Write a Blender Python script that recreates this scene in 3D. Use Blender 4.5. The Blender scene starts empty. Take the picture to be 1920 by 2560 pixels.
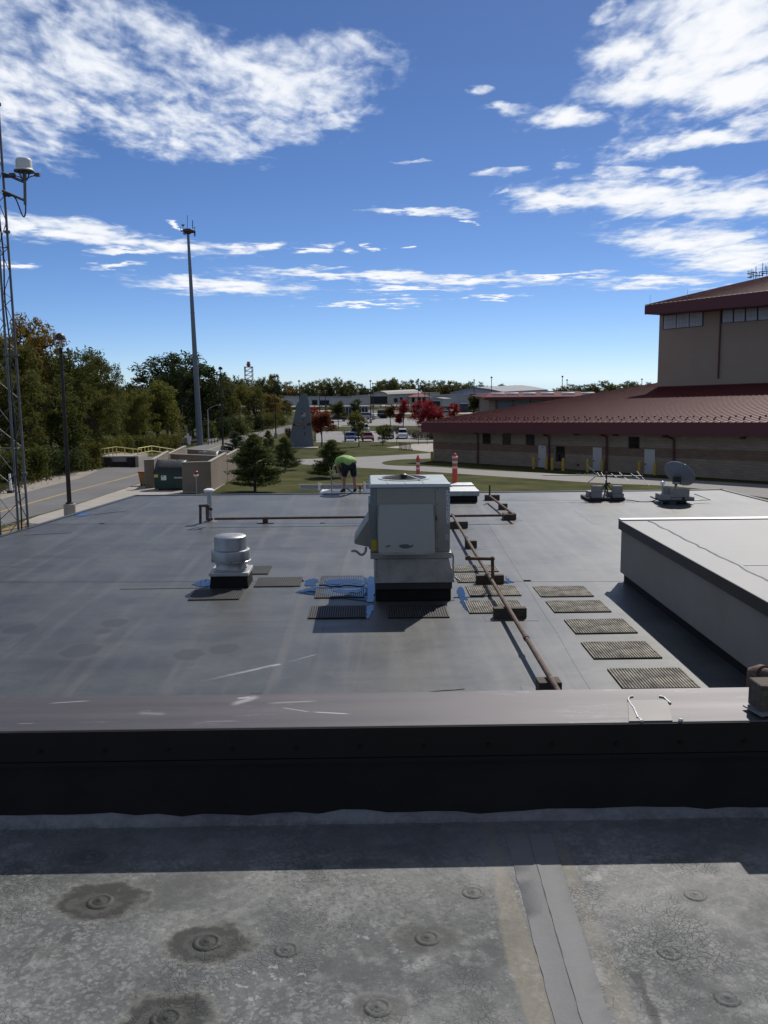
import bpy, bmesh, math, random
import numpy as np
from mathutils import Vector, Matrix
R = math.radians
SC = bpy.context.scene
COL = SC.collection
random.seed(7)

# ------------------------------------------------------------------ camera
FPX = 2300.0                      # focal length in pixels of a 1920 x 2560 frame
PITCH = math.atan(330.0/FPX); YAW = math.atan(40.0/FPX); ROLL = 0.008
EYE = Vector((0.0, 0.0, 3.7))     # z = 0 is the lower roof
_F = Vector((math.sin(YAW)*math.cos(PITCH), math.cos(YAW)*math.cos(PITCH), -math.sin(PITCH)))
_R0 = Vector((math.cos(YAW), -math.sin(YAW), 0)); _U0 = _R0.cross(_F)
_R = _R0*math.cos(ROLL) - _U0*math.sin(ROLL)
_U = _R0*math.sin(ROLL) + _U0*math.cos(ROLL)
cam = bpy.data.objects.new('camera', bpy.data.cameras.new('camera')); COL.objects.link(cam)
cam.data.sensor_fit = 'VERTICAL'; cam.data.sensor_height = 24.0
cam.data.lens = 24.0*FPX/2560.0
cam.data.clip_start = 0.05; cam.data.clip_end = 6000
M = Matrix((_R, _U, -_F)).transposed().to_4x4(); M.translation = EYE
cam.matrix_world = M
SC.camera = cam

def ray(px, py):
    return (_F + _R*((px-960.0)/FPX) - _U*((py-1280.0)/FPX)).normalized()

# ------------------------------------------------------------------ light
SUN_AZ, SUN_EL = R(25), R(43.5)
SUN_DIR = Vector((math.sin(SUN_AZ)*math.cos(SUN_EL), math.cos(SUN_AZ)*math.cos(SUN_EL), math.sin(SUN_EL)))
SC.view_settings.view_transform = 'Standard'; SC.view_settings.look = 'None'
SC.view_settings.gamma = 1.0; SC.view_settings.use_curve_mapping = False
SC.view_settings.exposure = 0.0
sun = bpy.data.objects.new('sun', bpy.data.lights.new('sun', 'SUN')); COL.objects.link(sun)
sun.data.energy = 4.2; sun.data.angle = R(0.5); sun.data.color = (1.0, 0.955, 0.89)
sun.rotation_euler = SUN_DIR.to_track_quat('Z', 'Y').to_euler()
sun.location = (20, 40, 60)

world = bpy.data.worlds.new('World'); SC.world = world; world.use_nodes = True
def build_world():
    nt = world.node_tree; N = nt.nodes; L = nt.links; N.clear()
    out = N.new('ShaderNodeOutputWorld'); bg = N.new('ShaderNodeBackground'); L.new(bg.outputs[0], out.inputs[0])
    bg.inputs['Strength'].default_value = 0.0985
    sky = N.new('ShaderNodeTexSky'); sky.sky_type = 'NISHITA'; sky.sun_disc = False
    sky.sun_elevation = SUN_EL; sky.sun_rotation = SUN_AZ
    sky.altitude = 250; sky.air_density = 0.5; sky.dust_density = 0.12; sky.ozone_density = 6.0
    tc = N.new('ShaderNodeTexCoord')
    sep = N.new('ShaderNodeSeparateXYZ'); L.new(tc.outputs['Generated'], sep.inputs[0])
    def m(op, a, b=None, c=None, clamp=False):
        n = N.new('ShaderNodeMath'); n.operation = op; n.use_clamp = clamp
        for i, x in enumerate((a, b, c)):
            if x is None: continue
            if isinstance(x, (int, float)): n.inputs[i].default_value = x
            else: L.new(x, n.inputs[i])
        return n.outputs[0]
    X, Y, Z = sep.outputs
    az = m('ARCTAN2', X, Y); el = m('ARCSINE', Z)
    ang = N.new('ShaderNodeCombineXYZ'); L.new(az, ang.inputs[0]); L.new(el, ang.inputs[1])
    zc = m('MAXIMUM', m('ADD', Z, 0.03), 0.02)
    pl = N.new('ShaderNodeCombineXYZ'); L.new(m('DIVIDE', X, zc), pl.inputs[0]); L.new(m('DIVIDE', Y, zc), pl.inputs[1])
    def noise(vec, scale, detail, rough, sx=1, sy=1, rot=0.0, dist=0.0):
        mp = N.new('ShaderNodeMapping'); L.new(vec, mp.inputs[0]); mp.inputs['Scale'].default_value = (sx, sy, 1); mp.inputs['Rotation'].default_value = (0, 0, rot)
        n = N.new('ShaderNodeTexNoise'); L.new(mp.outputs[0], n.inputs['Vector']); n.inputs['Scale'].default_value = scale
        n.inputs['Detail'].default_value = detail; n.inputs['Roughness'].default_value = rough; n.inputs['Distortion'].default_value = dist
        return n.outputs['Fac']
    P = pl.outputs[0]
    nA = noise(P, 2.3, 3.0, 0.55)
    nB = noise(P, 7.0, 4.0, 0.53, 1.0, 0.5, 0.75, 0.7)
    # clouds: (px, py, half width, half height, tilt in degrees, softness) measured as angles
    blobs = [(210,130,330,150,8),(470,225,360,120,4),(720,190,230,95,-6),(470,355,190,50,3),(70,250,150,140,0),(820,300,120,30,-12),(150,30,260,70,12),(640,320,230,50,-4),
             (1800,80,300,170,-8),(1650,215,230,55,-4),(1850,220,200,70,0),(1560,130,130,50,-20),(1400,292,115,34,0),(1290,280,60,20,0),
             (1720,352,220,26,-6),(1890,305,90,18,-8),(1250,436,65,13,-4),(1210,228,30,14,0),(1520,26,60,22,-8),(1420,418,60,12,0),
             (1590,488,310,46,3),(1840,505,220,52,0),(1400,500,130,24,0),(1560,428,70,22,0),(1670,438,70,14,0),(1740,610,215,52,8),(1850,650,170,42,0),
             (1640,706,190,16,1),(190,578,200,32,5),(400,610,220,22,4),(560,620,90,16,2),(660,618,60,14,-4),(20,560,70,30,0),(40,665,50,9,0),(335,632,110,8,2),
             (560,714,250,24,2),(900,690,360,15,2),(1180,700,230,16,1),(1380,690,140,8,0),(1010,722,150,10,0),(930,758,170,8,-2),(1250,742,90,5,-2),
             (1050,531,120,8,2),(765,622,28,12,-5),(835,616,34,9,0),(935,616,22,6,0),(1015,621,20,5,0),(1170,546,20,5,0),(285,662,70,6,0),(435,562,30,8,10),
             (1030,405,30,7,0),(1265,478,24,10,-6)]
    wn = N.new('ShaderNodeTexNoise'); wn.inputs['Scale'].default_value = 3.2; wn.inputs['Detail'].default_value = 4; wn.inputs['Roughness'].default_value = 0.6; L.new(P, wn.inputs['Vector'])
    w1 = N.new('ShaderNodeVectorMath'); w1.operation = 'SUBTRACT'; L.new(wn.outputs['Color'], w1.inputs[0]); w1.inputs[1].default_value = (.5, .5, .5)
    w2 = N.new('ShaderNodeVectorMath'); w2.operation = 'MULTIPLY'; L.new(w1.outputs[0], w2.inputs[0]); w2.inputs[1].default_value = (.10, .028, 0)
    w3 = N.new('ShaderNodeVectorMath'); w3.operation = 'ADD'; L.new(ang.outputs[0], w3.inputs[0]); L.new(w2.outputs[0], w3.inputs[1])
    dist = distB = None
    for (px, py, hw, hh, t) in blobs:
        d = ray(px, py); a0 = math.atan2(d.x, d.y); e0 = math.asin(d.z)
        mp = N.new('ShaderNodeMapping'); mp.vector_type = 'TEXTURE'; L.new(w3.outputs[0], mp.inputs[0])
        mp.inputs['Location'].default_value = (a0, e0, 0); mp.inputs['Rotation'].default_value = (0, 0, R(-t))
        mp.inputs['Scale'].default_value = (hw/FPX/math.cos(e0), hh/FPX, 1)
        ln = N.new('ShaderNodeVectorMath'); ln.operation = 'LENGTH'; L.new(mp.outputs[0], ln.inputs[0])
        o = ln.outputs['Value']
        thick = (px > 1280 and py > 40 and hw > 100) or py > 480
        if thick: distB = o if distB is None else m('MINIMUM', distB, o)
        else: dist = o if dist is None else m('MINIMUM', dist, o)
    def cl(d_, top): return m('MINIMUM', m('SUBTRACT', 1.0, d_), top)
    inside = m('MAXIMUM', cl(dist, 0.38), cl(distB, 1.0))
    # the rest of the sky, outside the part in view, carries the same scattered cloud
    az_out = m('SUBTRACT', m('ABSOLUTE', az), 0.52); el_out = m('SUBTRACT', el, 0.44)
    outw = m('MULTIPLY', m('MAXIMUM', az_out, el_out), 6.0, clamp=True)
    rest = m('SUBTRACT', m('MULTIPLY', m('SUBTRACT', nA, 0.5), 5.0), m('MULTIPLY', m('SUBTRACT', 1.0, outw), 9.0))
    inside = m('MAXIMUM', m('MAXIMUM', inside, rest), -2.5)
    nC = noise(P, 24.0, 3.0, 0.55, 1.0, 0.5, -0.5)
    lowf = m('MULTIPLY', m('SUBTRACT', el, 0.06), 5.5, clamp=True)
    nz = m('ADD', m('MULTIPLY', m('SUBTRACT', nB, 0.5), m('ADD', 1.5, m('MULTIPLY', lowf, 1.0))), m('ADD', m('MULTIPLY', m('SUBTRACT', nA, 0.5), 1.2), m('MULTIPLY', m('MULTIPLY', m('SUBTRACT', nC, 0.5), 1.2), lowf)))
    dens = m('ADD', m('MULTIPLY', inside, 1.7), m('ADD', nz, -0.05))
    mr = N.new('ShaderNodeMapRange'); mr.interpolation_type = 'SMOOTHSTEP'; L.new(dens, mr.inputs[0])
    mr.inputs[1].default_value = -0.2; mr.inputs[2].default_value = 1.2; mr.inputs[3].default_value = 0; mr.inputs[4].default_value = 0.97
    # nothing below the horizon
    fac = m('MULTIPLY', mr.outputs[0], m('MULTIPLY', m('SUBTRACT', el, 0.02), 25.0, clamp=True))
    cc = N.new('ShaderNodeValToRGB'); L.new(m('MULTIPLY', dens, 0.5), cc.inputs[0])
    e = cc.color_ramp.elements; e[0].position = 0.1; e[0].color = (6.8, 7.7, 9.3, 1); e[1].position = 0.75; e[1].color = (10.0, 10.1, 10.3, 1)
    mix = N.new('ShaderNodeMix'); mix.data_type = 'RGBA'; L.new(fac, mix.inputs[0]); hs = N.new('ShaderNodeHueSaturation'); hs.inputs['Saturation'].default_value = 1.06; hs.inputs['Hue'].default_value = 0.503; L.new(sky.outputs[0], hs.inputs['Color']); L.new(hs.outputs[0], mix.inputs[6]); L.new(cc.outputs[0], mix.inputs[7])
    L.new(mix.outputs[2], bg.inputs['Color'])
build_world()
world.cycles.sampling_method = 'MANUAL'; world.cycles.sample_map_resolution = 512

# ------------------------------------------------------------------ terrain and unprojection
def G(y):
    if y < 48: return -3.2
    if y < 155: return -3.2 - 0.029*(y-48)
    return -3.2 - 0.029*107
def W(px, py, z=0.0):
    d = ray(px, py); t = (z-EYE.z)/d.z
    return EYE + d*t
def D(px, py, y):
    d = ray(px, py); return EYE + d*((y-EYE.y)/d.y)
def GP(px, py, h=0.0):
    """point at height h above the ground seen at a photo pixel"""
    d = ray(px, py)
    for y0, y1 in ((0, 48), (48, 155), (155, 1e9)):
        z0 = G(y0 if y0 < 155 else 200); sl = -0.029 if y0 == 48 else 0.0
        # EYE.z + d.z t = z0 + h + sl*(d.y t - y0)
        t = (z0 + h - sl*y0 - EYE.z)/(d.z - sl*d.y)
        if t > 0 and y0 - 1e-6 <= d.y*t <= y1: return EYE + d*t
    return EYE + d*((700.0)/d.y)
def hz(px, py, y):           # height z at depth y
    return D(px, py, y).z

# ------------------------------------------------------------------ objects
def link(o):
    COL.objects.link(o); return o
def tag(o, label=None, cat=None, group=None, kind=None):
    if label: o['label'] = label
    if cat: o['category'] = cat
    if group: o['group'] = group
    if kind: o['kind'] = kind
    return o
def thing(name, label, cat, loc=(0, 0, 0), rz=0.0, group=None):
    o = bpy.data.objects.new(name, None); o.empty_display_size = 0.2
    o.location = loc; o.rotation_euler = (0, 0, rz)
    return tag(link(o), label, cat, group)
def copy_thing(src, loc, rz=0.0, label=None, group=None, scale=None):
    c = src.copy(); link(c); c.location = loc; c.rotation_euler = (0, 0, rz)
    if scale: c.scale = scale
    if label: c['label'] = label
    if group: c['group'] = group
    for ch in src.children:
        k = ch.copy(); link(k); k.parent = c
        for g in ch.children:
            q = g.copy(); link(q); q.parent = k
    return c
def add(name, mesh, parent=None, loc=None, rot=None, mat=None, scale=None):
    o = bpy.data.objects.new(name, mesh); link(o)
    if parent: o.parent = parent
    if loc is not None: o.location = loc
    if rot is not None: o.rotation_euler = rot
    if scale is not None: o.scale = scale
    if mat is not None:
        o.material_slots[0].link = 'OBJECT'; o.material_slots[0].material = mat
    return o

class MB:
    def __init__(s): s.v = []; s.f = []; s.mi = []; s.cur = 0
    def add(s, vs, fs):
        n = len(s.v); s.v += [tuple(p) for p in vs]
        for f in fs: s.f.append([i+n for i in f]); s.mi.append(s.cur)
        return s
    def quad(s, a, b, c, d): return s.add((a, b, c, d), ((0, 1, 2, 3),))
    def poly(s, pts): return s.add(pts, (tuple(range(len(pts))),))
    def hexa(s, p):   # 8 points: bottom loop ccw, top loop ccw
        return s.add(p, ((3, 2, 1, 0), (4, 5, 6, 7), (0, 1, 5, 4), (1, 2, 6, 5), (2, 3, 7, 6), (3, 0, 4, 7)))
    def box(s, x0, x1, y0, y1, z0, z1):
        return s.hexa(((x0, y0, z0), (x1, y0, z0), (x1, y1, z0), (x0, y1, z0), (x0, y0, z1), (x1, y0, z1), (x1, y1, z1), (x0, y1, z1)))
    def cbox(s, c, d, rz=0.0, tilt=None):
        m = Matrix.Rotation(rz, 3, 'Z')
        if tilt is not None: m = m @ tilt
        c = Vector(c); h = [x/2 for x in d]
        P = [c + m @ Vector((sx*h[0], sy*h[1], sz*h[2])) for sz in (-1, 1) for sx, sy in ((-1, -1), (1, -1), (1, 1), (-1, 1))]
        return s.hexa(P)
    def prism(s, poly, z0, z1):
        n = len(poly); b = [(p[0], p[1], z0) for p in poly]; t = [(p[0], p[1], z1) for p in poly]
        f = [tuple(range(n-1, -1, -1)), tuple(range(n, 2*n))] + [(i, (i+1) % n, n+(i+1) % n, n+i) for i in range(n)]
        return s.add(b+t, f)
    def slab(s, quad, thick):   # quad of 4 points extruded along its inward normal
        q = [Vector(p) for p in quad]; n = (q[1]-q[0]).cross(q[3]-q[0]).normalized()
        b = [p - n*thick for p in q]
        return s.hexa(b+q)
    def tube(s, pts, r, n=8, cap=True):
        pts = [Vector(p) for p in pts]; k = len(pts)
        rs = r if isinstance(r, (list, tuple)) else [r]*k
        vs = []; prev = None
        for i, p in enumerate(pts):
            t = (pts[min(i+1, k-1)] - pts[max(i-1, 0)])
            if t.length < 1e-9: t = Vector((0, 0, 1))
            t.normalize()
            if prev is None:
                a = t.cross(Vector((0, 0, 1)) if abs(t.z) < 0.9 else Vector((1, 0, 0))).normalized()
            else:
                a = prev - t*prev.dot(t)
                a = a.normalized() if a.length > 1e-6 else t.orthogonal().normalized()
            prev = a; b = t.cross(a)
            for j in range(n):
                th = 2*math.pi*j/n
                vs.append(p + (a*math.cos(th) + b*math.sin(th))*rs[i])
        fs = [(i*n+j, i*n+(j+1) % n, (i+1)*n+(j+1) % n, (i+1)*n+j) for i in range(k-1) for j in range(n)]
        if cap: fs += [tuple(range(n-1, -1, -1)), tuple(range((k-1)*n, k*n))]
        return s.add(vs, fs)
    def bar(s, p, q, r=0.02, n=4): return s.tube((p, q), r, n)
    def lathe(s, prof, n=24, c=(0, 0, 0), mat3=None, cap=True):
        c = Vector(c); vs = []
        for (r, z) in prof:
            for j in range(n):
                th = 2*math.pi*j/n; v = Vector((r*math.cos(th), r*math.sin(th), z))
                vs.append(c + (mat3 @ v if mat3 is not None else v))
        k = len(prof)
        fs = [(i*n+j, i*n+(j+1) % n, (i+1)*n+(j+1) % n, (i+1)*n+j) for i in range(k-1) for j in range(n)]
        if cap: fs += [tuple(range(n-1, -1, -1)), tuple(range((k-1)*n, k*n))]
        return s.add(vs, fs)
    def ball(s, c, r, n=10, m=6, sz=1.0):
        prof = [(max(r*math.sin(math.pi*i/m), 1e-4), -r*sz*math.cos(math.pi*i/m)) for i in range(m+1)]
        return s.lathe(prof, n, c, cap=False)
    def mesh(s, name, mats, off=None, angle=40):
        me = bpy.data.meshes.new(name)
        v = s.v if off is None else [(p[0]-off[0], p[1]-off[1], p[2]-off[2]) for p in s.v]
        me.from_pydata(v, [], s.f)
        for m in (mats if isinstance(mats, (list, tuple)) else [mats]): me.materials.append(m)
        if any(s.mi): me.polygons.foreach_set('material_index', s.mi)
        if angle:
            me.polygons.foreach_set('use_smooth', [True]*len(me.polygons)); me.set_sharp_from_angle(angle=R(angle))
        me.update(); return me
    def build(s, name, mats, parent=None, world=False, angle=40, bevel=None):
        off = parent.matrix_basis.translation if (world and parent) else None
        if world and parent and parent.parent: off = off + parent.parent.matrix_basis.translation
        o = add(name, s.mesh(name, mats, off, angle), parent)
        if bevel:
            b = o.modifiers.new('bevel', 'BEVEL'); b.width = bevel; b.segments = 2; b.limit_method = 'ANGLE'; b.angle_limit = R(50)
        return o

# ------------------------------------------------------------------ materials
MAT = {}
def mat(name, col, rough=0.7, metal=0.0, var=0.0, scale=3.0, bump=0.0, bscale=20.0, spec=0.5, stretch=None, col2=None, coord='Object', emit=None, alpha=None, trans=None):
    if name in MAT: return MAT[name]
    m = bpy.data.materials.new(name); m.use_nodes = True; nt = m.node_tree; N = nt.nodes; L = nt.links
    b = N['Principled BSDF']; b.inputs['Roughness'].default_value = rough; b.inputs['Metallic'].default_value = metal
    b.inputs['Specular IOR Level'].default_value = spec
    b.inputs['Base Color'].default_value = (*col, 1)
    if var or bump:
        tc = N.new('ShaderNodeTexCoord'); mp = N.new('ShaderNodeMapping'); L.new(tc.outputs[coord], mp.inputs[0])
        if stretch: mp.inputs['Scale'].default_value = stretch
    if var:
        n = N.new('ShaderNodeTexNoise'); n.inputs['Scale'].default_value = scale; n.inputs['Detail'].default_value = 6; n.inputs['Roughness'].default_value = 0.65
        L.new(mp.outputs[0], n.inputs['Vector'])
        cr = N.new('ShaderNodeValToRGB'); L.new(n.outputs['Fac'], cr.inputs[0])
        lo = tuple(c*(1-var) for c in col); hi = col2 if col2 else tuple(min(1, c*(1+var)) for c in col)
        cr.color_ramp.elements[0].position = 0.3; cr.color_ramp.elements[0].color = (*lo, 1)
        cr.color_ramp.elements[1].position = 0.7; cr.color_ramp.elements[1].color = (*hi, 1)
        L.new(cr.outputs[0], b.inputs['Base Color'])
        rr = N.new('ShaderNodeMapRange'); rr.inputs[3].default_value = max(0, rough-0.1); rr.inputs[4].default_value = min(1, rough+0.1)
        L.new(n.outputs['Fac'], rr.inputs[0]); L.new(rr.outputs[0], b.inputs['Roughness'])
    if bump:
        n2 = N.new('ShaderNodeTexNoise'); n2.inputs['Scale'].default_value = bscale; n2.inputs['Detail'].default_value = 4
        L.new(mp.outputs[0], n2.inputs['Vector'])
        bp = N.new('ShaderNodeBump'); bp.inputs['Strength'].default_value = bump; bp.inputs['Distance'].default_value = 0.02
        L.new(n2.outputs['Fac'], bp.inputs['Height']); L.new(bp.outputs[0], b.inputs['Normal'])
    if emit: b.inputs['Emission Color'].default_value = (*col, 1); b.inputs['Emission Strength'].default_value = emit
    if alpha is not None: b.inputs['Alpha'].default_value = alpha
    MAT[name] = m; return m

def leafmat(name, col, col2, tr=0.3):
    m = bpy.data.materials.new(name); m.use_nodes = True; nt = m.node_tree; N = nt.nodes; L = nt.links
    b = N['Principled BSDF']; b.inputs['Roughness'].default_value = 0.75; b.inputs['Specular IOR Level'].default_value = 0.12
    g = N.new('ShaderNodeNewGeometry'); oi = N.new('ShaderNodeObjectInfo')
    tc = N.new('ShaderNodeTexCoord'); n = N.new('ShaderNodeTexNoise'); n.inputs['Scale'].default_value = 4.0; n.inputs['Detail'].default_value = 2
    va = N.new('ShaderNodeVectorMath'); va.operation = 'ADD'; L.new(tc.outputs['Object'], va.inputs[0]); L.new(oi.outputs['Random'], va.inputs[1]); L.new(va.outputs[0], n.inputs['Vector'])
    ad = N.new('ShaderNodeMath'); ad.operation = 'MULTIPLY_ADD'; L.new(g.outputs['Random Per Island'], ad.inputs[0]); ad.inputs[1].default_value = 0.5
    sc = N.new('ShaderNodeMapRange'); L.new(n.outputs['Fac'], sc.inputs[0]); sc.inputs[1].default_value = 0.35; sc.inputs[2].default_value = 0.65; sc.inputs[4].default_value = 0.5
    L.new(sc.outputs[0], ad.inputs[2])
    mx = N.new('ShaderNodeMix'); mx.data_type = 'RGBA'; L.new(ad.outputs[0], mx.inputs[0]); mx.inputs[6].default_value = (*col, 1); mx.inputs[7].default_value = (*col2, 1)
    L.new(mx.outputs[2], b.inputs['Base Color'])
    t = N.new('ShaderNodeBsdfTranslucent'); L.new(mx.outputs[2], t.inputs['Color'])
    ms = N.new('ShaderNodeMixShader'); ms.inputs[0].default_value = tr; L.new(b.outputs[0], ms.inputs[1]); L.new(t.outputs[0], ms.inputs[2])
    L.new(ms.outputs[0], N['Material Output'].inputs['Surface'])
    MAT[name] = m; return m

galv = mat('galvanised_steel', (0.40, 0.41, 0.41), 0.55, 0.6, 0.18, 6, 0.05, 30)
alum = mat('spun_aluminium', (0.33, 0.33, 0.325), 0.42, 0.85, 0.16, 4)
rust = mat('rusty_pipe', (0.075, 0.036, 0.022), 0.8, 0.1, 0.55, 9, 0.3, 60, col2=(0.17, 0.105, 0.075))
wood = mat('weathered_wood', (0.055, 0.042, 0.03), 0.85, 0, 0.4, 8, 0.4, 30, stretch=(1, 6, 6), col2=(0.115, 0.09, 0.063))
blackm = mat('black_membrane', (0.0125, 0.0112, 0.0098), 0.75, 0, 0.35, 3, 0.25, 9, spec=0.2)
rubber = mat('pad_rubber', (0.016, 0.016, 0.016), 0.8, spec=0.2)
ribm = mat('worn_rubber_rib', (0.12, 0.115, 0.105), 0.85, 0, 0.65, 4, 0.0, 40, spec=0.2, col2=(0.46, 0.42, 0.34))
wet_shaded_rib = mat('wet_shaded_rubber_rib', (0.030, 0.029, 0.028), 0.6, 0, 0.4, 4, spec=0.3, col2=(0.06, 0.058, 0.054))  # dark wet ribs; the tone also paints in shade on pads by the unit
cmu = mat('concrete_block', (0.27, 0.25, 0.225), 0.9, 0, 0.2, 6, 0.5, 60)
concrete = mat('concrete', (0.30, 0.27, 0.23), 0.9, 0, 0.18, 0.6, 0.15, 12)
asphalt = mat('asphalt', (0.115, 0.11, 0.107), 0.9, 0, 0.22, 0.25, 0.2, 30)
lotasph = mat('parking_asphalt', (0.20, 0.19, 0.18), 0.9, 0, 0.18, 0.15, 0.1, 30)
grassm = mat('lawn', (0.038, 0.048, 0.012), 1.0, 0, 0.4, 0.35, 0.8, 6, spec=0.05, col2=(0.088, 0.085, 0.028))
drygrass = mat('dry_grass', (0.20, 0.15, 0.08), 1.0, 0, 0.4, 0.8, 0.5, 8, spec=0.1)
yellowp = mat('yellow_paint', (0.45, 0.28, 0.025), 0.55, 0, 0.1, 4)
blackp = mat('black_paint', (0.012, 0.011, 0.011), 0.45)
darkbr = mat('dark_bronze', (0.022, 0.016, 0.013), 0.5, 0.2)
whitep = mat('white_paint', (0.78, 0.78, 0.77), 0.4, 0, 0.04, 3)
glassd = mat('dark_glass', (0.008, 0.009, 0.011), 0.12, 0, spec=0.35)
bark = mat('bark', (0.07, 0.055, 0.042), 0.95, 0, 0.35, 6, 0.6, 25)
redroof = mat('red_metal_roof', (0.135, 0.034, 0.033), 0.55, 0.0, 0.12, 0.6, spec=0.12)
redtrim = mat('red_trim', (0.10, 0.018, 0.022), 0.5, 0.0, 0.08, 0.5)
tanwall = mat('tan_block_wall', (0.29, 0.22, 0.158), 0.9, 0, 0.10, 0.7, 0.2, 8)
brownband = mat('brown_block_band', (0.20, 0.13, 0.085), 0.9, 0, 0.10, 0.7, 0.2, 8)
doorw = mat('pale_door', (0.48, 0.46, 0.43), 0.5)

def blockwork(m, bw=.8, bh=.4):
    nt = m.node_tree; N = nt.nodes; L = nt.links; b = N['Principled BSDF']
    geo = N.new('ShaderNodeNewGeometry'); sp = N.new('ShaderNodeSeparateXYZ'); L.new(geo.outputs['Position'], sp.inputs[0])
    ad = N.new('ShaderNodeMath'); ad.operation = 'SUBTRACT'; L.new(sp.outputs[0], ad.inputs[0]); L.new(sp.outputs[1], ad.inputs[1])
    cb = N.new('ShaderNodeCombineXYZ'); L.new(ad.outputs[0], cb.inputs[0]); L.new(sp.outputs[2], cb.inputs[1])
    br = N.new('ShaderNodeTexBrick'); L.new(cb.outputs[0], br.inputs['Vector']); br.inputs['Scale'].default_value = 1.0; br.inputs['Brick Width'].default_value = bw; br.inputs['Row Height'].default_value = bh/2; br.inputs['Mortar Size'].default_value = .014; br.inputs['Bias'].default_value = 0
    br.inputs['Color1'].default_value = (.86, .86, .86, 1); br.inputs['Color2'].default_value = (1.08, 1.07, 1.05, 1); br.inputs['Mortar'].default_value = (.72, .72, .72, 1)
    src = b.inputs['Base Color'].links[0].from_socket
    mx = N.new('ShaderNodeMix'); mx.data_type = 'RGBA'; mx.blend_type = 'MULTIPLY'; mx.inputs[0].default_value = 1; L.new(src, mx.inputs[6]); L.new(br.outputs['Color'], mx.inputs[7]); L.new(mx.outputs[2], b.inputs['Base Color'])
for _m in (tanwall, brownband): blockwork(_m)

# ------------------------------------------------------------------ membrane materials
def nodes_for(name):
    m = bpy.data.materials.new(name); m.use_nodes = True; MAT[name] = m
    nt = m.node_tree; N = nt.nodes; L = nt.links
    geo = N.new('ShaderNodeNewGeometry')
    def mapv(sx=1, sy=1, sz=1, rz=0):
        mp = N.new('ShaderNodeMapping'); mp.inputs['Scale'].default_value = (sx, sy, sz); mp.inputs['Rotation'].default_value = (0, 0, rz)
        L.new(geo.outputs['Position'], mp.inputs[0]); return mp.outputs[0]
    def noise(v, s, d=5, r=0.6, dist=0.0):
        n = N.new('ShaderNodeTexNoise'); L.new(v, n.inputs['Vector']); n.inputs['Scale'].default_value = s; n.inputs['Detail'].default_value = d; n.inputs['Roughness'].default_value = r; n.inputs['Distortion'].default_value = dist
        return n.outputs['Fac']
    def m_(op, a, b=None, c=None, clamp=False):
        n = N.new('ShaderNodeMath'); n.operation = op; n.use_clamp = clamp
        for i, x in enumerate((a, b, c)):
            if x is None: continue
            if isinstance(x, (int, float)): n.inputs[i].default_value = x
            else: L.new(x, n.inputs[i])
        return n.outputs[0]
    def step(x, a, b, lo=0.0, hi=1.0):
        n = N.new('ShaderNodeMapRange'); n.interpolation_type = 'SMOOTHSTEP'; L.new(x, n.inputs[0])
        n.inputs[1].default_value = a; n.inputs[2].default_value = b; n.inputs[3].default_value = lo; n.inputs[4].default_value = hi
        return n.outputs[0]
    def mixc(f, a, b, mode='MIX'):
        n = N.new('ShaderNodeMix'); n.data_type = 'RGBA'; n.blend_type = mode
        for i, x in ((0, f), (6, a), (7, b)):
            if isinstance(x, tuple): n.inputs[i].default_value = (*x, 1)
            elif isinstance(x, (int, float)): n.inputs[i].default_value = x
            else: L.new(x, n.inputs[i])
        return n.outputs[2]
    def near(pt, rx, ry=None, warp=None):
        """1 at pt falling to 0 at the ellipse edge, in world metres"""
        ry = ry or rx
        v = N.new('ShaderNodeVectorMath'); v.operation = 'SUBTRACT'; L.new(geo.outputs['Position'], v.inputs[0]); v.inputs[1].default_value = (pt[0], pt[1], pt[2])
        w = N.new('ShaderNodeVectorMath'); w.operation = 'MULTIPLY'; L.new(v.outputs[0], w.inputs[0]); w.inputs[1].default_value = (1/rx, 1/ry, 0)
        l = N.new('ShaderNodeVectorMath'); l.operation = 'LENGTH'; L.new(w.outputs[0], l.inputs[0])
        o = m_('SUBTRACT', 1.0, l.outputs['Value'])
        return o if warp is None else m_('ADD', o, warp)
    sep = N.new('ShaderNodeSeparateXYZ'); L.new(geo.outputs['Position'], sep.inputs[0])
    return m, N, L, N['Principled BSDF'], mapv, noise, m_, step, mixc, near, sep.outputs

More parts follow.
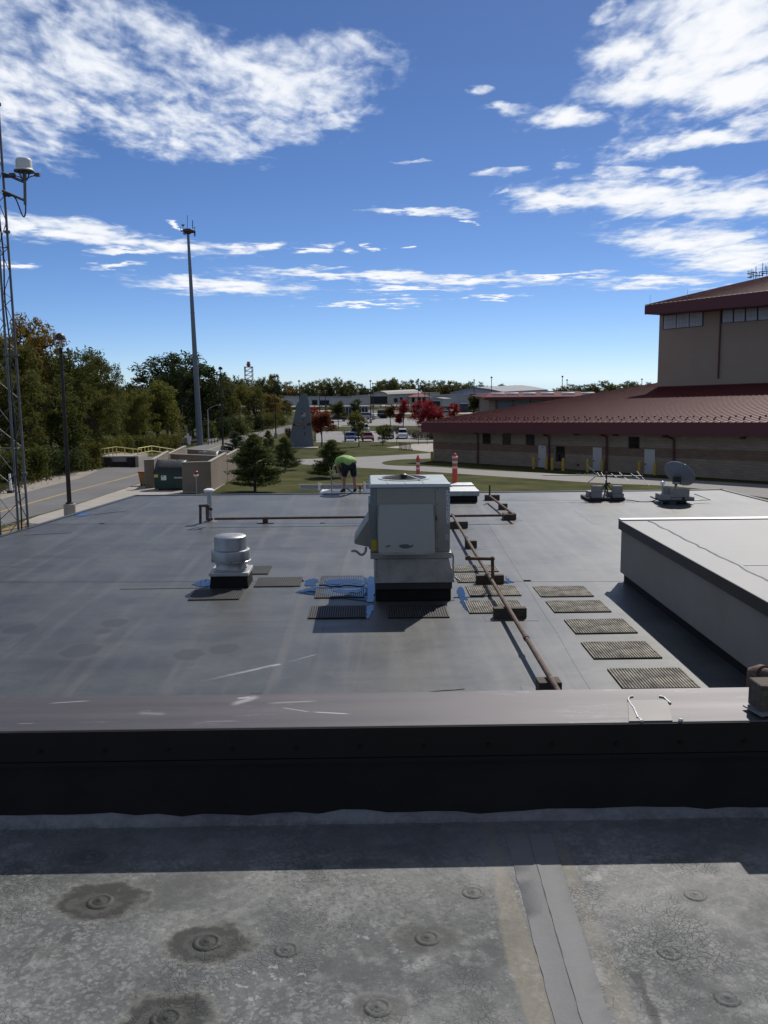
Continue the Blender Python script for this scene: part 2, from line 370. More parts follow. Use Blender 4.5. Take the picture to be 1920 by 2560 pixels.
def membrane_lower():
    m, N, L, b, mapv, noise, m_, step, mixc, near, S = nodes_for('roof_membrane')
    a = noise(mapv(1, 1, 1), 0.7, 7, 0.65); st = noise(mapv(2.2, 0.12, 1), 1.6, 5, 0.6); st2 = noise(mapv(0.25, 1.2, 1), 1.3, 5, 0.6)
    c = mixc(step(a, 0.3, 0.7), (0.036, 0.039, 0.0385), (0.070, 0.073, 0.069))
    md = noise(mapv(0.7, 1.6, 1), 3.4, 7, 0.72); c = mixc(m_('MULTIPLY', step(md, 0.5, 0.68), 0.55), c, (0.030, 0.033, 0.034)); fn = noise(mapv(), 19, 5, 0.7); c = mixc(m_('MULTIPLY', step(fn, 0.52, 0.7), 0.35), c, (0.10, 0.10, 0.095))
    c = mixc(m_('MULTIPLY', step(st, 0.48, 0.7), 0.6), c, (0.095, 0.094, 0.09))
    c = mixc(m_('MULTIPLY', step(st2, 0.5, 0.72), 0.5), c, (0.018, 0.019, 0.021))
    # long faint scuffs and drain lines running down the roof
    for (x0, y0, x1, y1, wd, amt, cc_) in ((670, 1735, 850, 1240, .10, .35, (0.085, 0.08, 0.068)), (760, 1735, 905, 1245, .05, .3, (0.012, 0.012, 0.013)), (1110, 1260, 1330, 1735, .12, .3, (0.09, 0.085, 0.075)), (1270, 1500, 1420, 1735, .04, .4, (0.014, 0.014, 0.015)), (1300, 1500, 1455, 1735, .03, .35, (0.10, 0.085, 0.06)), (240, 1735, 640, 1260, .09, .25, (0.075, 0.076, 0.078)), (0, 1600, 480, 1290, .08, .22, (0.075, 0.076, 0.08)), (880, 1735, 925, 1530, .03, .3, (0.1, 0.09, 0.06))):
        p, q = W(x0, y0), W(x1, y1); u = (q-p); an = math.atan2(u.y, u.x)
        mp = N.new('ShaderNodeMapping'); mp.vector_type = 'TEXTURE'; mp.inputs['Location'].default_value = ((p.x+q.x)/2, (p.y+q.y)/2, 0); mp.inputs['Rotation'].default_value = (0, 0, an); mp.inputs['Scale'].default_value = (u.length/2, wd, 1)
        L.new(N['Geometry'].outputs['Position'], mp.inputs[0]); s2 = N.new('ShaderNodeSeparateXYZ'); L.new(mp.outputs[0], s2.inputs[0])
        f = m_('MULTIPLY', step(m_('ADD', m_('ABSOLUTE', s2.outputs[1]), m_('MULTIPLY', m_('SUBTRACT', a, 0.5), 1.2)), 1.0, 0.2), step(m_('ABSOLUTE', s2.outputs[0]), 1.0, 0.85))
        c = mixc(m_('MULTIPLY', f, amt), c, cc_)
    # patches where a puddle dried: a pale ring round a dark spot
    w = m_('MULTIPLY', m_('SUBTRACT', noise(mapv(), 5, 3), 0.5), 0.5)
    for (px, py, r) in ((204, 1626, .26), (52, 1572, .24), (472, 1637, .2), (286, 1557, .2), (560, 1622, .2), (258, 1578, .12)):
        p = W(px, py); d = near(p, r*1.5, r*1.9, w)
        c = mixc(m_('MULTIPLY', step(d, 0.0, 0.25), 0.5), c, (0.062, 0.06, 0.055))
        c = mixc(m_('MULTIPLY', step(d, 0.25, 0.4), 0.6), c, (0.020, 0.022, 0.025))
    # chalky scrape
    for (x0, y0, x1, y1, wd, amt) in ((480, 1708, 700, 1660, .05, .75), (700, 1660, 790, 1636, .025, .5)):
        p, q = W(x0, y0), W(x1, y1); u = (q-p); ln = u.length; an = math.atan2(u.y, u.x)
        mp = N.new('ShaderNodeMapping'); mp.vector_type = 'TEXTURE'; mp.inputs['Location'].default_value = (p.x, p.y, 0); mp.inputs['Rotation'].default_value = (0, 0, an); mp.inputs['Scale'].default_value = (ln, wd, 1)
        L.new(N['Geometry'].outputs['Position'], mp.inputs[0]); s2 = N.new('ShaderNodeSeparateXYZ'); L.new(mp.outputs[0], s2.inputs[0])
        edge = m_('SUBTRACT', s2.outputs[0], m_('ABSOLUTE', s2.outputs[1]))
        f = m_('MULTIPLY', step(m_('ABSOLUTE', s2.outputs[1]), 1.0, 0.1), m_('MULTIPLY', step(s2.outputs[0], 0.0, 0.8), step(s2.outputs[0], 1.02, 0.98)))
        f = m_('MULTIPLY', f, step(noise(mapv(3, 14, 1), 2, 4), 0.3, 0.6, 0.25, 1.0))
        c = mixc(m_('MULTIPLY', f, amt), c, (0.42, 0.42, 0.42))
    L.new(c, b.inputs['Base Color'])
    r = m_('ADD', m_('MULTIPLY', a, 0.16), m_('ADD', m_('MULTIPLY', st, 0.14), m_('ADD', m_('MULTIPLY', md, 0.14), 0.25))); L.new(r, b.inputs['Roughness'])
    b.inputs['Specular IOR Level'].default_value = 0.46
    h = m_('ADD', noise(mapv(), 0.9, 3, 0.5), m_('MULTIPLY', noise(mapv(), 30, 3), 0.03))
    bp = N.new('ShaderNodeBump'); bp.inputs['Strength'].default_value = 0.35; bp.inputs['Distance'].default_value = 0.03; L.new(h, bp.inputs['Height']); L.new(bp.outputs[0], b.inputs['Normal'])
    return m
U = 2.1
YP = W(960, 2042, U).y              # foot of the low parapet
PLATES = [(250,2255,.24,1),(518,2357,.23,1),(416,2548,.22,1),(223,2143,.13,.5),(1069,2346,.17,.5),(1183,2232,.13,.25),(1674,2382,.10,.15),(1818,2496,.10,.15),(945,2520,.14,.5),(808,2128,.09,.25),(717,2375,.10,.3),(1738,2238,.11,.2)]
def membrane_upper():
    m, N, L, b, mapv, noise, m_, step, mixc, near, S = nodes_for('weathered_membrane')
    a = noise(mapv(), 1.6, 8, 0.7); f = noise(mapv(), 14, 6, 0.7); bl = noise(mapv(1, 1, 1, .6), 4.5, 5, 0.6)
    c = mixc(step(a, 0.32, 0.68), (0.068, 0.073, 0.072), (0.19, 0.19, 0.182))
    c = mixc(m_('MULTIPLY', step(noise(mapv(), 0.75, 4, 0.6), 0.5, 0.68), 0.55), c, (0.052, 0.058, 0.058))
    c = mixc(m_('MULTIPLY', step(f, 0.47, 0.66), 0.55), c, (0.235, 0.232, 0.218))
    f3 = noise(mapv(1, 1, 1, .9), 42, 4, 0.7)
    c = mixc(m_('MULTIPLY', step(f3, 0.52, 0.68), 0.5), c, (0.08, 0.082, 0.08))
    c = mixc(m_('MULTIPLY', step(noise(mapv(1, 1, 1, 1.3), 60, 3, 0.6), 0.6, 0.7), 0.35), c, (0.36, 0.36, 0.35))
    c = mixc(m_('MULTIPLY', step(bl, 0.56, 0.74), 0.55), c, (0.105, 0.11, 0.115))
    # crazing: a net of fine dark cracks, strongest in patches
    wv = N.new('ShaderNodeVectorMath'); wv.operation = 'ADD'
    nn = N.new('ShaderNodeTexNoise'); nn.inputs['Scale'].default_value = 9; L.new(N['Geometry'].outputs['Position'], nn.inputs['Vector'])
    sc = N.new('ShaderNodeVectorMath'); sc.operation = 'SCALE'; sc.inputs['Scale'].default_value = 0.09; L.new(nn.outputs['Color'], sc.inputs[0])
    L.new(N['Geometry'].outputs['Position'], wv.inputs[0]); L.new(sc.outputs[0], wv.inputs[1])
    vo = N.new('ShaderNodeTexVoronoi'); vo.feature = 'DISTANCE_TO_EDGE'; vo.inputs['Scale'].default_value = 60; L.new(wv.outputs[0], vo.inputs['Vector'])
    patch = step(noise(mapv(), 2.3, 4, 0.6), 0.5, 0.66)
    crack = m_('MULTIPLY', step(vo.outputs['Distance'], 0.075, 0.0), patch)
    vo2 = N.new('ShaderNodeTexVoronoi'); vo2.feature = 'DISTANCE_TO_EDGE'; vo2.inputs['Scale'].default_value = 15; L.new(wv.outputs[0], vo2.inputs['Vector'])
    crack2 = m_('MULTIPLY', step(vo2.outputs['Distance'], 0.02, 0.0), m_('MULTIPLY', step(noise(mapv(), 3.1, 4, 0.6), 0.56, 0.66), 0.6))
    c = mixc(m_('MULTIPLY', m_('MAXIMUM', crack, crack2), 0.5), c, (0.06, 0.06, 0.058))
    flake = m_('MULTIPLY', step(noise(mapv(1, 1, 1, .3), 30, 3, 0.6), 0.58, 0.66), step(noise(mapv(), 1.9, 3, 0.6), 0.55, 0.68))
    c = mixc(m_('MULTIPLY', flake, 0.45), c, (0.46, 0.46, 0.45))
    # scaly, flaking skin: small cells of uneven tone, in patches
    wv2 = N.new('ShaderNodeVectorMath'); wv2.operation = 'ADD'; ss2 = N.new('ShaderNodeVectorMath'); ss2.operation = 'SCALE'; ss2.inputs['Scale'].default_value = 0.010; n22 = N.new('ShaderNodeTexNoise'); n22.inputs['Scale'].default_value = 40; n22.inputs['Detail'].default_value = 3; L.new(N['Geometry'].outputs['Position'], n22.inputs['Vector']); L.new(n22.outputs['Color'], ss2.inputs[0]); L.new(N['Geometry'].outputs['Position'], wv2.inputs[0]); L.new(ss2.outputs[0], wv2.inputs[1])
    vs_ = N.new('ShaderNodeTexVoronoi'); vs_.inputs['Scale'].default_value = 95; L.new(wv2.outputs[0], vs_.inputs['Vector']); sc_ = N.new('ShaderNodeSeparateColor'); L.new(vs_.outputs['Color'], sc_.inputs[0])
    vt_ = N.new('ShaderNodeTexVoronoi'); vt_.inputs['Scale'].default_value = 170; L.new(wv2.outputs[0], vt_.inputs['Vector']); sd_ = N.new('ShaderNodeSeparateColor'); L.new(vt_.outputs['Color'], sd_.inputs[0])
    pa = step(noise(mapv(1, 1, 1, .4), 2.6, 5, 0.65), 0.42, 0.6); pb = step(noise(mapv(1, 1, 1, 2.0), 2.1, 5, 0.65), 0.46, 0.62)
    c = mixc(m_('MULTIPLY', m_('MULTIPLY', step(sc_.outputs[0], 0.5, 0.95), pa), 0.42), c, (0.30, 0.30, 0.285))
    c = mixc(m_('MULTIPLY', m_('MULTIPLY', step(sc_.outputs[1], 0.5, 1.0), pb), 0.65), c, (0.055, 0.058, 0.056))
    c = mixc(m_('MULTIPLY', step(sd_.outputs[0], 0.6, 1.0), 0.22), c, (0.07, 0.072, 0.07))
    tn = noise(mapv(1, 1, 1, .2), 5.5, 6, 0.7, 0.6)
    c = mixc(m_('MULTIPLY', m_('MULTIPLY', step(m_('ABSOLUTE', m_('SUBTRACT', tn, 0.52)), 0.014, 0.0), step(bl, 0.42, 0.6)), 0.5), c, (0.05, 0.05, 0.048))
    bw_ = noise(mapv(1, 1, 1, 1.1), 3.6, 7, 0.72, 0.4)
    c = mixc(m_('MULTIPLY', step(bw_, 0.535, 0.62), 0.5), c, (0.055, 0.057, 0.054))
    c = mixc(m_('MULTIPLY', m_('MULTIPLY', step(bw_, 0.43, 0.36), step(f, 0.45, 0.6)), 0.5), c, (0.36, 0.36, 0.345))
    # dirt that settled round the fastener plates
    w = m_('ADD', m_('MULTIPLY', m_('SUBTRACT', noise(mapv(), 7, 4), 0.5), 0.9), m_('MULTIPLY', m_('SUBTRACT', f, 0.5), 0.7))
    for (px, py, r, k) in PLATES:
        r *= 0.58; d = near(W(px, py, U), r, r*0.85, w)
        c = mixc(m_('MULTIPLY', step(d, -0.12, 0.02), 0.25*k), c, (0.20, 0.19, 0.155))
        c = mixc(m_('MULTIPLY', step(d, 0.0, 0.3), 0.92*k), c, (0.022, 0.023, 0.022))
        c = mixc(m_('MULTIPLY', m_('MULTIPLY', step(d, 0.42, 0.55), step(d, 0.75, 0.6)), 0.4*k), c, (0.095, 0.093, 0.083))
    # tan stain on both sides of the lap seam, pale bead at the parapet foot, bluish grime band painted in to deepen the parapet's shadow
    for (p0, p1, wd, k) in (((1240, 2140), (1352, 2560), .038, .55), ((1425, 2170), (1570, 2560), .03, .4)):
        p, q = W(*p0, U), W(*p1, U); u = q-p; an = math.atan2(u.y, u.x)
        mp = N.new('ShaderNodeMapping'); mp.vector_type = 'TEXTURE'; mp.inputs['Location'].default_value = (p.x, p.y, 0); mp.inputs['Rotation'].default_value = (0, 0, an)
        L.new(N['Geometry'].outputs['Position'], mp.inputs[0]); s2 = N.new('ShaderNodeSeparateXYZ'); L.new(mp.outputs[0], s2.inputs[0])
        e = m_('ADD', m_('ABSOLUTE', s2.outputs[1]), m_('MULTIPLY', m_('SUBTRACT', a, 0.5), 0.12))
        c = mixc(m_('MULTIPLY', m_('MULTIPLY', step(e, wd, wd*0.6), k), step(bl, 0.25, 0.6, 0.5, 1)), c, (0.215, 0.19, 0.135))
    for (p0, p1, wd, k) in (((1588, 2425), (1652, 2575), .022, .85), ((1300, 1), (1, 1), .02, 0))[:1]:
        p, q = W(*p0, U), W(*p1, U); u = q-p; an = math.atan2(u.y, u.x)
        mp = N.new('ShaderNodeMapping'); mp.vector_type = 'TEXTURE'; mp.inputs['Location'].default_value = ((p.x+q.x)/2, (p.y+q.y)/2, 0); mp.inputs['Rotation'].default_value = (0, 0, an); mp.inputs['Scale'].default_value = (u.length/2, wd, 1)
        L.new(N['Geometry'].outputs['Position'], mp.inputs[0]); s2 = N.new('ShaderNodeSeparateXYZ'); L.new(mp.outputs[0], s2.inputs[0])
        fq = m_('MULTIPLY', step(m_('ADD', m_('ABSOLUTE', s2.outputs[1]), m_('MULTIPLY', m_('SUBTRACT', f, 0.5), 2.5)), 1.0, 0.3), step(m_('ABSOLUTE', s2.outputs[0]), 1.0, 0.8))
        c = mixc(m_('MULTIPLY', fq, k), c, (0.035, 0.035, 0.034))
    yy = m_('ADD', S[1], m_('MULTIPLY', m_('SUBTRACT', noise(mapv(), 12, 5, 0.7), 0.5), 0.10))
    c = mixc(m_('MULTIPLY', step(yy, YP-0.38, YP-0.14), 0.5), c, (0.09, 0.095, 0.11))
    c = mixc(m_('MULTIPLY', step(yy, YP-0.07, YP-0.01), m_('MULTIPLY', step(bl, 0.35, 0.6, 0.2, 1.0), 0.35)), c, (0.40, 0.40, 0.40))
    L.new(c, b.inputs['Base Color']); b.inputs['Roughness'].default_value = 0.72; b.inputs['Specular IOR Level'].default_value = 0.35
    L.new(m_('SUBTRACT', 0.92, m_('MULTIPLY', a, 0.45)), b.inputs['Roughness'])
    h = m_('ADD', m_('MULTIPLY', a, 0.6), m_('ADD', m_('MULTIPLY', f, 0.35), m_('MULTIPLY', m_('MAXIMUM', crack, crack2), -0.25)))
    bp = N.new('ShaderNodeBump'); bp.inputs['Strength'].default_value = 0.6; bp.inputs['Distance'].default_value = 0.012; L.new(h, bp.inputs['Height']); L.new(bp.outputs[0], b.inputs['Normal'])
    return m
def coping_mat():
    m, N, L, b, mapv, noise, m_, step, mixc, near, S = nodes_for('coping_metal')
    a = noise(mapv(0.3, 5, 1), 2, 4, 0.5); d = noise(mapv(1, 5, 1), 2.0, 5, 0.6, 1.5)
    c = mixc(step(a, 0.3, 0.7), (0.074, 0.066, 0.069), (0.090, 0.083, 0.086))
    sm = m_('MULTIPLY', step(m_('ABSOLUTE', m_('SUBTRACT', d, 0.5)), 0.018, 0.0), step(noise(mapv(1.2, 3, 1), 1.2, 3), 0.52, 0.62))
    c = mixc(m_('MULTIPLY', sm, 0.35), c, (0.25, 0.245, 0.25))
    for (x0, y0, x1, y1, wd, amt) in ((115, 1764, 232, 1757, .006, .7), (575, 1768, 650, 1745, .03, .5), (590, 1752, 630, 1748, .012, .8), (700, 1772, 780, 1783, .006, .6), (775, 1782, 880, 1787, .006, .8), (500, 1805, 600, 1803, .004, .4), (40, 1810, 90, 1809, .004, .5), (340, 1785, 420, 1788, .02, .25), (660, 1763, 800, 1757, .012, .35)):
        p, q = W(x0, y0, U+.36), W(x1, y1, U+.36); u = q-p; an = math.atan2(u.y, u.x)
        mp = N.new('ShaderNodeMapping'); mp.vector_type = 'TEXTURE'; mp.inputs['Location'].default_value = ((p.x+q.x)/2, (p.y+q.y)/2, 0); mp.inputs['Rotation'].default_value = (0, 0, an); mp.inputs['Scale'].default_value = (u.length/2, wd, 1)
        L.new(N['Geometry'].outputs['Position'], mp.inputs[0]); s2 = N.new('ShaderNodeSeparateXYZ'); L.new(mp.outputs[0], s2.inputs[0])
        fq = m_('MULTIPLY', step(m_('ADD', m_('ABSOLUTE', s2.outputs[1]), m_('MULTIPLY', m_('ABSOLUTE', m_('SUBTRACT', a, 0.5)), 1.5)), 1.0, 0.2), step(m_('ABSOLUTE', s2.outputs[0]), 1.0, 0.5))
        c = mixc(m_('MULTIPLY', fq, amt), c, (0.42, 0.41, 0.41))
    L.new(c, b.inputs['Base Color']); b.inputs['Metallic'].default_value = 0.45
    L.new(step(a, 0.2, 0.8, 0.5, 0.62), b.inputs['Roughness'])
    bp = N.new('ShaderNodeBump'); bp.inputs['Strength'].default_value = 0.2; bp.inputs['Distance'].default_value = 0.01; L.new(noise(mapv(1, 1, 1), 2.0, 2), bp.inputs['Height']); L.new(bp.outputs[0], b.inputs['Normal'])
    return m
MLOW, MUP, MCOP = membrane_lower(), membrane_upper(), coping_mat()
MPEN = mat('pale_membrane', (0.185, 0.185, 0.178), 0.6, 0, 0.16, 0.8, 0.1, 3)
MWALL = mat('grey_panel', (0.225, 0.205, 0.175), 0.7, 0, 0.12, 0.9, 0.1, 10)

# ------------------------------------------------------------------ terrain, roads
def drape(name, px_pts, mats, off, kind='structure', pts=None, width=None):
    bm = bmesh.new()
    P = pts if pts is not None else [GP(x, y) for x, y in px_pts]
    vs = [bm.verts.new((p[0], p[1], 0)) for p in P]
    f = bm.faces.new(vs)
    if f.normal.z == 0: f.normal_update()
    bmesh.ops.triangulate(bm, faces=bm.faces[:])
    for yy in (48.0, 155.0):
        bmesh.ops.bisect_plane(bm, geom=bm.verts[:]+bm.edges[:]+bm.faces[:], plane_co=(0, yy, 0), plane_no=(0, 1, 0))
    for v in bm.verts: v.co.z = G(v.co.y) + off
    bmesh.ops.recalc_face_normals(bm, faces=bm.faces[:])
    for fc in bm.faces:
        fc.normal_update()
        if fc.normal.z < 0: fc.normal_flip()
    me = bpy.data.meshes.new(name); bm.to_mesh(me); bm.free(); me.materials.append(mats)
    return tag(add(name, me), kind=kind)
def curve(pts, n=6):
    """Catmull-Rom through pixel points"""
    out = []
    for i in range(len(pts)-1):
        p0, p1, p2, p3 = (Vector((*pts[max(0, min(len(pts)-1, k))], 0)) for k in (i-1, i, i+1, i+2))
        for k in range(n):
            t = k/n
            q = 0.5*((2*p1) + (p2-p0)*t + (2*p0-5*p1+4*p2-p3)*t*t + (3*p1-p0-3*p2+p3)*t**3)
            out.append((q.x, q.y))
    out.append(pts[-1]); return out
g = MB()
xs = [-3000, -300, 0, 300, 3000]; ys = [-200, 48, 155, 470, 1500, 5000]
g.add([(x, y, G(y) if y < 1000 else -62.0) for y in ys for x in xs], [(j*5+i, j*5+i+1, (j+1)*5+i+1, (j+1)*5+i) for j in range(5) for i in range(4)])
tag(g.build('ground', grassm, angle=None), kind='structure')
road_top = curve([(-260, 1275), (0, 1231), (69, 1209), (127, 1190), (239, 1174), (345, 1152), (430, 1128), (480, 1118), (545, 1103), (600, 1090), (660, 1076), (735, 1061)])
road_bot = curve([(760, 1072), (700, 1085), (640, 1104), (570, 1130), (470, 1166), (347, 1209), (185, 1262), (50, 1300), (-60, 1335), (-420, 1450)])
drape('road', road_top+road_bot, asphalt, 0.006)
def line_strip(name, pts, w, m, off):
    P = [GP(*p) for p in pts]; L_, R_ = [], []
    for i, p in enumerate(P):
        t = (P[min(i+1, len(P)-1)]-P[max(i-1, 0)]); t.z = 0; t.normalize(); n = Vector((-t.y, t.x, 0))
        L_.append(p+n*w/2); R_.append(p-n*w/2)
    return drape(name, None, m, off, pts=L_+R_[::-1])
yl = mat('road_yellow', (0.28, 0.21, 0.085), 0.8, 0, 0.3, 3)
line_strip('road_line', curve([(-200, 1330), (0, 1280), (90, 1254), (181, 1229), (351, 1184), (450, 1150), (520, 1125), (600, 1098), (700, 1072)]), 0.28, yl, 0.012)
apron = [(60, 1303), (185, 1264), (350, 1209), (385, 1190), (420, 1160), (600, 1150), (600, 1185), (530, 1231), (457, 1233), (330, 1262), (150, 1330)]
drape('pavement', apron, concrete, 0.010)
drape('dry_verge', [(-100, 1360), (60, 1304), (185, 1266), (330, 1262), (300, 1300), (100, 1400), (-100, 1460)], drygrass, 0.008)
drape('road_shoulder', [(0, 1229), (69, 1209), (127, 1190), (180, 1178), (239, 1170), (250, 1174), (200, 1196), (120, 1216), (0, 1250)], mat('gravel_shoulder', (0.24, 0.21, 0.17), 0.95, 0, 0.25, 2), 0.011)
drive = curve([(520, 1166), (640, 1152), (731, 1149), (885, 1143), (1040, 1135), (1095, 1131)]) + [(1095, 1146)] + curve([(1060, 1147), (1000, 1149), (962, 1154), (957, 1160), (985, 1164), (1082, 1167), (1240, 1177), (1500, 1189), (1640, 1196), (1980, 1215)]) + curve([(1980, 1254), (1780, 1226), (1650, 1214), (1500, 1208), (1240, 1191), (1080, 1180), (947, 1172), (820, 1166), (733, 1160), (640, 1164), (520, 1185)])
drape('path', drive, mat('drive_concrete', (0.205, 0.19, 0.175), 0.9, 0, 0.14, 0.5, 0.1, 12), 0.010)
drape('plaza', [(965, 1119), (1000, 1121), (1082, 1131), (1100, 1131), (1100, 1108), (1036, 1110)], concrete, 0.008)
drape('parking_lot', [(790, 1079), (1100, 1076), (1200, 1078), (1200, 1106), (1090, 1104), (790, 1106)], lotasph, 0.006)
drape('parking_lot', [(735, 1050), (900, 1044), (1200, 1046), (1200, 1066), (950, 1064), (790, 1069)], lotasph, 0.006)
drape('road', [(560, 1026), (1500, 1023), (1500, 1027), (560, 1030)], lotasph, 0.006)
drape('airfield_apron', [(600, 1017), (1500, 1013), (1500, 1006), (600, 1007)], concrete, 0.006)
drape('airfield_apron', [(880, 1036), (1500, 1033), (1500, 1030), (880, 1032)], concrete, 0.006)

# ------------------------------------------------------------------ the flat-roofed building under the camera
FL, FR, FRR = W(338, 1239), W(1806, 1224), W(1925, 1254)
ML = W(0, 1341)
def along(p, q, y): t = (y-p.y)/(q.y-p.y); return p + (q-p)*t
BL, BR = along(FL, ML, YP+0.25), along(FR, FRR, YP+0.25)
FM = W(1640, 1227)
low_poly = [BL, BR, FR, FM, FL]
bld = thing('flat_roofed_building', 'flat-roofed building in the foreground with a grey lower roof and a weathered upper roof', 'building', (0, 6, 0))
mb = MB(); inner = [p + (Vector((0.9, 12, 0))-p).normalized()*0.06 for p in low_poly]
mb.prism(inner, -3.6, -0.012); mb.build('wall', tanwall, bld, world=True, angle=None)
lr = MB(); lr.prism(low_poly, -0.01, 0.0); lower = lr.build('lower_roof', MLOW, bld, world=True, angle=None)
# edge metal along the far and the side edges: a low raised lip
e = MB()
for p, q in ((FL, BL), (FL, FM), (FM, FR), (FR, BR)):
    u = (q-p).normalized(); nrm = Vector((-u.y, u.x, 0))
    if nrm.dot(Vector((1, 14, 0))-p) < 0: nrm = -nrm
    a, b2 = p - nrm*0.02, q - nrm*0.02
    e.hexa([Vector((v.x, v.y, z)) + nrm*o for z, k in ((-0.16, 0), (0.025, 1)) for v, o in ((a, 0), (b2, 0), (b2, 0.13), (a, 0.13))])
e.build('roof_edge', mat('edge_metal', (0.05, 0.055, 0.065), 0.35, 0.3), bld, world=True)
# lap seams of the membrane: thin raised strips
seam_m = MLOW
def seam(px0, px1, w=0.14, h=0.0035, parent=lower, z=0.0, m=None, n=14, wob=0.015):
    p, q = W(*px0, z), W(*px1, z); u = (q-p).normalized(); nr = Vector((-u.y, u.x, 0)); s = MB(); L0 = []
    rnd = random.Random(int(px0[0]*7+px0[1]))
    for i in range(n+1):
        c = p+(q-p)*(i/n); ww = w/2+rnd.uniform(-wob, wob)
        L0.append((c-nr*ww, c+nr*(w/2+rnd.uniform(-wob, wob))))
    vs = []
    for a, b in L0: vs += [(a.x, a.y, z-.002), (a.x, a.y, z+h), (b.x, b.y, z+h), (b.x, b.y, z-.002)]
    fs = []
    for i in range(n):
        k = 4*i
        fs += [(k, k+4, k+5, k+1), (k+1, k+5, k+6, k+2), (k+2, k+6, k+7, k+3)]
    s.add(vs, fs); return s.build('lap_seam', m or seam_m, parent, world=True, angle=None)
for a, b in (((2, 1453), (1555, 1452)), ((10, 1310), (925, 1308)), ((1200, 1250), (1480, 1250)), ((640, 1735), (830, 1245)), ((1185, 1245), (1500, 1735)),
             ((370, 1255), (-150, 1500)), ((1655, 1232), (1705, 1300)), ((1440, 1275), (1490, 1310))):
    seam(a, b)
for a, b in (((1068, 1733), (1150, 1733)), ((1310, 1740), (1440, 1737)), ((1005, 1735), (1160, 1722)), ((300, 1473), (520, 1470)), ((60, 1338), (180, 1332)), ((205, 1290), (320, 1277))):
    seam(a, b, 0.03, 0.008, n=6, wob=0.008)
# parapet between the two roofs
zt = hz(960, 1815, YP-0.02)
YB = W(960, 1741, zt).y
XL, XR = -9.5, 12.5
TL = lambda y: (y)*0.0
pw = thing('parapet', 'low black parapet with a grey metal cap between the upper and the lower roof', 'parapet', (0, YP, U))
w = MB()
prof = [(YP, U-0.02), (YP, U+0.012), (YP+.001, U+0.05), (YP+0.002, U+0.09), (YP+0.004, zt-0.045), (YB-0.03, zt-0.045), (YB-0.03, -0.05), (YP+0.2, -0.05)]
nx = 60; rnd = random.Random(3); vs = []
for i in range(nx+1):
    x = XL+(XR-XL)*i/nx
    for j, (y, z) in enumerate(prof):
        k = rnd.uniform(-1, 1)*0.0
        vs.append((x, y+k, z))
w.add(vs, [(i*8+j, (i+1)*8+j, (i+1)*8+(j+1) % 8, i*8+(j+1) % 8) for i in range(nx) for j in range(8)])
w.build('wall', blackm, pw, world=True)
cs = MB(); n_ = 260; r9 = random.Random(8); vs = []; hh = 0
for i in range(n_+1):
    hh = .7*hh + r9.uniform(-.008, .008); x = XL+(XR-XL)*i/n_; z = U+.018+hh*.7+r9.uniform(-.009, .007); o = r9.uniform(-.006, .006)
    vs += [(x, YP-.055+o, U-.002), (x, YP-.04+o, U+.006), (x, YP-.008, z), (x, YP+.001, z+.002)]
cs.add(vs, [(i*4+j, (i+1)*4+j, (i+1)*4+j+1, i*4+j+1) for i in range(n_) for j in range(3)]); cs.build('membrane_turn_up', MUP, pw, world=True)
c = MB(); c.hexa([(XL, YP-.022, zt-.03), (XR, YP-.022, zt-.03), (XR, YB+.02, zt-.022), (XL, YB+.02, zt-.022), (XL, YP-.022, zt-.0), (XR, YP-.022, zt-.0), (XR, YB+.02, zt+.012), (XL, YB+.02, zt+.012)])
cap = c.build('metal_cap', MCOP, pw, world=True, bevel=0.006)
c = MB(); c.box(XL, XR, YP-.026, YP-.014, zt-.115, zt-.004); drip = c.build('drip_edge', mat('brown_edge_metal', (0.013, 0.010, 0.0085), 0.7, 0.0, 0.2, 3, spec=0.2), pw, world=True)
c = MB(); c.box(XL, XR, YP-.028, YP+.006, zt-.135, zt-.118); c.build('termination_bar', mat('dark_bar', (0.012, 0.011, 0.011), 0.6, 0.2, spec=0.2), pw, world=True)
bolt_me = None
for i in range(14):
    b = MB(); p = D(-60+i*160, 1872, YP-.026); b.lathe([(0.008, 0), (0.008, .006), (0.0001, .007)], 6, (0, 0, 0), Matrix.Rotation(R(90), 3, 'X'), cap=False)
    if bolt_me is None: bolt_me = b.mesh('bolt', mat('bolt_dark', (0.012, 0.010, 0.009), 0.7, 0.0, spec=.1))
    add('bolt', bolt_me, drip, (p.x, p.y-YP-0.0, zt-.075-U))
# membrane patch with caulk beads over a joint in the cap
zc = zt+0.018
PA = [W(1592, 1818, zc), W(1706, 1818, zc), W(1668, 1745, zc), W(1570, 1745, zc)]
PA = [Vector((p.x, max(p.y, YP-.015), 0)) for p in PA]
cz = lambda y: zt+.012*(y-YP+.022)/(YB-YP+.042)
pm = MB(); pm.hexa([Vector((p.x, p.y, cz(p.y)+o)) for o in (.0005, .0035) for p in PA]); 
patch = pm.build('membrane_patch', mat('patch_membrane', (0.095, 0.088, 0.085), 0.55, 0.25, 0.2, 5), pw, world=True)
bead = mat('caulk_bead', (0.34, 0.34, 0.34), 0.4, 0.2, 0.4, 30)
for pts in ([(1582, 1744), (1573, 1746), (1571, 1752), (1577, 1762), (1584, 1770), (1594, 1790), (1600, 1796), (1608, 1806), (1616, 1812)], [(1592, 1793), (1600, 1792), (1606, 1800), (1614, 1808)], [(1648, 1744), (1660, 1746), (1668, 1753), (1676, 1760)], [(1698, 1796), (1706, 1798), (1712, 1806), (1706, 1808), (1716, 1818)]):
    t = MB(); t.tube([(lambda q: Vector((q.x, max(q.y, YP-.015), cz(q.y)+.003)))(W(x, y, zt+.007)) for x, y in pts], [0.0035+0.002*random.random() for _ in pts], 6); t.build('caulk_bead', bead, patch, world=True)
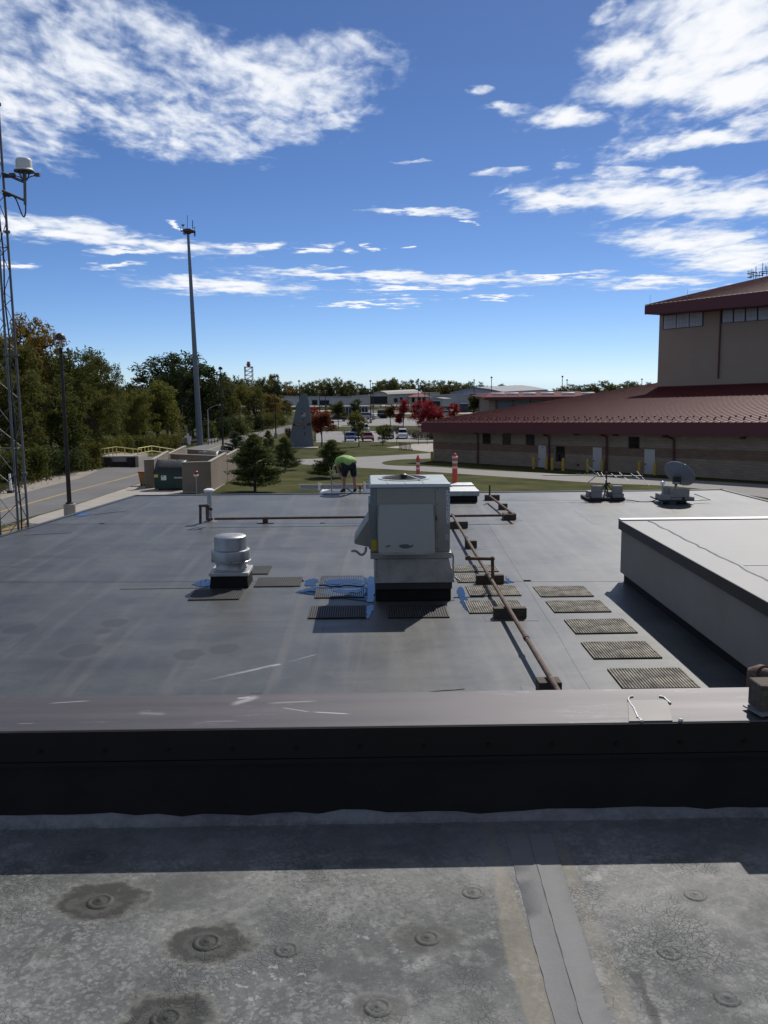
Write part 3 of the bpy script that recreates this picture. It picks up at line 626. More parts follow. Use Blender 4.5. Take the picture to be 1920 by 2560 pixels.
# upper roof
ur = MB(); nx, ny = 40, 30
x0, x1, y0, y1 = -9.5, 12.5, -5.0, YP-0.02
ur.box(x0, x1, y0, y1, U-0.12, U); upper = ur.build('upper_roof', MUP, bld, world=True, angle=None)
ub = MB(); ub.box(x0+.1, x1-.1, y0+.1, YP+.2, -3.4, U-.13); ub.build('wall', tanwall, bld, world=True, angle=None)
# lap seam strip: wide cover strip with a ridge and two raised edges
def strip_geo(pl, pr, h, name, m, seg=20):
    s = MB(); vs = []; rnd = random.Random(5)
    for i in range(seg+1):
        t = i/seg; a = pl[0]+(pl[1]-pl[0])*t; b = pr[0]+(pr[1]-pr[0])*t
        for k, zz in ((0, -.002), (0.01, h), (.40, h*.9), (.47, h*1.9), (.51, h*1.8), (.60, h*.85), (.985, h), (1, -.002)):
            c = a+(b-a)*k; j = rnd.uniform(-.002, .002); vs.append((c.x+j, c.y, U+zz))
    s.add(vs, [(i*8+j, i*8+j+1, (i+1)*8+j+1, (i+1)*8+j) for i in range(seg) for j in range(7)])
    return s.build(name, m, upper, world=True, angle=60)
strip_geo((W(1388, 2566, U), W(1262, 2085, U)), (W(1532, 2566, U), W(1378, 2085, U)), 0.0022, 'lap_seam', mat('cover_strip', (0.15, 0.151, 0.15), 0.75, 0, 0.14, 5, 0.1, 30))
strip_geo((W(1451, 2566, U), W(1316, 2085, U)), (W(1461, 2566, U), W(1322, 2085, U)), 0.0030, 'seam_crease', mat('seam_grime', (0.075, 0.075, 0.074), 0.85, 0, 0.4, 9))
# fastener plates that show through the membrane as ringed domes
pr = [(0.075, -.003), (.068, .003), (.058, .008), (.05, .007), (.044, .003), (.036, .004), (.028, .008), (.02, .007), (.013, .012), (.008, .014), (.0005, .0145)]
pme = MB().lathe(pr, 28, cap=False).mesh('fastener_plate', MUP, angle=80)
for i, (px, py, r, k) in enumerate(PLATES):
    p = W(px, py, U); add('fastener_plate', pme, upper, (p.x, p.y-6, U), scale=(.48+.12*k, .48+.12*k, .42+.25*k), rot=(0, 0, i*1.3))
# raised roof block on the right, with a dark fascia and pale top
C0 = W(1556, 1452)
zp = 1.16
CT = D(1548, 1304, C0.y-.12); zp = CT.z
xw = C0.x
pb = thing('roof_block', 'raised roof block with grey side wall, black fascia and pale top beside the pads', 'roof block', (xw, C0.y, 0)); pb['kind'] = 'thing'
XE, YN, YF = 12.4, YP+.25, C0.y
w = MB(); w.box(xw+.02, XE-.2, YN, YF-.02, -.05, .16); w.build('black_kerb', blackm, pb, world=True)
w = MB(); w.box(xw-.04, XE-.1, YN, YF+.02, .165, zp-.165); w.build('wall_panel', MWALL, pb, world=True)
w = MB(); w.box(xw-.085, XE-.05, YN, YF+.07, zp-.16, zp-.004); w.build('fascia', mat('black_fascia', (0.02, 0.02, 0.022), 0.45, 0.2, 0.1, 2), pb, world=True)
w = MB(); w.box(xw-.09, XE-.04, YN, YF+.08, zp-.003, zp+.012); pt = w.build('roof_top', MPEN, pb, world=True, bevel=.008)
w = MB(); w.box(xw-.09, XE-.04, YF-.12, YF+.082, zp+.013, zp+.035); w.build('roof_edge', mat('bright_edge', (0.45, 0.45, 0.45), 0.4, 0.5), pb, world=True, bevel=.006)
# wavy lap seam and cross seam on the raised roof
def wavy(pts, wd, name, m, par, z):
    s = MB(); vs = []; rnd = random.Random(9)
    for (x, y) in pts:
        a, b = wd*(.7+.6*rnd.random()), wd*(.7+.6*rnd.random()); vs += [(x-a, y, z), (x-a*.6, y, z+.012), (x+b*.6, y, z+.012), (x+b, y, z)]
    s.add(vs, [(i*4+j, i*4+j+1, (i+1)*4+j+1, (i+1)*4+j) for i in range(len(pts)-1) for j in range(3)])
    return s.build(name, m, par, world=True, angle=60)
seamd = mat('seam_grey', (0.16, 0.16, 0.165), 0.5, 0, 0.3, 9)
rnd = random.Random(21)
wavy([(xw+.42+rnd.uniform(-.02, .02), YF-.2-i*.2) for i in range(60)], .045, 'lap_seam', seamd, pt, zp+.012)
s = MB(); s.box(xw+.48, XE-.1, 12.3, 12.34, zp+.0125, zp+.018); s.build('lap_seam', seamd, pt, world=True)

# ------------------------------------------------------------------ rubber walkway pads
def pad_mesh():
    s = MB(); w, d = .457, .39; n = 25
    s.box(-w, w, -d, d, .001, .008)
    s.cur = 1
    for i in range(n):
        x = -w+.012+(2*w-.024)*i/(n-1); s.box(x-.0098, x+.0098, -d+.004, d-.004, .0082, .0165)
    return s.mesh('rubber_pad', [rubber, ribm], angle=None)
PADME = pad_mesh()
def pad(px, py, label, sx=1, sy=1, rz=0.0, grp='ribbed rubber walkway pads on the roof', wet_shaded=None):
    """px, py: middle of the near edge"""
    wet_shaded = px < 1100 if wet_shaded is None else wet_shaded
    p = W(px, py); o = add('rubber_pad', PADME, None, (p.x, p.y+.39*sy, .007), (0, 0, rz), scale=(sx, sy, 1))
    if wet_shaded: o.material_slots[1].link = 'OBJECT'; o.material_slots[1].material = wet_shaded_rib
    return tag(o, label, 'rubber pad', grp)
pad(1656, 1724, 'ribbed rubber pad nearest the parapet, tan stained, in the row beside the raised roof block', 1.02, 1.0, R(-.5))
pad(1571, 1648, 'ribbed rubber pad second from the parapet in the row beside the raised roof block')
pad(1517, 1585, 'ribbed rubber pad in the middle of the row of five beside the raised roof block', 1, 1.02, R(.5))
pad(1458, 1532, 'ribbed rubber pad second from the far end of the row beside the raised roof block', 1, .98)
pad(1419, 1493, 'ribbed rubber pad at the far end of the row beside the raised roof block')
pad(1245, 1534, 'ribbed rubber pad under the rusty gas pipe, nearest the parapet of the four there', 1.0, 1.05, R(.5))
pad(1240, 1491, 'ribbed rubber pad under the rusty gas pipe, second nearest the parapet', .97)
pad(1206, 1457, 'ribbed rubber pad under the branch riser and timber block of the gas pipe', .98, .9)
pad(1190, 1431, 'ribbed rubber pad farthest from the parapet of the four under the gas pipe', .98, .8)
pad(842, 1547, 'ribbed rubber pad left of the rooftop unit, nearest the parapet', 1.0, 1.0)
pad(848, 1496, 'ribbed rubber pad half under water left of the rooftop unit', .93, .85)
pad(853, 1464, 'ribbed rubber pad mostly covered by a puddle left of the rooftop unit', .88, 1.0)
pad(692, 1468, 'dry ribbed rubber pad between the exhaust fan and the puddled pads', .92, 1.0)
pad(532, 1501, 'ribbed rubber pad in the shadow in front of the exhaust fan', .95, 1.0, R(1))
pad(628, 1437, 'ribbed rubber pad behind the exhaust fan on its right', .7, 1.0)
pad(1047, 1546, 'ribbed rubber pad in the shadow in front of the rooftop unit', 1.06, 1.05)
# puddles: thin sheets of still water
water = bpy.data.materials.new('water'); water.use_nodes = True
wb = water.node_tree.nodes['Principled BSDF']; wb.inputs['Base Color'].default_value = (0.012, 0.014, 0.016, 1); wb.inputs['Roughness'].default_value = 0.02; wb.inputs['IOR'].default_value = 1.45; wb.inputs['Specular IOR Level'].default_value = 0.8
def puddle(pts, z=0.026):
    rnd = random.Random(int(pts[0][0])); Q = curve(pts+[pts[0]], 8)[:-1]
    P = [W(x+rnd.uniform(-2.5, 2.5), y+rnd.uniform(-.8, .8), z) for x, y in Q]
    bm = bmesh.new(); f = bm.faces.new([bm.verts.new(p) for p in P]); bmesh.ops.triangulate(bm, faces=bm.faces[:])
    me = bpy.data.meshes.new('puddle'); bm.to_mesh(me); bm.free(); me.materials.append(water)
    for pl in me.polygons:
        if pl.normal.z < 0: pl.flip()
    return tag(add('puddle', me), kind='structure')
puddle([(812, 1453), (835, 1449), (862, 1448), (890, 1447), (903, 1450), (906, 1455), (893, 1459), (866, 1457), (840, 1461), (818, 1459)], .0265)
puddle([(800, 1456), (815, 1445), (850, 1443), (910, 1443), (917, 1455), (905, 1465), (870, 1462), (830, 1465)], .021)
puddle([(826, 1477), (850, 1473), (872, 1475), (898, 1473), (904, 1477), (894, 1482), (876, 1480), (858, 1484), (842, 1480)], .0265)
puddle([(800, 1484), (815, 1474), (850, 1470), (908, 1470), (914, 1480), (905, 1492), (870, 1487), (840, 1490)], .021)
puddle([(918, 1448), (926, 1440), (937, 1446), (940, 1470), (934, 1488), (936, 1502), (918, 1504), (920, 1488), (916, 1470), (880, 1467), (830, 1469), (800, 1470), (775, 1476), (742, 1482), (748, 1477), (780, 1468), (812, 1466), (880, 1464), (914, 1465)], .009)
puddle([(763, 1452), (776, 1447), (792, 1447), (795, 1452), (785, 1458), (790, 1463), (765, 1464)], .009)
puddle([(918, 1514), (935, 1514), (930, 1530), (918, 1547), (916, 1530)], .009)
puddle([(480, 1461), (505, 1450), (524, 1448), (526, 1462), (500, 1466)], .009)
puddle([(1141, 1476), (1153, 1466), (1166, 1492), (1171, 1525), (1160, 1520), (1150, 1500)], .009)
puddle([(1265, 1440), (1277, 1452), (1284, 1456), (1260, 1458), (1262, 1448)], .009)
puddle([(180, 1287), (190, 1283), (222, 1284), (226, 1287), (200, 1290)], .009)

# ------------------------------------------------------------------ rooftop unit
YU = W(1030, 1503).y
def ux(px, y=None): return D(px, 1380, y or YU).x
sheet = mat('unit_sheet_metal', (0.27, 0.26, 0.215), 0.5, 0.0, 0.07, 1.5, 0.05, 6)
hoodm = mat('hood_sheet_metal', (0.285, 0.285, 0.245), 0.5, 0.0, 0.06, 1.5)
topm = mat('unit_top_sheet', (0.36, 0.40, 0.39), 0.45, 0.0, 0.06, 2)
galvd = mat('dull_galvanised', (0.37, 0.35, 0.31), 0.5, 0.4, 0.25, 3.5, 0.05, 12)
XA, XB = ux(928), ux(1124)
ru = thing('rooftop_unit', 'large grey-green rooftop air conditioner on a galvanised adapter and black kerb', 'air conditioner', ((XA+XB)/2, YU, 0))
zz = lambda py, y=None: hz(1030, py, y or YU)
zk, za, zr, ztop = zz(1451), zz(1396), zz(1381), zz(1209)
dep = W(1020, 1187, ztop).y - YU
cx = (XA+XB)/2
def bx(name, m, x0, x1, y0, y1, z0, z1, bevel=None, parent=None):
    s = MB(); s.box(x0, x1, y0, y1, z0, z1); return s.build(name, m, parent or ru, world=True, bevel=bevel)
bx('kerb', blackm, ux(938), ux(1128), YU, YU+dep, 0, zk, .02)
s = MB(); a0, a1 = ux(935), ux(1136); b0, b1 = ux(936), ux(1122)
s.hexa([(a0, YU-.06, zk-.03), (a1, YU-.06, zk-.03), (a1, YU+dep+.05, zk-.03), (a0, YU+dep+.05, zk-.03), (b0, YU-.03, za), (b1, YU-.03, za), (b1, YU+dep, za), (b0, YU+dep, za)])
s.build('kerb_adapter', galvd, ru, world=True, bevel=.008)
bx('kerb_flange', mat('dark_flange', (0.03, 0.028, 0.026), 0.6), ux(937), ux(1130), YU-.045, YU+dep+.03, zk-.14, zk-.035)
bx('base_rail', galvd, ux(926), ux(1129), YU-.05, YU+dep+.03, za+.004, zr, .008)
bx('cabinet', sheet, XA, XB, YU, YU+dep, zr+.002, ztop-.06, .012)
bx('corner_post', mat('corner_sheet', (0.16, 0.18, 0.175), 0.5), XA-.006, ux(942), YU-.012, YU+.04, zr+.006, ztop-.065, .004)
bx('access_panel', sheet, ux(943), ux(1087), YU-.012, YU+.01, zr+.03, ztop-.07, .004)
bx('access_panel', sheet, ux(1088.5), XB+.004, YU-.012, YU+.01, zr+.006, ztop-.07, .004)
s = MB(); o = .05
s.hexa([(XA-.03, YU-.04, ztop-.062), (XB+.04, YU-.04, ztop-.062), (XB+.04, YU+dep+.04, ztop-.062), (XA-.03, YU+dep+.04, ztop-.062), (XA+.0, YU-.01, ztop), (XB+.0, YU-.01, ztop), (XB+.0, YU+dep+.01, ztop), (XA+.0, YU+dep+.01, ztop)])
top = s.build('top_panel', topm, ru, world=True, bevel=.012)
fc = (ux(1012)+.02, YU+dep*.56)
fr = .40
s = MB(); s.lathe([(fr+.05, 0), (fr+.045, .012), (fr, .016), (fr-.01, .004)], 40, (*fc, ztop+.001), cap=False); s.build('fan_ring', topm, top, world=True)
s = MB(); s.lathe([(fr, 0), (fr, .0025)], 40, (*fc, ztop+.0015)); s.build('fan_shade_disc', mat('fan_well_shade', (0.006, 0.006, 0.006), 0.8), top, world=True)  # black disc painted for the shaded well under the guard
s = MB()
for r_ in (.1, .17, .24, .31, .38): s.tube([(fc[0]+r_*math.cos(t*math.pi/16), fc[1]+r_*math.sin(t*math.pi/16), ztop+.022) for t in range(33)], .003, 4, False)
for t in range(8): s.tube([(fc[0], fc[1], ztop+.024), (fc[0]+fr*math.cos(t*math.pi/4+.3), fc[1]+fr*math.sin(t*math.pi/4+.3), ztop+.02)], .004, 4)
s.build('fan_guard', darkbr, top, world=True)
s = MB(); s.tube([(fc[0]+.04, fc[1]+.16, ztop+.05), (fc[0]+.27, fc[1]-.42, ztop+.02)], .012, 6); s.build('guard_brace', whitep, top, world=True)
s = MB(); s.lathe([(.06, 0), (.06, .05), (.03, .07)], 10, (*fc, ztop+.02)); s.build('fan_motor', darkbr, top, world=True)
for k in (-.3, .0, .3):
    s = MB(); s.box(fc[0]+k-.008, fc[0]+k+.008, YU+.02, YU+dep*.56-.36, ztop, ztop+.008); s.build('rib', topm, top, world=True)
# economiser hood on the front
s = MB(); z0, z1 = zz(1376), zz(1262); hx0, hx1, hx2, hx3 = ux(944), ux(1086), ux(946), ux(1092)
s.add([(hx0, YU-.014, z1), (hx1, YU-.014, z1), (hx0+.04, YU-.05, z1+.02), (hx1-.04, YU-.05, z1+.02), (hx2, YU-.36, z0), (hx3-.05, YU-.36, z0), (hx2, YU-.014, z0), (hx3-.05, YU-.014, z0)],
      [(0, 1, 3, 2), (2, 3, 5, 4), (0, 2, 4, 6), (1, 7, 5, 3), (4, 5, 7, 6)])
hood = s.build('intake_hood', hoodm, ru, world=True, bevel=.012)
s = MB(); yh = YU-.36; s.box(ux(948, yh), ux(1081, yh), yh-.004, yh+.03, hz(1000, 1387, yh), hz(1000, 1380, yh)); s.build('hood_lip', galvd, hood, world=True)
smud = mat('sooty_smudge', (0.075, 0.08, 0.08), 0.8, 0, 0.5, 12)
def smudge(pts, yd):
    n_ = (Vector((0, -.31, z0-z1))).normalized()
    P = []
    for x, y in pts:
        d = ray(x, y); a = Vector((0, YU-.05, z1+.02)); nn = Vector((0, -(z1+.02-z0), .31)).normalized()
        nn = Vector((0, z0-z1-.02, .31)).normalized(); t = (a-EYE).dot(nn)/d.dot(nn); P.append(EYE+d*t + nn*(.004 if nn.y < 0 else -.004))
    s = MB(); s.poly(P[::-1]); s.build('smudge', smud, hood, world=True, angle=None)
smudge(curve([(996, 1364), (1006, 1361), (1020, 1361), (1026, 1364), (1033, 1361), (1031, 1367), (1018, 1371), (1004, 1370), (996, 1364)], 4)[:-1], 0)
smudge(curve([(962, 1366), (974, 1363), (977, 1365), (968, 1368), (962, 1366)], 3)[:-1], 0)
for px in (950, 1010, 1080):
    for py in (1216, 1374):
        s = MB(); c_ = D(px, py, YU-.014); s.lathe([(.011, 0), (.011, .005), (.001, .006)], 6, c_, Matrix.Rotation(R(90), 3, 'X'), cap=False); s.build('screw', darkbr, ru, world=True)
for py in (1222, 1260, 1300, 1340, 1372):
    s = MB(); c_ = D(1094, py, YU-.014); s.lathe([(.010, 0), (.010, .005), (.001, .006)], 6, c_, Matrix.Rotation(R(90), 3, 'X'), cap=False); s.build('screw', darkbr, ru, world=True)
bx('latch', darkbr, ux(1089.5), ux(1091.5), YU-.03, YU-.012, zz(1300), zz(1290))
s = MB(); s.box(ux(1112), ux(1124), YU-.016, YU-.012, zz(1352), zz(1336)); s.build('rating_plate', galv, ru, world=True)
for k in range(7):
    py = 1399+k*7; s = MB(); c_ = D(941+k*.3, py, YU-.06); s.lathe([(.009, 0), (.009, .005), (.001, .006)], 6, c_, Matrix.Rotation(R(90), 3, 'X'), cap=False); s.build('screw', darkbr, ru, world=True)
s = MB(); s.tube([D(1127, 1378, YU+.3), D(1133, 1390, YU+.3), D(1133, 1440, YU+.3), D(1150, 1452, YU+.3)], .018, 8); s.build('conduit', galv, ru, world=True)
# left hood
s = MB(); ly0, ly1 = YU+.25, YU+dep-.2; lz1, lz0 = zz(1298), zz(1374); lx = D(885, 1360, ly0).x
s.add([(XA-.02, ly0, lz1), (XA-.02, ly1, lz1), (lx, ly0, lz0+.1), (lx, ly1, lz0+.1), (XA-.02, ly0, lz0), (XA-.02, ly1, lz0), (lx+.02, ly0, lz0+.06), (lx+.02, ly1, lz0+.06)],
      [(0, 1, 3, 2), (0, 2, 6, 4), (1, 5, 7, 3), (2, 3, 7, 6), (4, 6, 7, 5)])
lh = s.build('side_hood', sheet, ru, world=True, bevel=.006)
bx('side_panel', sheet, XA-.04, XA+.02, ly0-.05, ly1+.02, lz0-.02, zz(1262), .006)
s = MB(); q = [(915, 1368), (914, 1378), (908, 1386), (900, 1386), (893, 1380), (886, 1377), (878, 1378)]
s.tube([D(x, y, YU+.5) for x, y in curve(q, 3)], .022, 8); s.build('drain_trap', mat('pvc_grey', (0.38, 0.37, 0.34), 0.5), ru, world=True)
# labels
s = MB(); s.quad((ux(928.5), YU-.0145, zz(1375)), (ux(942), YU-.0145, zz(1375)), (ux(942), YU-.0145, zz(1348)), (ux(928.5), YU-.0145, zz(1348)))
s.build('warning_label', mat('label_yellow', (0.48, 0.36, 0.02), 0.5, 0, 0.15, 18), ru, world=True, angle=None)
lab = bpy.data.materials.new('printed_label'); lab.use_nodes = True
_n = lab.node_tree; _b = _n.nodes['Principled BSDF']; _b.inputs['Roughness'].default_value = .5
_tc = _n.nodes.new('ShaderNodeTexCoord'); _mp = _n.nodes.new('ShaderNodeMapping'); _mp.inputs['Scale'].default_value = (60, 1, 40); _n.links.new(_tc.outputs['Object'], _mp.inputs[0])
_no = _n.nodes.new('ShaderNodeTexNoise'); _no.inputs['Scale'].default_value = 1.3; _no.inputs['Detail'].default_value = 1; _n.links.new(_mp.outputs[0], _no.inputs['Vector'])
_cr = _n.nodes.new('ShaderNodeValToRGB'); _cr.color_ramp.interpolation = 'CONSTANT'; _cr.color_ramp.elements[0].color = (.1, .1, .11, 1); _cr.color_ramp.elements[1].position = .47; _cr.color_ramp.elements[1].color = (.62, .62, .64, 1)
_n.links.new(_no.outputs['Fac'], _cr.inputs[0]); _n.links.new(_cr.outputs[0], _b.inputs['Base Color'])
s = MB(); s.quad((ux(1115), YU-.0145, zz(1310)), (ux(1124), YU-.0145, zz(1310)), (ux(1124), YU-.0145, zz(1226)), (ux(1115), YU-.0145, zz(1226)))
s.build('wiring_label', lab, ru, world=True, angle=None)

# ------------------------------------------------------------------ exhaust fan
p = W(574, 1471); YFN = p.y
fx0, fx1 = D(525, 1450, YFN).x, D(619, 1450, YFN).x; fw = fx1-fx0; fcx = (fx0+fx1)/2; fcy = YFN+fw/2
ef = thing('exhaust_fan', 'round spun aluminium exhaust fan on a square black kerb', 'exhaust fan', (fcx, fcy, 0))
hF = lambda py: hz(574, py, YFN)
s = MB(); k = hF(1438); s.hexa([(fx0-.01, YFN-.01, 0), (fx1+.01, YFN-.01, 0), (fx1+.01, YFN+fw+.01, 0), (fx0-.01, YFN+fw+.01, 0), (fx0+.01, YFN+.01, k), (fx1-.01, YFN+.01, k), (fx1-.01, YFN+fw-.01, k), (fx0+.01, YFN+fw-.01, k)]); s.build('kerb', blackm, ef, world=True, bevel=.01)
s = MB(); s.box(fx0-.02, fx1+.02, YFN-.02, YFN+fw+.02, k-.02, k+.045); s.box(fx0+.06, fx1-.06, YFN+.06, YFN+fw-.06, k+.045, k+.075); s.build('base_flange', mat('pale_flange', (0.42, 0.42, 0.40), 0.5, 0.4, 0.15, 5), ef, world=True, bevel=.008)
hC = lambda py: hz(574, py, fcy)
s = MB(); r0 = fw*.41
s.lathe([(r0*1.04, k+.07), (r0, k+.09), (r0, hC(1402))], 40, (fcx, fcy, 0), cap=False); s.build('neck', alum, ef, world=True)
s = MB(); zb0, zb1 = hC(1400), hC(1372); rb = fw*.525
s.lathe([(r0*.98, zb0+.01), (rb*1.0, zb0-.005), (rb*1.03, zb0-.005), (rb*1.03, zb0+.008), (rb, zb0+.015), (rb, zb1-.03), (rb*.97, zb1-.008), (rb*.90, zb1), (fw*.44, zb1)], 48, (fcx, fcy, 0), cap=False); band = s.build('wind_band', alum, ef, world=True)
s = MB(); rc = fw*.435; zc0, zc1 = zb1+.004, hC(1338)
s.lathe([(rc*1.0, zc0-.02), (rc*1.015, zc0), (rc*1.0, zc0+.012), (rc, zc1-.045), (rc*.975, zc1-.014), (rc*.9, zc1), (rc*.5, zc1+.012), (.001, zc1+.014)], 48, (fcx, fcy, 0), cap=False); s.build('motor_cover', alum, ef, world=True)
for a in (-80, -45, -110, -20, -150):
    s = MB(); s.ball((fcx+rb*1.0*math.cos(R(a)), fcy+rb*1.0*math.sin(R(a)), zb0+.022), .010, 6, 4); s.build('screw', darkbr, band, world=True)

# ------------------------------------------------------------------ equipment box behind the unit
p = W(1160, 1256); yh = p.y
hb = thing('roof_hatch', 'low galvanised roof hatch on a black kerb behind the rooftop unit', 'roof hatch', (p.x, yh, 0))
X0, X1 = D(1085, 1240, yh).x, D(1194, 1240, yh).x
bx('kerb', blackm, X0, X1, yh, yh+1.1, 0, hz(1160, 1240, yh), .01, hb)
bx('lid', galv, X0-.06, D(1198, 1235, yh).x, yh-.06, yh+1.16, hz(1160, 1240, yh)+.005, hz(1160, 1227, yh), .015, hb)
bx('rear_lid', galv, X0-.02, D(1185, 1220, yh+1.2).x, yh+1.18, yh+1.9, .02, hz(1160, 1212, yh+1.2), .02, hb)

# ------------------------------------------------------------------ vent pipe and gas pipe
p = W(526, 1303); vp = thing('vent_pipe', 'galvanised vent pipe with a white mushroom cap on the left of the roof', 'vent pipe', (p.x, p.y, 0))
s = MB(); hv = hz(523, 1229, p.y); s.tube([(p.x, p.y, 0), (p.x-.01, p.y, hv)], .062, 16); s.build('pipe', galv, vp, world=True)
s = MB(); s.lathe([(.05, hv-.02), (.13, hv), (.145, hv+.03), (.13, hv+.06), (.06, hv+.085), (.001, hv+.09)], 24, (p.x-.01, p.y, 0), cap=False); s.build('cap', whitep, vp, world=True)
s = MB(); s.lathe([(.2, 0.001), (.16, .012), (.075, .03), (.068, .09)], 20, (p.x, p.y, 0), cap=False); s.build('flashing_boot', MLOW, vp, world=True)
zg = .20
gp = thing('gas_pipe', 'rusty gas pipe running across the roof on timber blocks with risers', 'gas pipe', W(1275, 1530))
def run(name, pts, r, par=gp, m=rust, n=10):
    s = MB(); s.tube(pts, r, n); return s.build(name, m, par, world=True)
def elbow(p, r=.045, par=gp):
    s = MB(); s.ball(p, r, 10, 6); return s.build('elbow', rust, par, world=True)
A0 = W(1412, 1755, zg); A1 = W(1131, 1288, zg)
run('pipe', [A0, A0.lerp(A1, .33), A0.lerp(A1, .66), A1], .033)
for t in (.18, .47, .75):
    q = A0.lerp(A1, t); u = (A1-A0).normalized(); run('coupling', [q-u*.05, q+u*.05], .043)
B0, B1 = W(536, 1297, zg), W(1286, 1288, zg)
run('pipe', [B0, B0.lerp(B1, .5), B1], .033); elbow(A1, .05); elbow(B1, .05)
C1 = W(1224, 1240, zg); run('pipe', [B1, C1], .033); elbow(C1, .05)
run('riser', [C1, Vector((C1.x, C1.y, hz(1224, 1212, C1.y)))], .028)
# drop and loop beside the vent pipe
yv = B0.y
run('riser', [D(519, 1300, yv), D(518, 1267, yv)], .045); run('riser', [D(501, 1309, yv), D(501, 1266, yv)], .036); run('riser', [D(500, 1264, yv), D(520, 1264, yv)], .036)
elbow(D(501, 1265, yv), .048); elbow(D(519, 1265, yv), .055); elbow(D(527, 1272, yv), .05); elbow(D(521, 1297, yv), .06)
q = W(1232, 1447, zg); yq = q.y
e1 = D(1231, 1397, yq); e2 = D(1166, 1396, yq)
run('riser', [q, e1], .03); run('branch', [e1, e2], .03); elbow(e1, .045)
run('valve', [D(1167, 1400, yq), D(1167, 1391, yq)], .03); run('valve_handle', [D(1167, 1391, yq), D(1176, 1391, yq)], .012)
WB = {}
def wood_block(px, py, wpx, label, h=None, d=.14, grp='timber pipe blocks on the roof', rz=0.0):
    p = W(px, py); ppm = FPX/(p-EYE).dot(_F); w_ = wpx/ppm; h = h or (zg-.034)
    if p.y < 28:
        s = MB(); e_ = .16; s.prism([(p.x-w_/2-e_, p.y-e_*.8), (p.x+w_/2+e_, p.y-e_*.9), (p.x+w_/2+e_, p.y+d+e_), (p.x-w_/2-e_, p.y+d+e_*.9)], -.001, .0035); s.build('membrane_patch', mat('patch_sheet', (.068, .068, .068), .42, 0, .2, 6), lower, world=True, angle=None)
    s = MB(); s.box(-w_/2, w_/2, 0, d, .004, h)
    o = s.build('timber_block', wood, bevel=.008); o.location = (p.x, p.y, 0); o.rotation_euler = (0, 0, rz)
    return tag(o, label, 'timber block', grp)
wood_block(1376, 1741, 58, 'short timber block under the near end of the gas pipe beside the parapet', d=.22)
wood_block(1276, 1547, 82, 'long timber block under the gas pipe in front of the rubber pads')
wood_block(1226, 1461, 69, 'timber block under the branch riser of the gas pipe', rz=R(2))
wood_block(1178, 1371, 29, 'short timber block under the gas pipe right of the air conditioner', d=.16)
wood_block(1143, 1321, 54, 'timber block half hidden behind the right corner of the air conditioner')
wood_block(1275, 1300, 32, 'timber block under the right end of the crossing gas pipe', d=.3)
wood_block(1258, 1274, 22, 'short timber block midway along the far gas pipe')
wood_block(1231, 1251, 37, 'timber block under the upright at the far end of the gas pipe')
wood_block(663, 1308, 13, 'small timber block under the crossing gas pipe left of the air conditioner')
# pipe and block that sit on the right end of the parapet
p = W(1899, 1784, zt+.014); ht_ = hz(1899, 1716, p.y)
s = MB(); s.box(p.x, p.x+.3, p.y, p.y+.11, zt+.014, ht_); o = s.build('timber_block', wood, bevel=.006)
tag(o, 'timber block on the parapet cap at the right edge', 'timber block', 'timber pipe blocks on the roof')
ypp = YB+.22
q = [D(1892, 1745, ypp), D(1891, 1702, ypp), D(1897, 1684, ypp), D(1935, 1690, ypp-.12), D(2100, 1700, ypp-.3)]; q[0].z = .02
rp = thing('parapet_pipe', 'thick rusty pipe rising beside the parapet at the right edge', 'pipe', (q[0].x, q[0].y, 0))
run('pipe', q[:2], .030, rp, n=14); run('pipe', q[2:], .028, rp, n=14)
s = MB(); s.tube([q[1]-Vector((0, 0, .03)), q[1], q[1].lerp(q[2], .6)+Vector((-.005, 0, .012)), q[2].lerp(q[3], .12), q[2].lerp(q[3], .4)], [.04, .041, .042, .041, .038], 14); s.build('elbow', rust, rp, world=True)
a = [W(1857, 1765, zt+.016), W(1905, 1792, zt+.016), W(1935, 1785, zt+.016), W(1888, 1762, zt+.016)]
s = MB(); s.prism([(v.x, v.y) for v in a], zt+.0145, zt+.02); tag(s.build('sheet_offcut', mat('bright_sheet', (0.17, 0.17, 0.175), 0.6, 0.2), None), 'pale sheet metal offcut lying on the parapet cap by the timber block', 'metal sheet')

# ------------------------------------------------------------------ aerial on its tripod, dish, ballast blocks
def cblock(name_label, px0, px1, py0, py1, y, dep=.2, grp='grey concrete ballast blocks on the roof', cores=True, zbot=None):
    a, b = D(px0, (py0+py1)/2, y), D(px1, (py0+py1)/2, y); z0 = hz((px0+px1)/2, py1, y) if zbot is None else zbot; z1 = hz((px0+px1)/2, py0, y)
    s = MB(); w_ = b.x-a.x; h = z1-z0
    s.box(-w_/2, w_/2, 0, dep, 0, h)
    o = s.build('concrete_block', cmu, bevel=.006); o.location = ((a.x+b.x)/2, y, z0)
    return tag(o, name_label, 'concrete block', grp)
base = W(1515, 1253); ya = base.y
an = thing('yagi_antenna', 'aluminium yagi aerial with slanted elements on a black roof tripod', 'antenna', (base.x, ya, 0))
s = MB(); l_, r_ = D(1468, 1250, ya).x, D(1563, 1250, ya).x; s.box(l_, r_, ya, ya+.9, .012, .10); s.build('base_board', mat('dark_board', (0.02, 0.018, 0.017), 0.8), an, world=True, bevel=.01)
yc = ya+.45; mz = hz(1516, 1180, yc); mx = D(1515, 1220, yc).x
s = MB(); s.tube([(mx, yc, .3), (mx, yc, mz)], .028, 8); s.build('mast', blackp, an, world=True)
for (dx, dy) in ((-.28, -.25), (.3, -.2), (0, -.34), (.05, .35)):
    s = MB(); s.bar((mx+dx, yc+dy, .1), (mx, yc, hz(1515, 1207, yc)), .02, 6); s.build('leg', blackp, an, world=True)
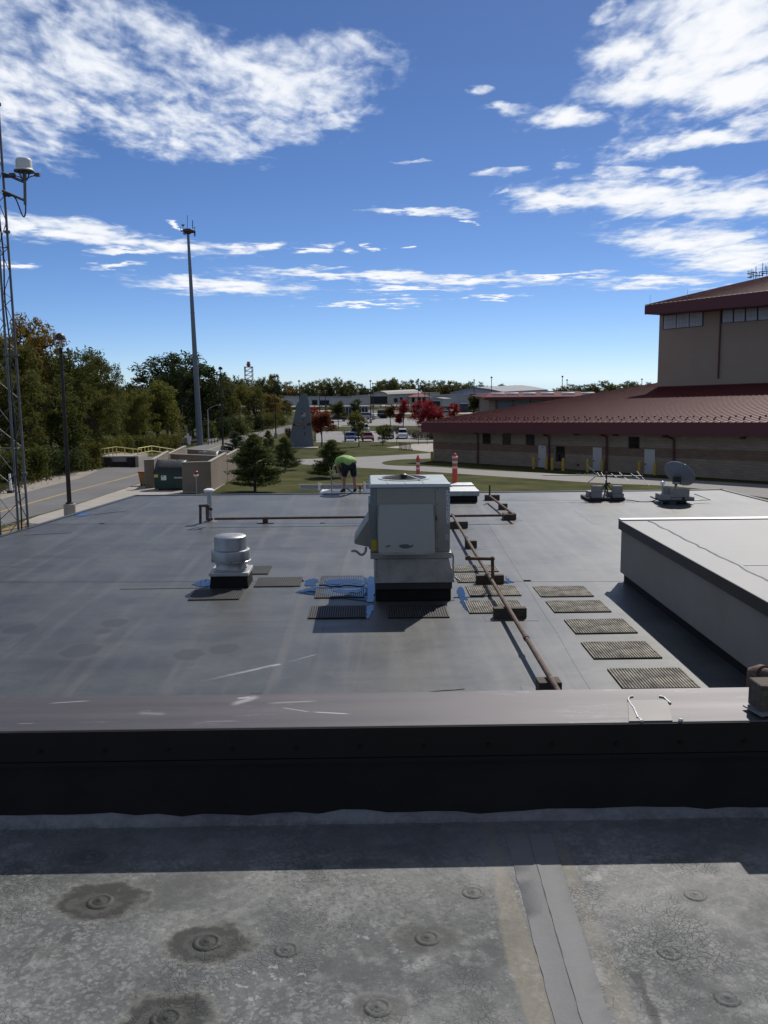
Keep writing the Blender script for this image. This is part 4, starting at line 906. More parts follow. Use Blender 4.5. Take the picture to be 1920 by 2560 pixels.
s = MB(); s.bar((mx, yc, hz(1515, 1208, yc)), D(1526, 1208, yc), .025, 6); s.build('clamp', blackp, an, world=True)
alw = mat('element_aluminium', (0.36, 0.36, 0.35), 0.6, 0.3)
boomL, boomR = D(1356, 1187.5, yc), D(1606, 1190, yc)
s = MB(); s.bar(boomL, boomR, .016, 8); boom = s.build('boom', alw, an, world=True)
els = [((1592, 1178), (1623, 1214)), ((1577, 1184), (1599, 1198)), ((1548, 1181), (1571, 1203)), ((1528, 1184), (1542, 1194)), ((1503, 1181), (1515, 1201)), ((1493, 1181), (1499, 1190))]
for a, b in els:
    s = MB(); s.bar(D(*a, yc+.35), D(*b, yc-.35), .010, 6); s.build('element', alw, an, world=True)
for a, b in (((1470, 1164), (1489, 1184)), ((1472, 1170), (1486, 1176)), ((1488, 1192), (1470, 1206)), ((1470, 1206), (1474, 1214)), ((1489, 1183), (1500, 1192))):
    s = MB(); s.bar(D(*a, yc-.1), D(*b, yc), .014, 6); s.build('dipole', alw, an, world=True)
for x in (1443, 1450, 1462, 1469, 1476, 1482): s = MB(); s.ball(D(x, 1186, yc-.03), .022, 8, 5); s.build('insulator', alw, boom, world=True)
for x in (1557, 1582, 1606, 1534, 1503): s = MB(); s.ball(D(x, 1190, yc-.03), .03, 8, 5); s.build('clamp', blackp, boom, world=True)
cblock('lower block of the left ballast pile under the yagi aerial, set back', 1472, 1490, 1229, 1248, ya+.25, .4, zbot=.101)
cblock('front lower block of the left ballast pile under the yagi aerial', 1482, 1505, 1233, 1250, ya+.02, .22, zbot=.101)
cblock('top block of the left ballast pile under the yagi aerial', 1482, 1507, 1215, 1232.5, ya+.02, .22)
cblock('lower block of the right ballast pile under the yagi aerial, set back', 1522, 1536, 1230, 1248, ya+.25, .4, zbot=.101)
cblock('front lower block of the right ballast pile under the yagi aerial', 1534, 1560, 1234, 1250, ya+.02, .22, zbot=.101)
cblock('pale topped block on the right ballast pile under the yagi aerial', 1533, 1557, 1215, 1233.5, ya+.02, .22)
p = W(1695, 1262); yd = p.y
dt = thing('satellite_dish', 'grey satellite dish on a ballasted roof mount seen from behind', 'satellite dish', (p.x, yd, 0))
s = MB(); s.box(D(1651, 1258, yd).x, D(1737, 1258, yd).x, yd+.05, yd+1.0, .10, .14); s.box(D(1675, 1260, yd).x, D(1690, 1260, yd).x, yd+.0, yd+.9, .004, .099); s.box(D(1715, 1260, yd).x, D(1728, 1260, yd).x, yd+.4, yd+.9, .004, .099); s.build('mount_tray', mat('dark_tray', (0.05, 0.05, 0.05), 0.6, 0.5), dt, world=True)
ym = yd+.45
dc = D(1693, 1193, ym)
s = MB(); s.tube([D(1689, 1252, ym), D(1690, 1200, ym)], .04, 10); s.build('mast', mat('mast_grey', (0.12, 0.12, 0.12), 0.5, 0.5), dt, world=True)
s = MB(); s.box(dc.x-.12, dc.x+.1, ym-.06, ym+.06, dc.z-.2, dc.z+.02); s.tube([D(1688, 1208, ym-.05), D(1702, 1192, ym+.05)], .03, 8); s.build('bracket', darkbr, dt, world=True)
# dish looks up and away; its axis leans to the right
axis = Vector((.60, .52, .62)).normalized(); rd = 40/ (FPX/((dc-EYE).dot(_F))) 
m3 = axis.to_track_quat('Z', 'Y').to_matrix()
s = MB(); prf = [(rd*t, .23*rd*(t*t)) for t in (0.02, .2, .4, .6, .8, .93, 1.0)]; back = [(r_+.004*(i > 5), z_-.012) for i, (r_, z_) in enumerate(prf)]
s.lathe(back+[(rd*1.005, prf[-1][1]+.008)]+prf[::-1], 48, dc+axis*.06, m3, cap=False); s.build('reflector', mat('dish_grey', (0.22, 0.235, 0.26), 0.5, 0.0, 0.06, 4), dt, world=True)
s = MB(); ft = dc+axis*.06+axis*rd*.95; lo = dc+m3 @ Vector((0, -rd*.9, .1)); s.tube([lo, ft-Vector((0, 0, .15)), ft], .012, 6); s.ball(ft, .05, 8, 6); s.build('feed_arm', galv, dt, world=True)
s = MB(); s.tube([D(1736, 1235, ym), D(1777, 1250, ym-.1), D(1736, 1250.5, ym-.1)], .016, 6); s.build('stay', galv, dt, world=True)
s = MB(); q0, q1 = D(1690, 1236, ym-.2), D(1691, 1213, ym-.2); s.tube([q0, q1], .03, 8); s.lathe([(.05, 0), (.11, .01), (.11, .03), (.02, .05)], 14, D(1691, 1209, ym-.2)); s.build('knob', galv, dt, world=True)
for lbl, a in (('lower left ballast block at the foot of the satellite dish, showing its side', (1651, 1678, 1237, 1257, yd+.06, .5)), ('front ballast block with an open core at the foot of the satellite dish', (1679, 1703, 1244, 1259, yd+.06, .25)),
               ('front right ballast block at the foot of the satellite dish', (1713, 1736, 1243, 1259, yd+.06, .25))):
    cblock(lbl, *a, zbot=.141)
cblock('rear lower ballast block under the satellite dish', 1690, 1722, 1238, 1256, yd+.5, .3, zbot=.141)
cblock('large top ballast block lying across the foot of the satellite dish', 1677, 1724, 1224, 1243, yd+.06, .25)
cblock('left rear upper ballast block beside the small white aerial', 1662, 1681, 1219, 1236.5, yd+.2, .3)
q = D(1656, 1226, ym-.2); ga = thing('gps_antenna', 'small white mushroom aerial beside the satellite dish', 'antenna', (q.x, q.y, .0))
s = MB(); s.tube([(q.x, q.y, .0), (q.x, q.y, hz(1656, 1211, q.y))], .022, 8); s.build('stem', galv, ga, world=True)
s = MB(); s.lathe([(.02, 0), (.065, .01), (.07, .06), (.05, .10), (.001, .12)], 14, (q.x, q.y, hz(1656, 1212, q.y)), cap=False); s.build('dome', whitep, ga, world=True)
cb = MB(); cpts = [W(1563, 1249, .02), W(1580, 1251, .012), W(1600, 1254, .012), W(1625, 1254, .012), W(1638, 1250, .02), W(1652, 1241, .15)]
cb.tube([W(*a, .013) for a in curve([(1555, 1249), (1580, 1251), (1600, 1254), (1625, 1254), (1638, 1250), (1650, 1246)], 5)], .011, 6)
tag(cb.build('cable', blackp), 'thin black cable lying between the aerial and the satellite dish', 'cable')

# ------------------------------------------------------------------ warning posts, ladder, van with ladder rack
orange = mat('safety_orange', (0.62, 0.07, 0.02), 0.5); refl = mat('reflective_band', (0.6, 0.6, 0.58), 0.35)
def delineator(px, top, y, label, wpx):
    x = D(px, 1200, y).x; ht = hz(px, top, y); r_ = wpx/2*(y/FPX)
    t = thing('delineator_post', label, 'delineator', (x, y, 0), group='orange delineator posts at the far roof edge')
    s = MB(); s.lathe([(.2, .0), (.2, .04), (.09, .07)], 8, (0, 0, .003)); s.build('base', blackp, t)
    s = MB(); s.lathe([(r_*1.05, .05), (r_, .2), (r_*.9, ht-.1), (r_*.8, ht-.08), (r_*.55, ht-.06), (r_*.55, ht-.02), (r_*.3, ht)], 16); s.build('tube', orange, t)
    for a in (.79, .66):
        s = MB(); zb = ht*a; s.lathe([(r_*.97, zb-.035), (r_*.96, zb+.035)], 16, cap=False); s.build('band', refl, t)
    s = MB(); s.lathe([(r_*.95, ht-.16), (r_*1.05, ht-.15), (r_*1.05, ht-.11), (r_*.9, ht-.1)], 16, cap=False); s.build('collar', refl if wpx > 12 else orange, t)
delineator(1137, 1133, 29.6, 'taller thicker orange post with white bands behind the roof hatch', 14)
delineator(1045, 1138, 29.9, 'thinner orange post with white bands seen over the rooftop unit', 10)
yl_ = FL.y+.06
def lad(px0, px1, top, y, label):
    x0, x1 = D(px0, 1220, y).x, D(px1, 1220, y).x; zt_ = hz(px0, top, y)
    t = thing('ladder', label, 'ladder', (x0, y, G(20)))
    foot = y+1.9; zf = G(20)+.01
    for x in (x0, x1):
        s = MB(); s.hexa([(x-.02, foot-.035, zf), (x+.02, foot-.035, zf), (x+.02, foot+.035, zf), (x-.02, foot+.035, zf), (x-.02, y-.2-.035, zt_), (x+.02, y-.2-.035, zt_), (x+.02, y-.2+.035, zt_), (x-.02, y-.2+.035, zt_)]); s.build('rail', galv, t, world=True)
    n = int((zt_-zf)/.3)
    off = hz(px0, 1210, y-.1)
    for i in range(-11, 3):
        z = off+.295*i
        if z < zf+.1 or z > zt_: continue
        k = (z-zf)/(zt_-zf); yy = foot+(y-.2-foot)*k
        s = MB(); s.bar((x0, yy, z), (x1, yy, z), .018, 6); s.build('rung', galv, t, world=True)
lad(829, 861, 1175, yl_+.25, 'aluminium ladder leaning on the far roof edge beside the worker')
# van parked below the roof edge
vy = 39.0
vx0, vx1 = D(776, 1226, vy).x, D(776, 1226, vy).x+5.2
vr = hz(860, 1219, vy+1); gz = G(vy)
vn = thing('white_van', 'white work van with ladders on its roof rack, parked below the far roof edge', 'van', (vx0, vy, gz))
prof = [(-.95, .35), (-1.0, .75), (-.95, 1.0), (-.25, 1.15), (.45, vr-gz-.08), (.8, vr-gz), (4.9, vr-gz+.02), (5.15, vr-gz-.15), (5.2, .45), (5.1, .35)]
s = MB(); n = len(prof)
ins = lambda z: .0 if z < 1.1 else .12*(z-1.1)
vs = [(vx0+x, vy+ins(z), gz+z) for x, z in prof]+[(vx0+x, vy+1.95-ins(z), gz+z) for x, z in prof]
s.add(vs, [tuple(range(n-1, -1, -1))[::1], tuple(range(n, 2*n))]+[(i, (i+1) % n, n+(i+1) % n, n+i) for i in range(n)])
body = s.build('body', whitep, vn, world=True, bevel=.05)
s = MB(); s.quad((vx0-.2, vy+.12, gz+1.19), (vx0-.2, vy+1.83, gz+1.19), (vx0+.42, vy+1.72, vr-.14), (vx0+.42, vy+.2, vr-.14)); s.build('windscreen', glassd, vn, world=True, angle=None)
s = MB(); s.slab([(vx0+.25, vy+.02, gz+1.1), (vx0+1.3, vy+.02, gz+1.1), (vx0+1.3, vy+.075, vr-.18), (vx0+.62, vy+.075, vr-.18)], .02); s.build('side_window', glassd, vn, world=True, angle=None)
tyre = mat('tyre_rubber', (0.012, 0.012, 0.012), 0.8)
for x in (0.0, 4.1):
    for y in (-.02, 1.75):
        s = MB(); s.lathe([(.2, 0), (.34, .0), (.36, .04), (.36, .18), (.34, .22), (.2, .22)], 20, (vx0+x, vy+y, gz+.36), Matrix.Rotation(R(-90), 3, 'X')); wv_ = s.build('wheel', tyre, vn, world=True)
        s = MB(); s.lathe([(.001, .01), (.2, .0), (.2, .21), (.001, .2)], 14, (vx0+x, vy+y, gz+.36), Matrix.Rotation(R(-90), 3, 'X'), cap=False); s.build('rim', alum, wv_, world=True)
# roof rack uprights
for px in (798, 912):
    x = D(px, 1215, vy+.2).x
    s = MB(); s.box(x-.05, x+.05, vy+.2, vy+.26, vr-.02, hz(px, 1208, vy+.2)); s.box(x-.03, x+.03, vy+.26, vy+1.7, vr+.05, vr+.1); s.build('rack_upright', whitep, vn, world=True)
la = thing('extension_ladder', 'long aluminium extension ladder lying on the rack of the white van', 'ladder', (vx0, vy+.3, vr))
x0, x1 = D(748, 1218, vy+.3).x, vx0+4.6
for zt_, dy in ((hz(860, 1210, vy+.3), .3), (hz(860, 1219, vy+.3), .3)):
    s = MB(); s.box(x0, x1, vy+dy, vy+dy+.05, zt_-.07, zt_); s.build('rail', galv, la, world=True)
zl0, zl1 = hz(860, 1219, vy+.3), hz(860, 1210, vy+.3)
for i in range(22):
    x = x0+.15+i*.29
    if x < x1: s = MB(); s.bar((x, vy+.325, zl0-.05), (x, vy+.325, zl1-.03), .02, 6); s.build('rung', galv, la, world=True)
s = MB(); s.box(x0+.05, x1-.1, vy+.36, vy+.38, zl0-.05, zl1-.04); s.build('back_rail', galv, la, world=True)

# ------------------------------------------------------------------ the worker
def skin_mesh(name, verts, edges, radii, m, root=0, sub=2, flat=None):
    me = bpy.data.meshes.new(name+'_cage'); me.from_pydata([tuple(v) for v in verts], edges, [])
    o = bpy.data.objects.new(name+'_cage', me); COL.objects.link(o)
    sk = o.modifiers.new('skin', 'SKIN'); sk.use_smooth_shade = True; sk.branch_smoothing = 0.6
    for i, r_ in enumerate(radii):
        rr = r_ if isinstance(r_, tuple) else (r_, r_)
        me.skin_vertices[0].data[i].radius = rr; me.skin_vertices[0].data[i].use_root = (i == root)
    sb = o.modifiers.new('sub', 'SUBSURF'); sb.levels = sub; sb.render_levels = sub
    dg = bpy.context.evaluated_depsgraph_get(); out = bpy.data.meshes.new_from_object(o.evaluated_get(dg))
    bpy.data.objects.remove(o); bpy.data.meshes.remove(me)
    out.name = name; out.materials.clear(); out.materials.append(m)
    out.polygons.foreach_set('use_smooth', [True]*len(out.polygons)); return out
skin = mat('skin', (0.36, 0.19, 0.13), 0.55, 0, 0.08, 6); shirt = mat('lime_shirt', (0.29, 0.44, 0.12), 0.8, 0, 0.18, 5, 0.3, 14); navy = mat('navy_cloth', (0.012, 0.013, 0.022), 0.85, 0, 0.2, 6, 0.3, 18)
wt = mat('white_undershirt', (0.6, 0.6, 0.6), 0.85); boot = mat('boot_leather', (0.018, 0.014, 0.012), 0.6)
pp = W(873, 1233); PY = pp.y
wk = thing('person', 'worker in a lime green shirt and navy shorts bending forward at the far roof edge', 'person', (pp.x, PY, 0))
# local frame: x right, y away, z up.  feet at 0; the torso folds away from the camera and to the left
pel = Vector((-.02, .0, .98)); hl, hr = Vector((-.13, .0, .90)), Vector((.13, .0, .90))
kl, kr = Vector((-.16, .02, .50)), Vector((.17, .03, .50)); al, ar = Vector((-.16, .05, .09)), Vector((.20, .04, .09))
fl, frr = Vector((-.30, .10, .04)), Vector((.15, .20, .04))
sp1 = Vector((-.09, .12, 1.09)); sp2 = Vector((-.19, .26, 1.11)); nk = Vector((-.30, .42, 1.02)); hd0 = Vector((-.35, .50, .93)); hd1 = Vector((-.38, .55, .82))
sl, sr = Vector((-.39, .25, 1.02)), Vector((-.13, .47, 1.02)); el_, er = Vector((-.36, .27, .74)), Vector((-.06, .55, .74)); wl, wr = Vector((-.27, .34, .50)), Vector((-.12, .55, .50)); ha, hb_ = Vector((-.22, .37, .41)), Vector((-.15, .53, .41))
V = [pel, hl, kl, al, fl, hr, kr, ar, frr, sp1, sp2, nk, hd0, hd1, sl, el_, wl, ha, sr, er, wr, hb_]
E_ = [(0, 1), (1, 2), (2, 3), (3, 4), (0, 5), (5, 6), (6, 7), (7, 8), (0, 9), (9, 10), (10, 11), (11, 12), (12, 13), (10, 14), (14, 15), (15, 16), (16, 17), (10, 18), (18, 19), (19, 20), (20, 21)]
rad = [.15, .098, .060, .042, .035, .098, .060, .042, .035, .15, .15, .065, .085, .085, .065, .046, .032, .036, .065, .046, .032, .036]
add('body', skin_mesh('body', V, E_, rad, skin, 0), wk)
for i, (w_, h_) in enumerate(((wl, ha), (wr, hb_))):   # fingers
    u = (h_-w_).normalized(); sdv = u.cross(Vector((0, 1, 0))).normalized()
    vs, es, rs = [h_-u*.02], [], [.028]
    for k, ln in enumerate((.075, .085, .08, .065)):
        b0 = h_+sdv*(.03-.02*k)+u*.01; n0 = len(vs); vs += [b0+u*.01, b0+u*ln*.6, b0+u*ln+Vector((.015, .01, 0))]; es += [(0, n0), (n0, n0+1), (n0+1, n0+2)]; rs += [.010, .0095, .008]
    n0 = len(vs); vs += [h_+sdv*.045-u*.02, h_+sdv*.06+u*.03]; es += [(0, n0), (n0, n0+1)]; rs += [.012, .009]
    add('hand', skin_mesh('hand', vs, es, rs, skin, 0, 1), wk)
def blob_mesh(name, balls, tubes, m, vox=.024):
    b = MB()
    for c_, r_ in balls: b.ball(c_, r_, 16, 10)
    for pts, rs in tubes: b.tube(pts, rs, 12)
    me = b.mesh(name+'_raw', m, angle=0); o = bpy.data.objects.new(name, me); COL.objects.link(o)
    rm = o.modifiers.new('remesh', 'REMESH'); rm.mode = 'VOXEL'; rm.voxel_size = vox
    sm_ = o.modifiers.new('smooth', 'SMOOTH'); sm_.iterations = 6; sm_.factor = .5
    dg = bpy.context.evaluated_depsgraph_get(); out = bpy.data.meshes.new_from_object(o.evaluated_get(dg)); bpy.data.objects.remove(o); bpy.data.meshes.remove(me)
    out.name = name; out.materials.clear(); out.materials.append(m); out.polygons.foreach_set('use_smooth', [True]*len(out.polygons)); return out
bl_ = []
for k in range(9):
    t = k/8; c_ = Vector((.05, .02, 1.03)).lerp(Vector((-.24, .32, 1.05)), t)+Vector((0, 0, .05*math.sin(t*math.pi)))
    for sd in (-1, 1):
        w_ = Vector((.62, .60, 0))*(.10+.05*t)*sd; bl_.append((c_+w_, .155-.02*t))
    bl_.append((c_, .165))
add('shirt', blob_mesh('shirt', bl_, [([sl+Vector((.05, .03, .02)), sl, sl.lerp(el_, .45)], [.10, .098, .088]), ([sr+Vector((-.03, -.03, .02)), sr, sr.lerp(er, .45)], [.10, .098, .088])], shirt), wk)
add('undershirt_hem', skin_mesh('hem', [pel+Vector((.02, .0, -.035)), pel+Vector((.02, .01, .03))], [(0, 1)], [(.20, .178), (.20, .175)], wt, 0), wk)
HV = [pel, hl, hl.lerp(kl, .5), kl+Vector((0, 0, .02)), hr, hr.lerp(kr, .5), kr+Vector((0, 0, .02))]
add('shorts', skin_mesh('shorts', HV, [(0, 1), (1, 2), (2, 3), (0, 4), (4, 5), (5, 6)], [(.185, .165), .135, .12, .108, .135, .12, .108], navy, 0), wk)
for a_, f_ in ((al, fl), (ar, frr)):
    vs = [a_+Vector((0, 0, .10)), a_+Vector((0, 0, -.01)), a_.lerp(f_, .0)+Vector((-(f_.x-a_.x)*.25, -(f_.y-a_.y)*.25, -.035)), f_.lerp(a_, .35)+Vector((0, 0, .0)), f_+Vector((0, 0, .0))]
    add('boot', skin_mesh('boot', vs, [(0, 1), (1, 2), (1, 3), (3, 4)], [.062, .06, .042, .048, .042], boot, 1), wk)
hm = MB(); hm.ball(hd1+Vector((.0, -.005, -.01)), .112, 14, 10, 1.12); add('hair', hm.mesh('hair', mat('brown_hair', (0.03, 0.02, 0.014), 0.8, 0, .3, 30, .5, 60), angle=180), wk)
# cordless drill, bucket of screws and a pry bar by his feet
q = W(900, 1231, .0)
dr = thing('cordless_drill', 'yellow and black cordless drill standing on its battery at the roof edge', 'drill', (q.x, q.y, 0))
s = MB(); s.box(-.05, .05, -.045, .06, .003, .07); s.build('battery', mat('tool_yellow', (0.55, 0.30, 0.02), 0.5), dr, bevel=.01)
s = MB(); s.hexa([(-.02, -.03, .07), (.03, -.03, .07), (.03, .03, .07), (-.02, .03, .07), (-.03, -.03, .2), (.03, -.03, .2), (.03, .03, .2), (-.03, .03, .2)]); s.build('handle', blackp, dr, bevel=.01)
s = MB(); s.tube([(.08, 0, .235), (-.04, 0, .235), (-.1, 0, .235), (-.15, 0, .235)], [.04, .045, .03, .015], 12); s.build('motor_body', mat('tool_yellow', (0, 0, 0)), dr)
q0, q1 = W(867, 1221, .22), W(881, 1231, .01); s = MB(); s.tube([q0, q1], .022, 8); tag(s.build('pry_bar', mat('bar_red', (0.14, 0.035, 0.02), 0.5)), 'dark red pry bar leaning between the worker and the roof edge', 'pry bar')
q = W(911, 1233, 0); vb = thing('vent_stub', 'small white pipe standing at the far roof edge right of the drill', 'pipe', (q.x, q.y+.1, 0))
s = MB(); s.tube([(0, 0, 0), (0, 0, .22)], .035, 10); s.build('pipe', whitep, vb); s = MB(); s.tube([(0, 0, .22), (0, 0, .36)], .028, 10); s.build('cap', whitep, vb)

# ------------------------------------------------------------------ left side: lattice tower, lamps, monopole
def lattice_tower():
    yt = 23.6; gz = G(yt)
    foot = [D(2, 1345, yt+.05), D(47, 1332, yt-.28), D(71, 1323, yt+.1)]
    foot = [Vector((p.x, p.y, 0)) for p in foot]
    top_z = 17.0; cen = sum(foot, Vector())/3
    def leg(i, z):
        k = 1 - .0125*(z); q = cen+(foot[i]-cen)*k; return Vector((q.x-.012*z*.3, q.y, z))
    t = thing('lattice_tower', 'tall three-legged galvanised lattice radio tower at the left edge', 'radio tower', (cen.x, cen.y, gz))
    steel = mat('tower_steel', (0.15, 0.152, 0.155), 0.65, 0.3, 0.2, 2)
    for i in range(3):
        s = MB(); zs = [gz]+[2.0*k for k in range(0, 9)]
        s.tube([leg(i, z) for z in zs], .030, 10); L_ = s.build('leg', steel, t, world=True)
        for z in (1.4, 4.4, 7.4, 10.4, 13.4):
            s = MB(); a = leg(i, z); s.lathe([(.075, -.03), (.075, .03)], 10, a); s.build('flange', steel, L_, world=True)
    nb = int((top_z-gz)/.62); n = 0
    for a, b in ((0, 1), (1, 2), (2, 0)):
        for k in range(nb):
            z0 = gz+.3+k*.62; z1 = z0+.62
            if z1 > top_z: break
            i, j = (a, b) if k % 2 == 0 else (b, a)
            s = MB(); s.bar(leg(i, z0), leg(j, z1), .0105, 5); s.build('brace', steel, t, world=True)
            if k % 4 == 0: s = MB(); s.bar(leg(a, z0), leg(b, z0), .010, 5); s.build('brace', steel, t, world=True)
    # feed line down one leg
    s = MB(); c = [leg(1, z)+Vector((.09+.02*math.sin(z*3), -.03, 0)) for z in [gz+.2+.3*i for i in range(56)]]; s.tube(c, .02, 6); s.build('feed_line', blackp, t, world=True)
    # outrigger with the radome
    y2 = leg(2, 8).y
    for py in (438, 485):
        a = D(6, py-6 if py < 450 else py-8, y2-.1); b = D(62, py+18 if py < 450 else py+16, y2-.2); s = MB(); s.tube([a, b], .034, 8); s.build('outrigger', steel, t, world=True)
        s = MB(); s.cbox(D(18, py+2, y2-.1), (.17, .13, .07)); s.build('clamp', blackp, t, world=True)
    a, b = D(62, 448, y2-.2), D(63, 512, y2-.2); s = MB(); s.tube([a, b], .036, 10); s.build('support_pipe', steel, t, world=True)
    s = MB(); cr = curve([(20, 492), (27, 488), (38, 495), (46, 512), (54, 534), (60, 542), (64, 530), (64, 510)], 4); s.tube([D(x, y, y2-.2) for x, y in cr], .017, 6); s.build('cable', blackp, t, world=True)
    zc = hz(60, 432, y2-.2); xc = D(60, 420, y2-.2).x; z1 = hz(60, 397, y2-.2); zb = hz(60, 427, y2-.2); r_ = 18.5*y2/FPX
    s = MB(); s.lathe([(r_*1.27, zb-.005), (r_*1.27, zb+.01), (r_*1.02, zb+.05), (r_*1.0, zb+.09), (r_*.99, z1-.06), (r_*.95, z1-.02), (r_*.85, z1), (.001, z1+.015)], 32, (xc, y2-.2, 0), cap=False)
    rdm = s.build('radome', mat('radome_white', (0.62, 0.61, 0.58), 0.55, 0, .08, 5), t, world=True)
    s = MB(); s.lathe([(.001, 0), (r_*1.26, 0), (r_*1.26, .02), (.001, .02)], 32, (xc, y2-.2, zb-.03), cap=False); s.build('base_plate', mat('plate_brown', (0.10, 0.075, 0.06), .6), rdm, world=True)
    s = MB(); za = hz(60, 450, y2-.2)
    for k in range(6):
        an_ = k*math.pi/3; s.bar((xc+.06*math.cos(an_), y2-.2+.06*math.sin(an_), za), (xc+r_*.8*math.cos(an_), y2-.2+r_*.8*math.sin(an_), zb-.01), .012, 5)
    s.tube([(xc, y2-.2, za), (xc, y2-.2, zb)], .05, 8); s.build('strut', steel, rdm, world=True)
    for px, q in ((31, 437), (93, 437)):
        s = MB(); c_ = D(px, q, y2-.2); s.cbox(c_, (.12, .1, .075)); s.tube([c_, c_.lerp(Vector((xc, y2-.2, za)), .55)+Vector((0, 0, .02)), Vector((xc, y2-.2, za))], .013, 6); s.build('sensor_arm', mat('plate_brown', (0, 0, 0)), rdm, world=True)
lattice_tower()
def lamp_proto():
    t = thing('street_lamp', 'x', 'street lamp', (0, 0, 0)); H = 9.6
    s = MB(); s.lathe([(.30, 0), (.30, .75), (.27, .78), (.001, .78)], 16, cap=False); s.build('footing', concrete, t)
    s = MB(); s.lathe([(.2, .78), (.2, .84), (.12, .86), (.10, 3), (.078, H-1.05), (.001, H-1.05)], 12, cap=False); s.build('pole', darkbr, t)
    s = MB(); s.lathe([(.085, H-1.05), (.095, H-1.0), (.095, H-.75), (.06, H-.72), (.001, H-.72)], 12, cap=False); s.build('ballast', darkbr, t)
    s = MB(); s.lathe([(.04, H-.72), (.05, H-.66), (.05, H-.45), (.10, H-.36), (.001, H-.34)], 12, cap=False)
    s.build('lamp_glass', mat('frosted_glass', (0.5, 0.52, 0.54), 0.25), t)
    s = MB(); s.lathe([(.10, H-.34), (.265, H-.345), (.265, H-.32), (.25, H-.2), (.19, H-.08), (.09, H-.01), (.001, H)], 20, cap=False); s.build('shade', mat('lamp_brown', (0.05, 0.026, 0.018), 0.45, .2), t)
    s = MB()
    for k in range(3): s.bar((.16*math.cos(k*2.1), .16*math.sin(k*2.1), H-.72), (.19*math.cos(k*2.1), .19*math.sin(k*2.1), H-.33), .012, 4)
    s.build('bracket', darkbr, t)
    return t
LP = lamp_proto(); used = [False]
def lamp(px, base_py, top_py, label, y=None):
    if y is None: p = GP(px, base_py); y = p.y
    x = D(px, base_py, y).x; top = hz(px, top_py, y); k = (top-G(y))/9.6
    w_ = .52/ .53
    loc = (x, y, G(y))
    grp = 'dark domed street lamps'
    if not used[0]:
        used[0] = True; LP.location = loc; LP.scale = (1, 1, k); LP['label'] = label; LP['group'] = grp
    else: copy_thing(LP, loc, 0, label, grp, (1, 1, k))
lamp(176, 1300, 832, 'nearest domed lamp post, left of the roof beside the road', 47.0)
lamp(558, 1132, 916, 'domed lamp post by the evergreens right of the tall monopole')
lamp(690, 1096, 938, 'domed lamp post on the verge left of the grey tail fin monument')
lamp(750, 1064, 950, 'domed lamp post rising behind the tip of the grey tail fin monument')
lamp(927, 1058, 950, 'domed lamp post on a concrete foot in the far car park')
lamp(933, 1050, 957, 'domed lamp post just behind the one on the concrete foot in the car park')
lamp(1046, 1040, 946, 'domed lamp post behind the big red maple')
lamp(1073, 1042, 951, 'domed lamp post right of the big red maple')
lamp(1062, 1034, 956, 'thin distant lamp post between the two lamps at the red maple')
lamp(1185, 1036, 948, 'domed lamp post in front of the blue-grey hangar')
lamp(1228, 1050, 941, 'domed lamp post at the left end of the red-roofed garages')
lamp(1404, 1050, 939, 'left one of the two lamp posts in front of the garage skylights')
lamp(1416, 1040, 948, 'right one of the two lamp posts in front of the garage skylights')
lamp(1602, 1040, 946, 'lamp head showing over the red roof left of the hall tower')
lamp(800, 1052, 975, 'thin short lamp post in front of the long white hangar')
lamp(814, 1052, 976, 'second thin short lamp post in front of the long white hangar')
def monopole():
    p = GP(500, 1113); t = thing('monopole', 'very tall tapering steel monopole with aerials on top', 'radio mast', p)
    top = D(470, 582, p.y); bz = p.z; s = MB(); n = 14
    s.tube([p+(top-p)*(i/8) for i in range(9)], [.5-.31*i/8 for i in range(9)], 16)
    s.build('pole', mat('monopole_steel', (0.16, 0.18, 0.20), 0.5, 0.5, 0.12, .5), t, world=True)
    for k in (.2, .42, .63, .83):
        c = p+(top-p)*k; s = MB(); r_ = .5-.31*k; s.lathe([(r_+.02, -.1), (r_+.02, .1)], 16, c); s.build('joint_collar', mat('monopole_steel', (0, 0, 0)), t, world=True)
    yy = p.y
    dd = lambda x, y: D(430+x*.05425, 540+y*.05425, yy)
    s = MB(); c = dd(745, 690); s.lathe([(.3, -.45), (.75, -.1), (.78, .15), (.7, .25), (.001, .27)], 10, c, cap=False); s.build('head_frame', mat('head_brown', (0.10, 0.05, 0.04), .6), t, world=True)
    for pts, r_ in (([(620, 700), (500, 685), (410, 690)], .11), ([(860, 760), (1020, 750)], .12), ([(640, 740), (560, 850), (640, 850)], .09), ([(600, 760), (510, 770), (560, 860)], .07), ([(880, 690), (1050, 690)], .06)):
        s = MB(); s.tube([dd(*q) for q in pts], r_, 6); s.build('arm', darkbr, t, world=True)
    for pts, r_ in (([(410, 710), (400, 540)], .05), ([(505, 680), (505, 460)], .04), ([(460, 380), (475, 450), (505, 462), (535, 450), (550, 380)], .09), ([(712, 600), (705, -40)], .035), ([(955, 680), (945, 200)], .06), ([(1020, 680), (1025, 510), (1090, 515)], .05), ([(1050, 690), (1050, 860)], .12), ([(1010, 880), (1045, 850), (1085, 900), (1045, 940), (1010, 890)], .06)):
        s = MB(); s.tube([dd(*q) for q in pts], r_, 6); s.build('aerial', mat('aerial_dark', (0.03, 0.028, 0.035), .5), t, world=True)
monopole()
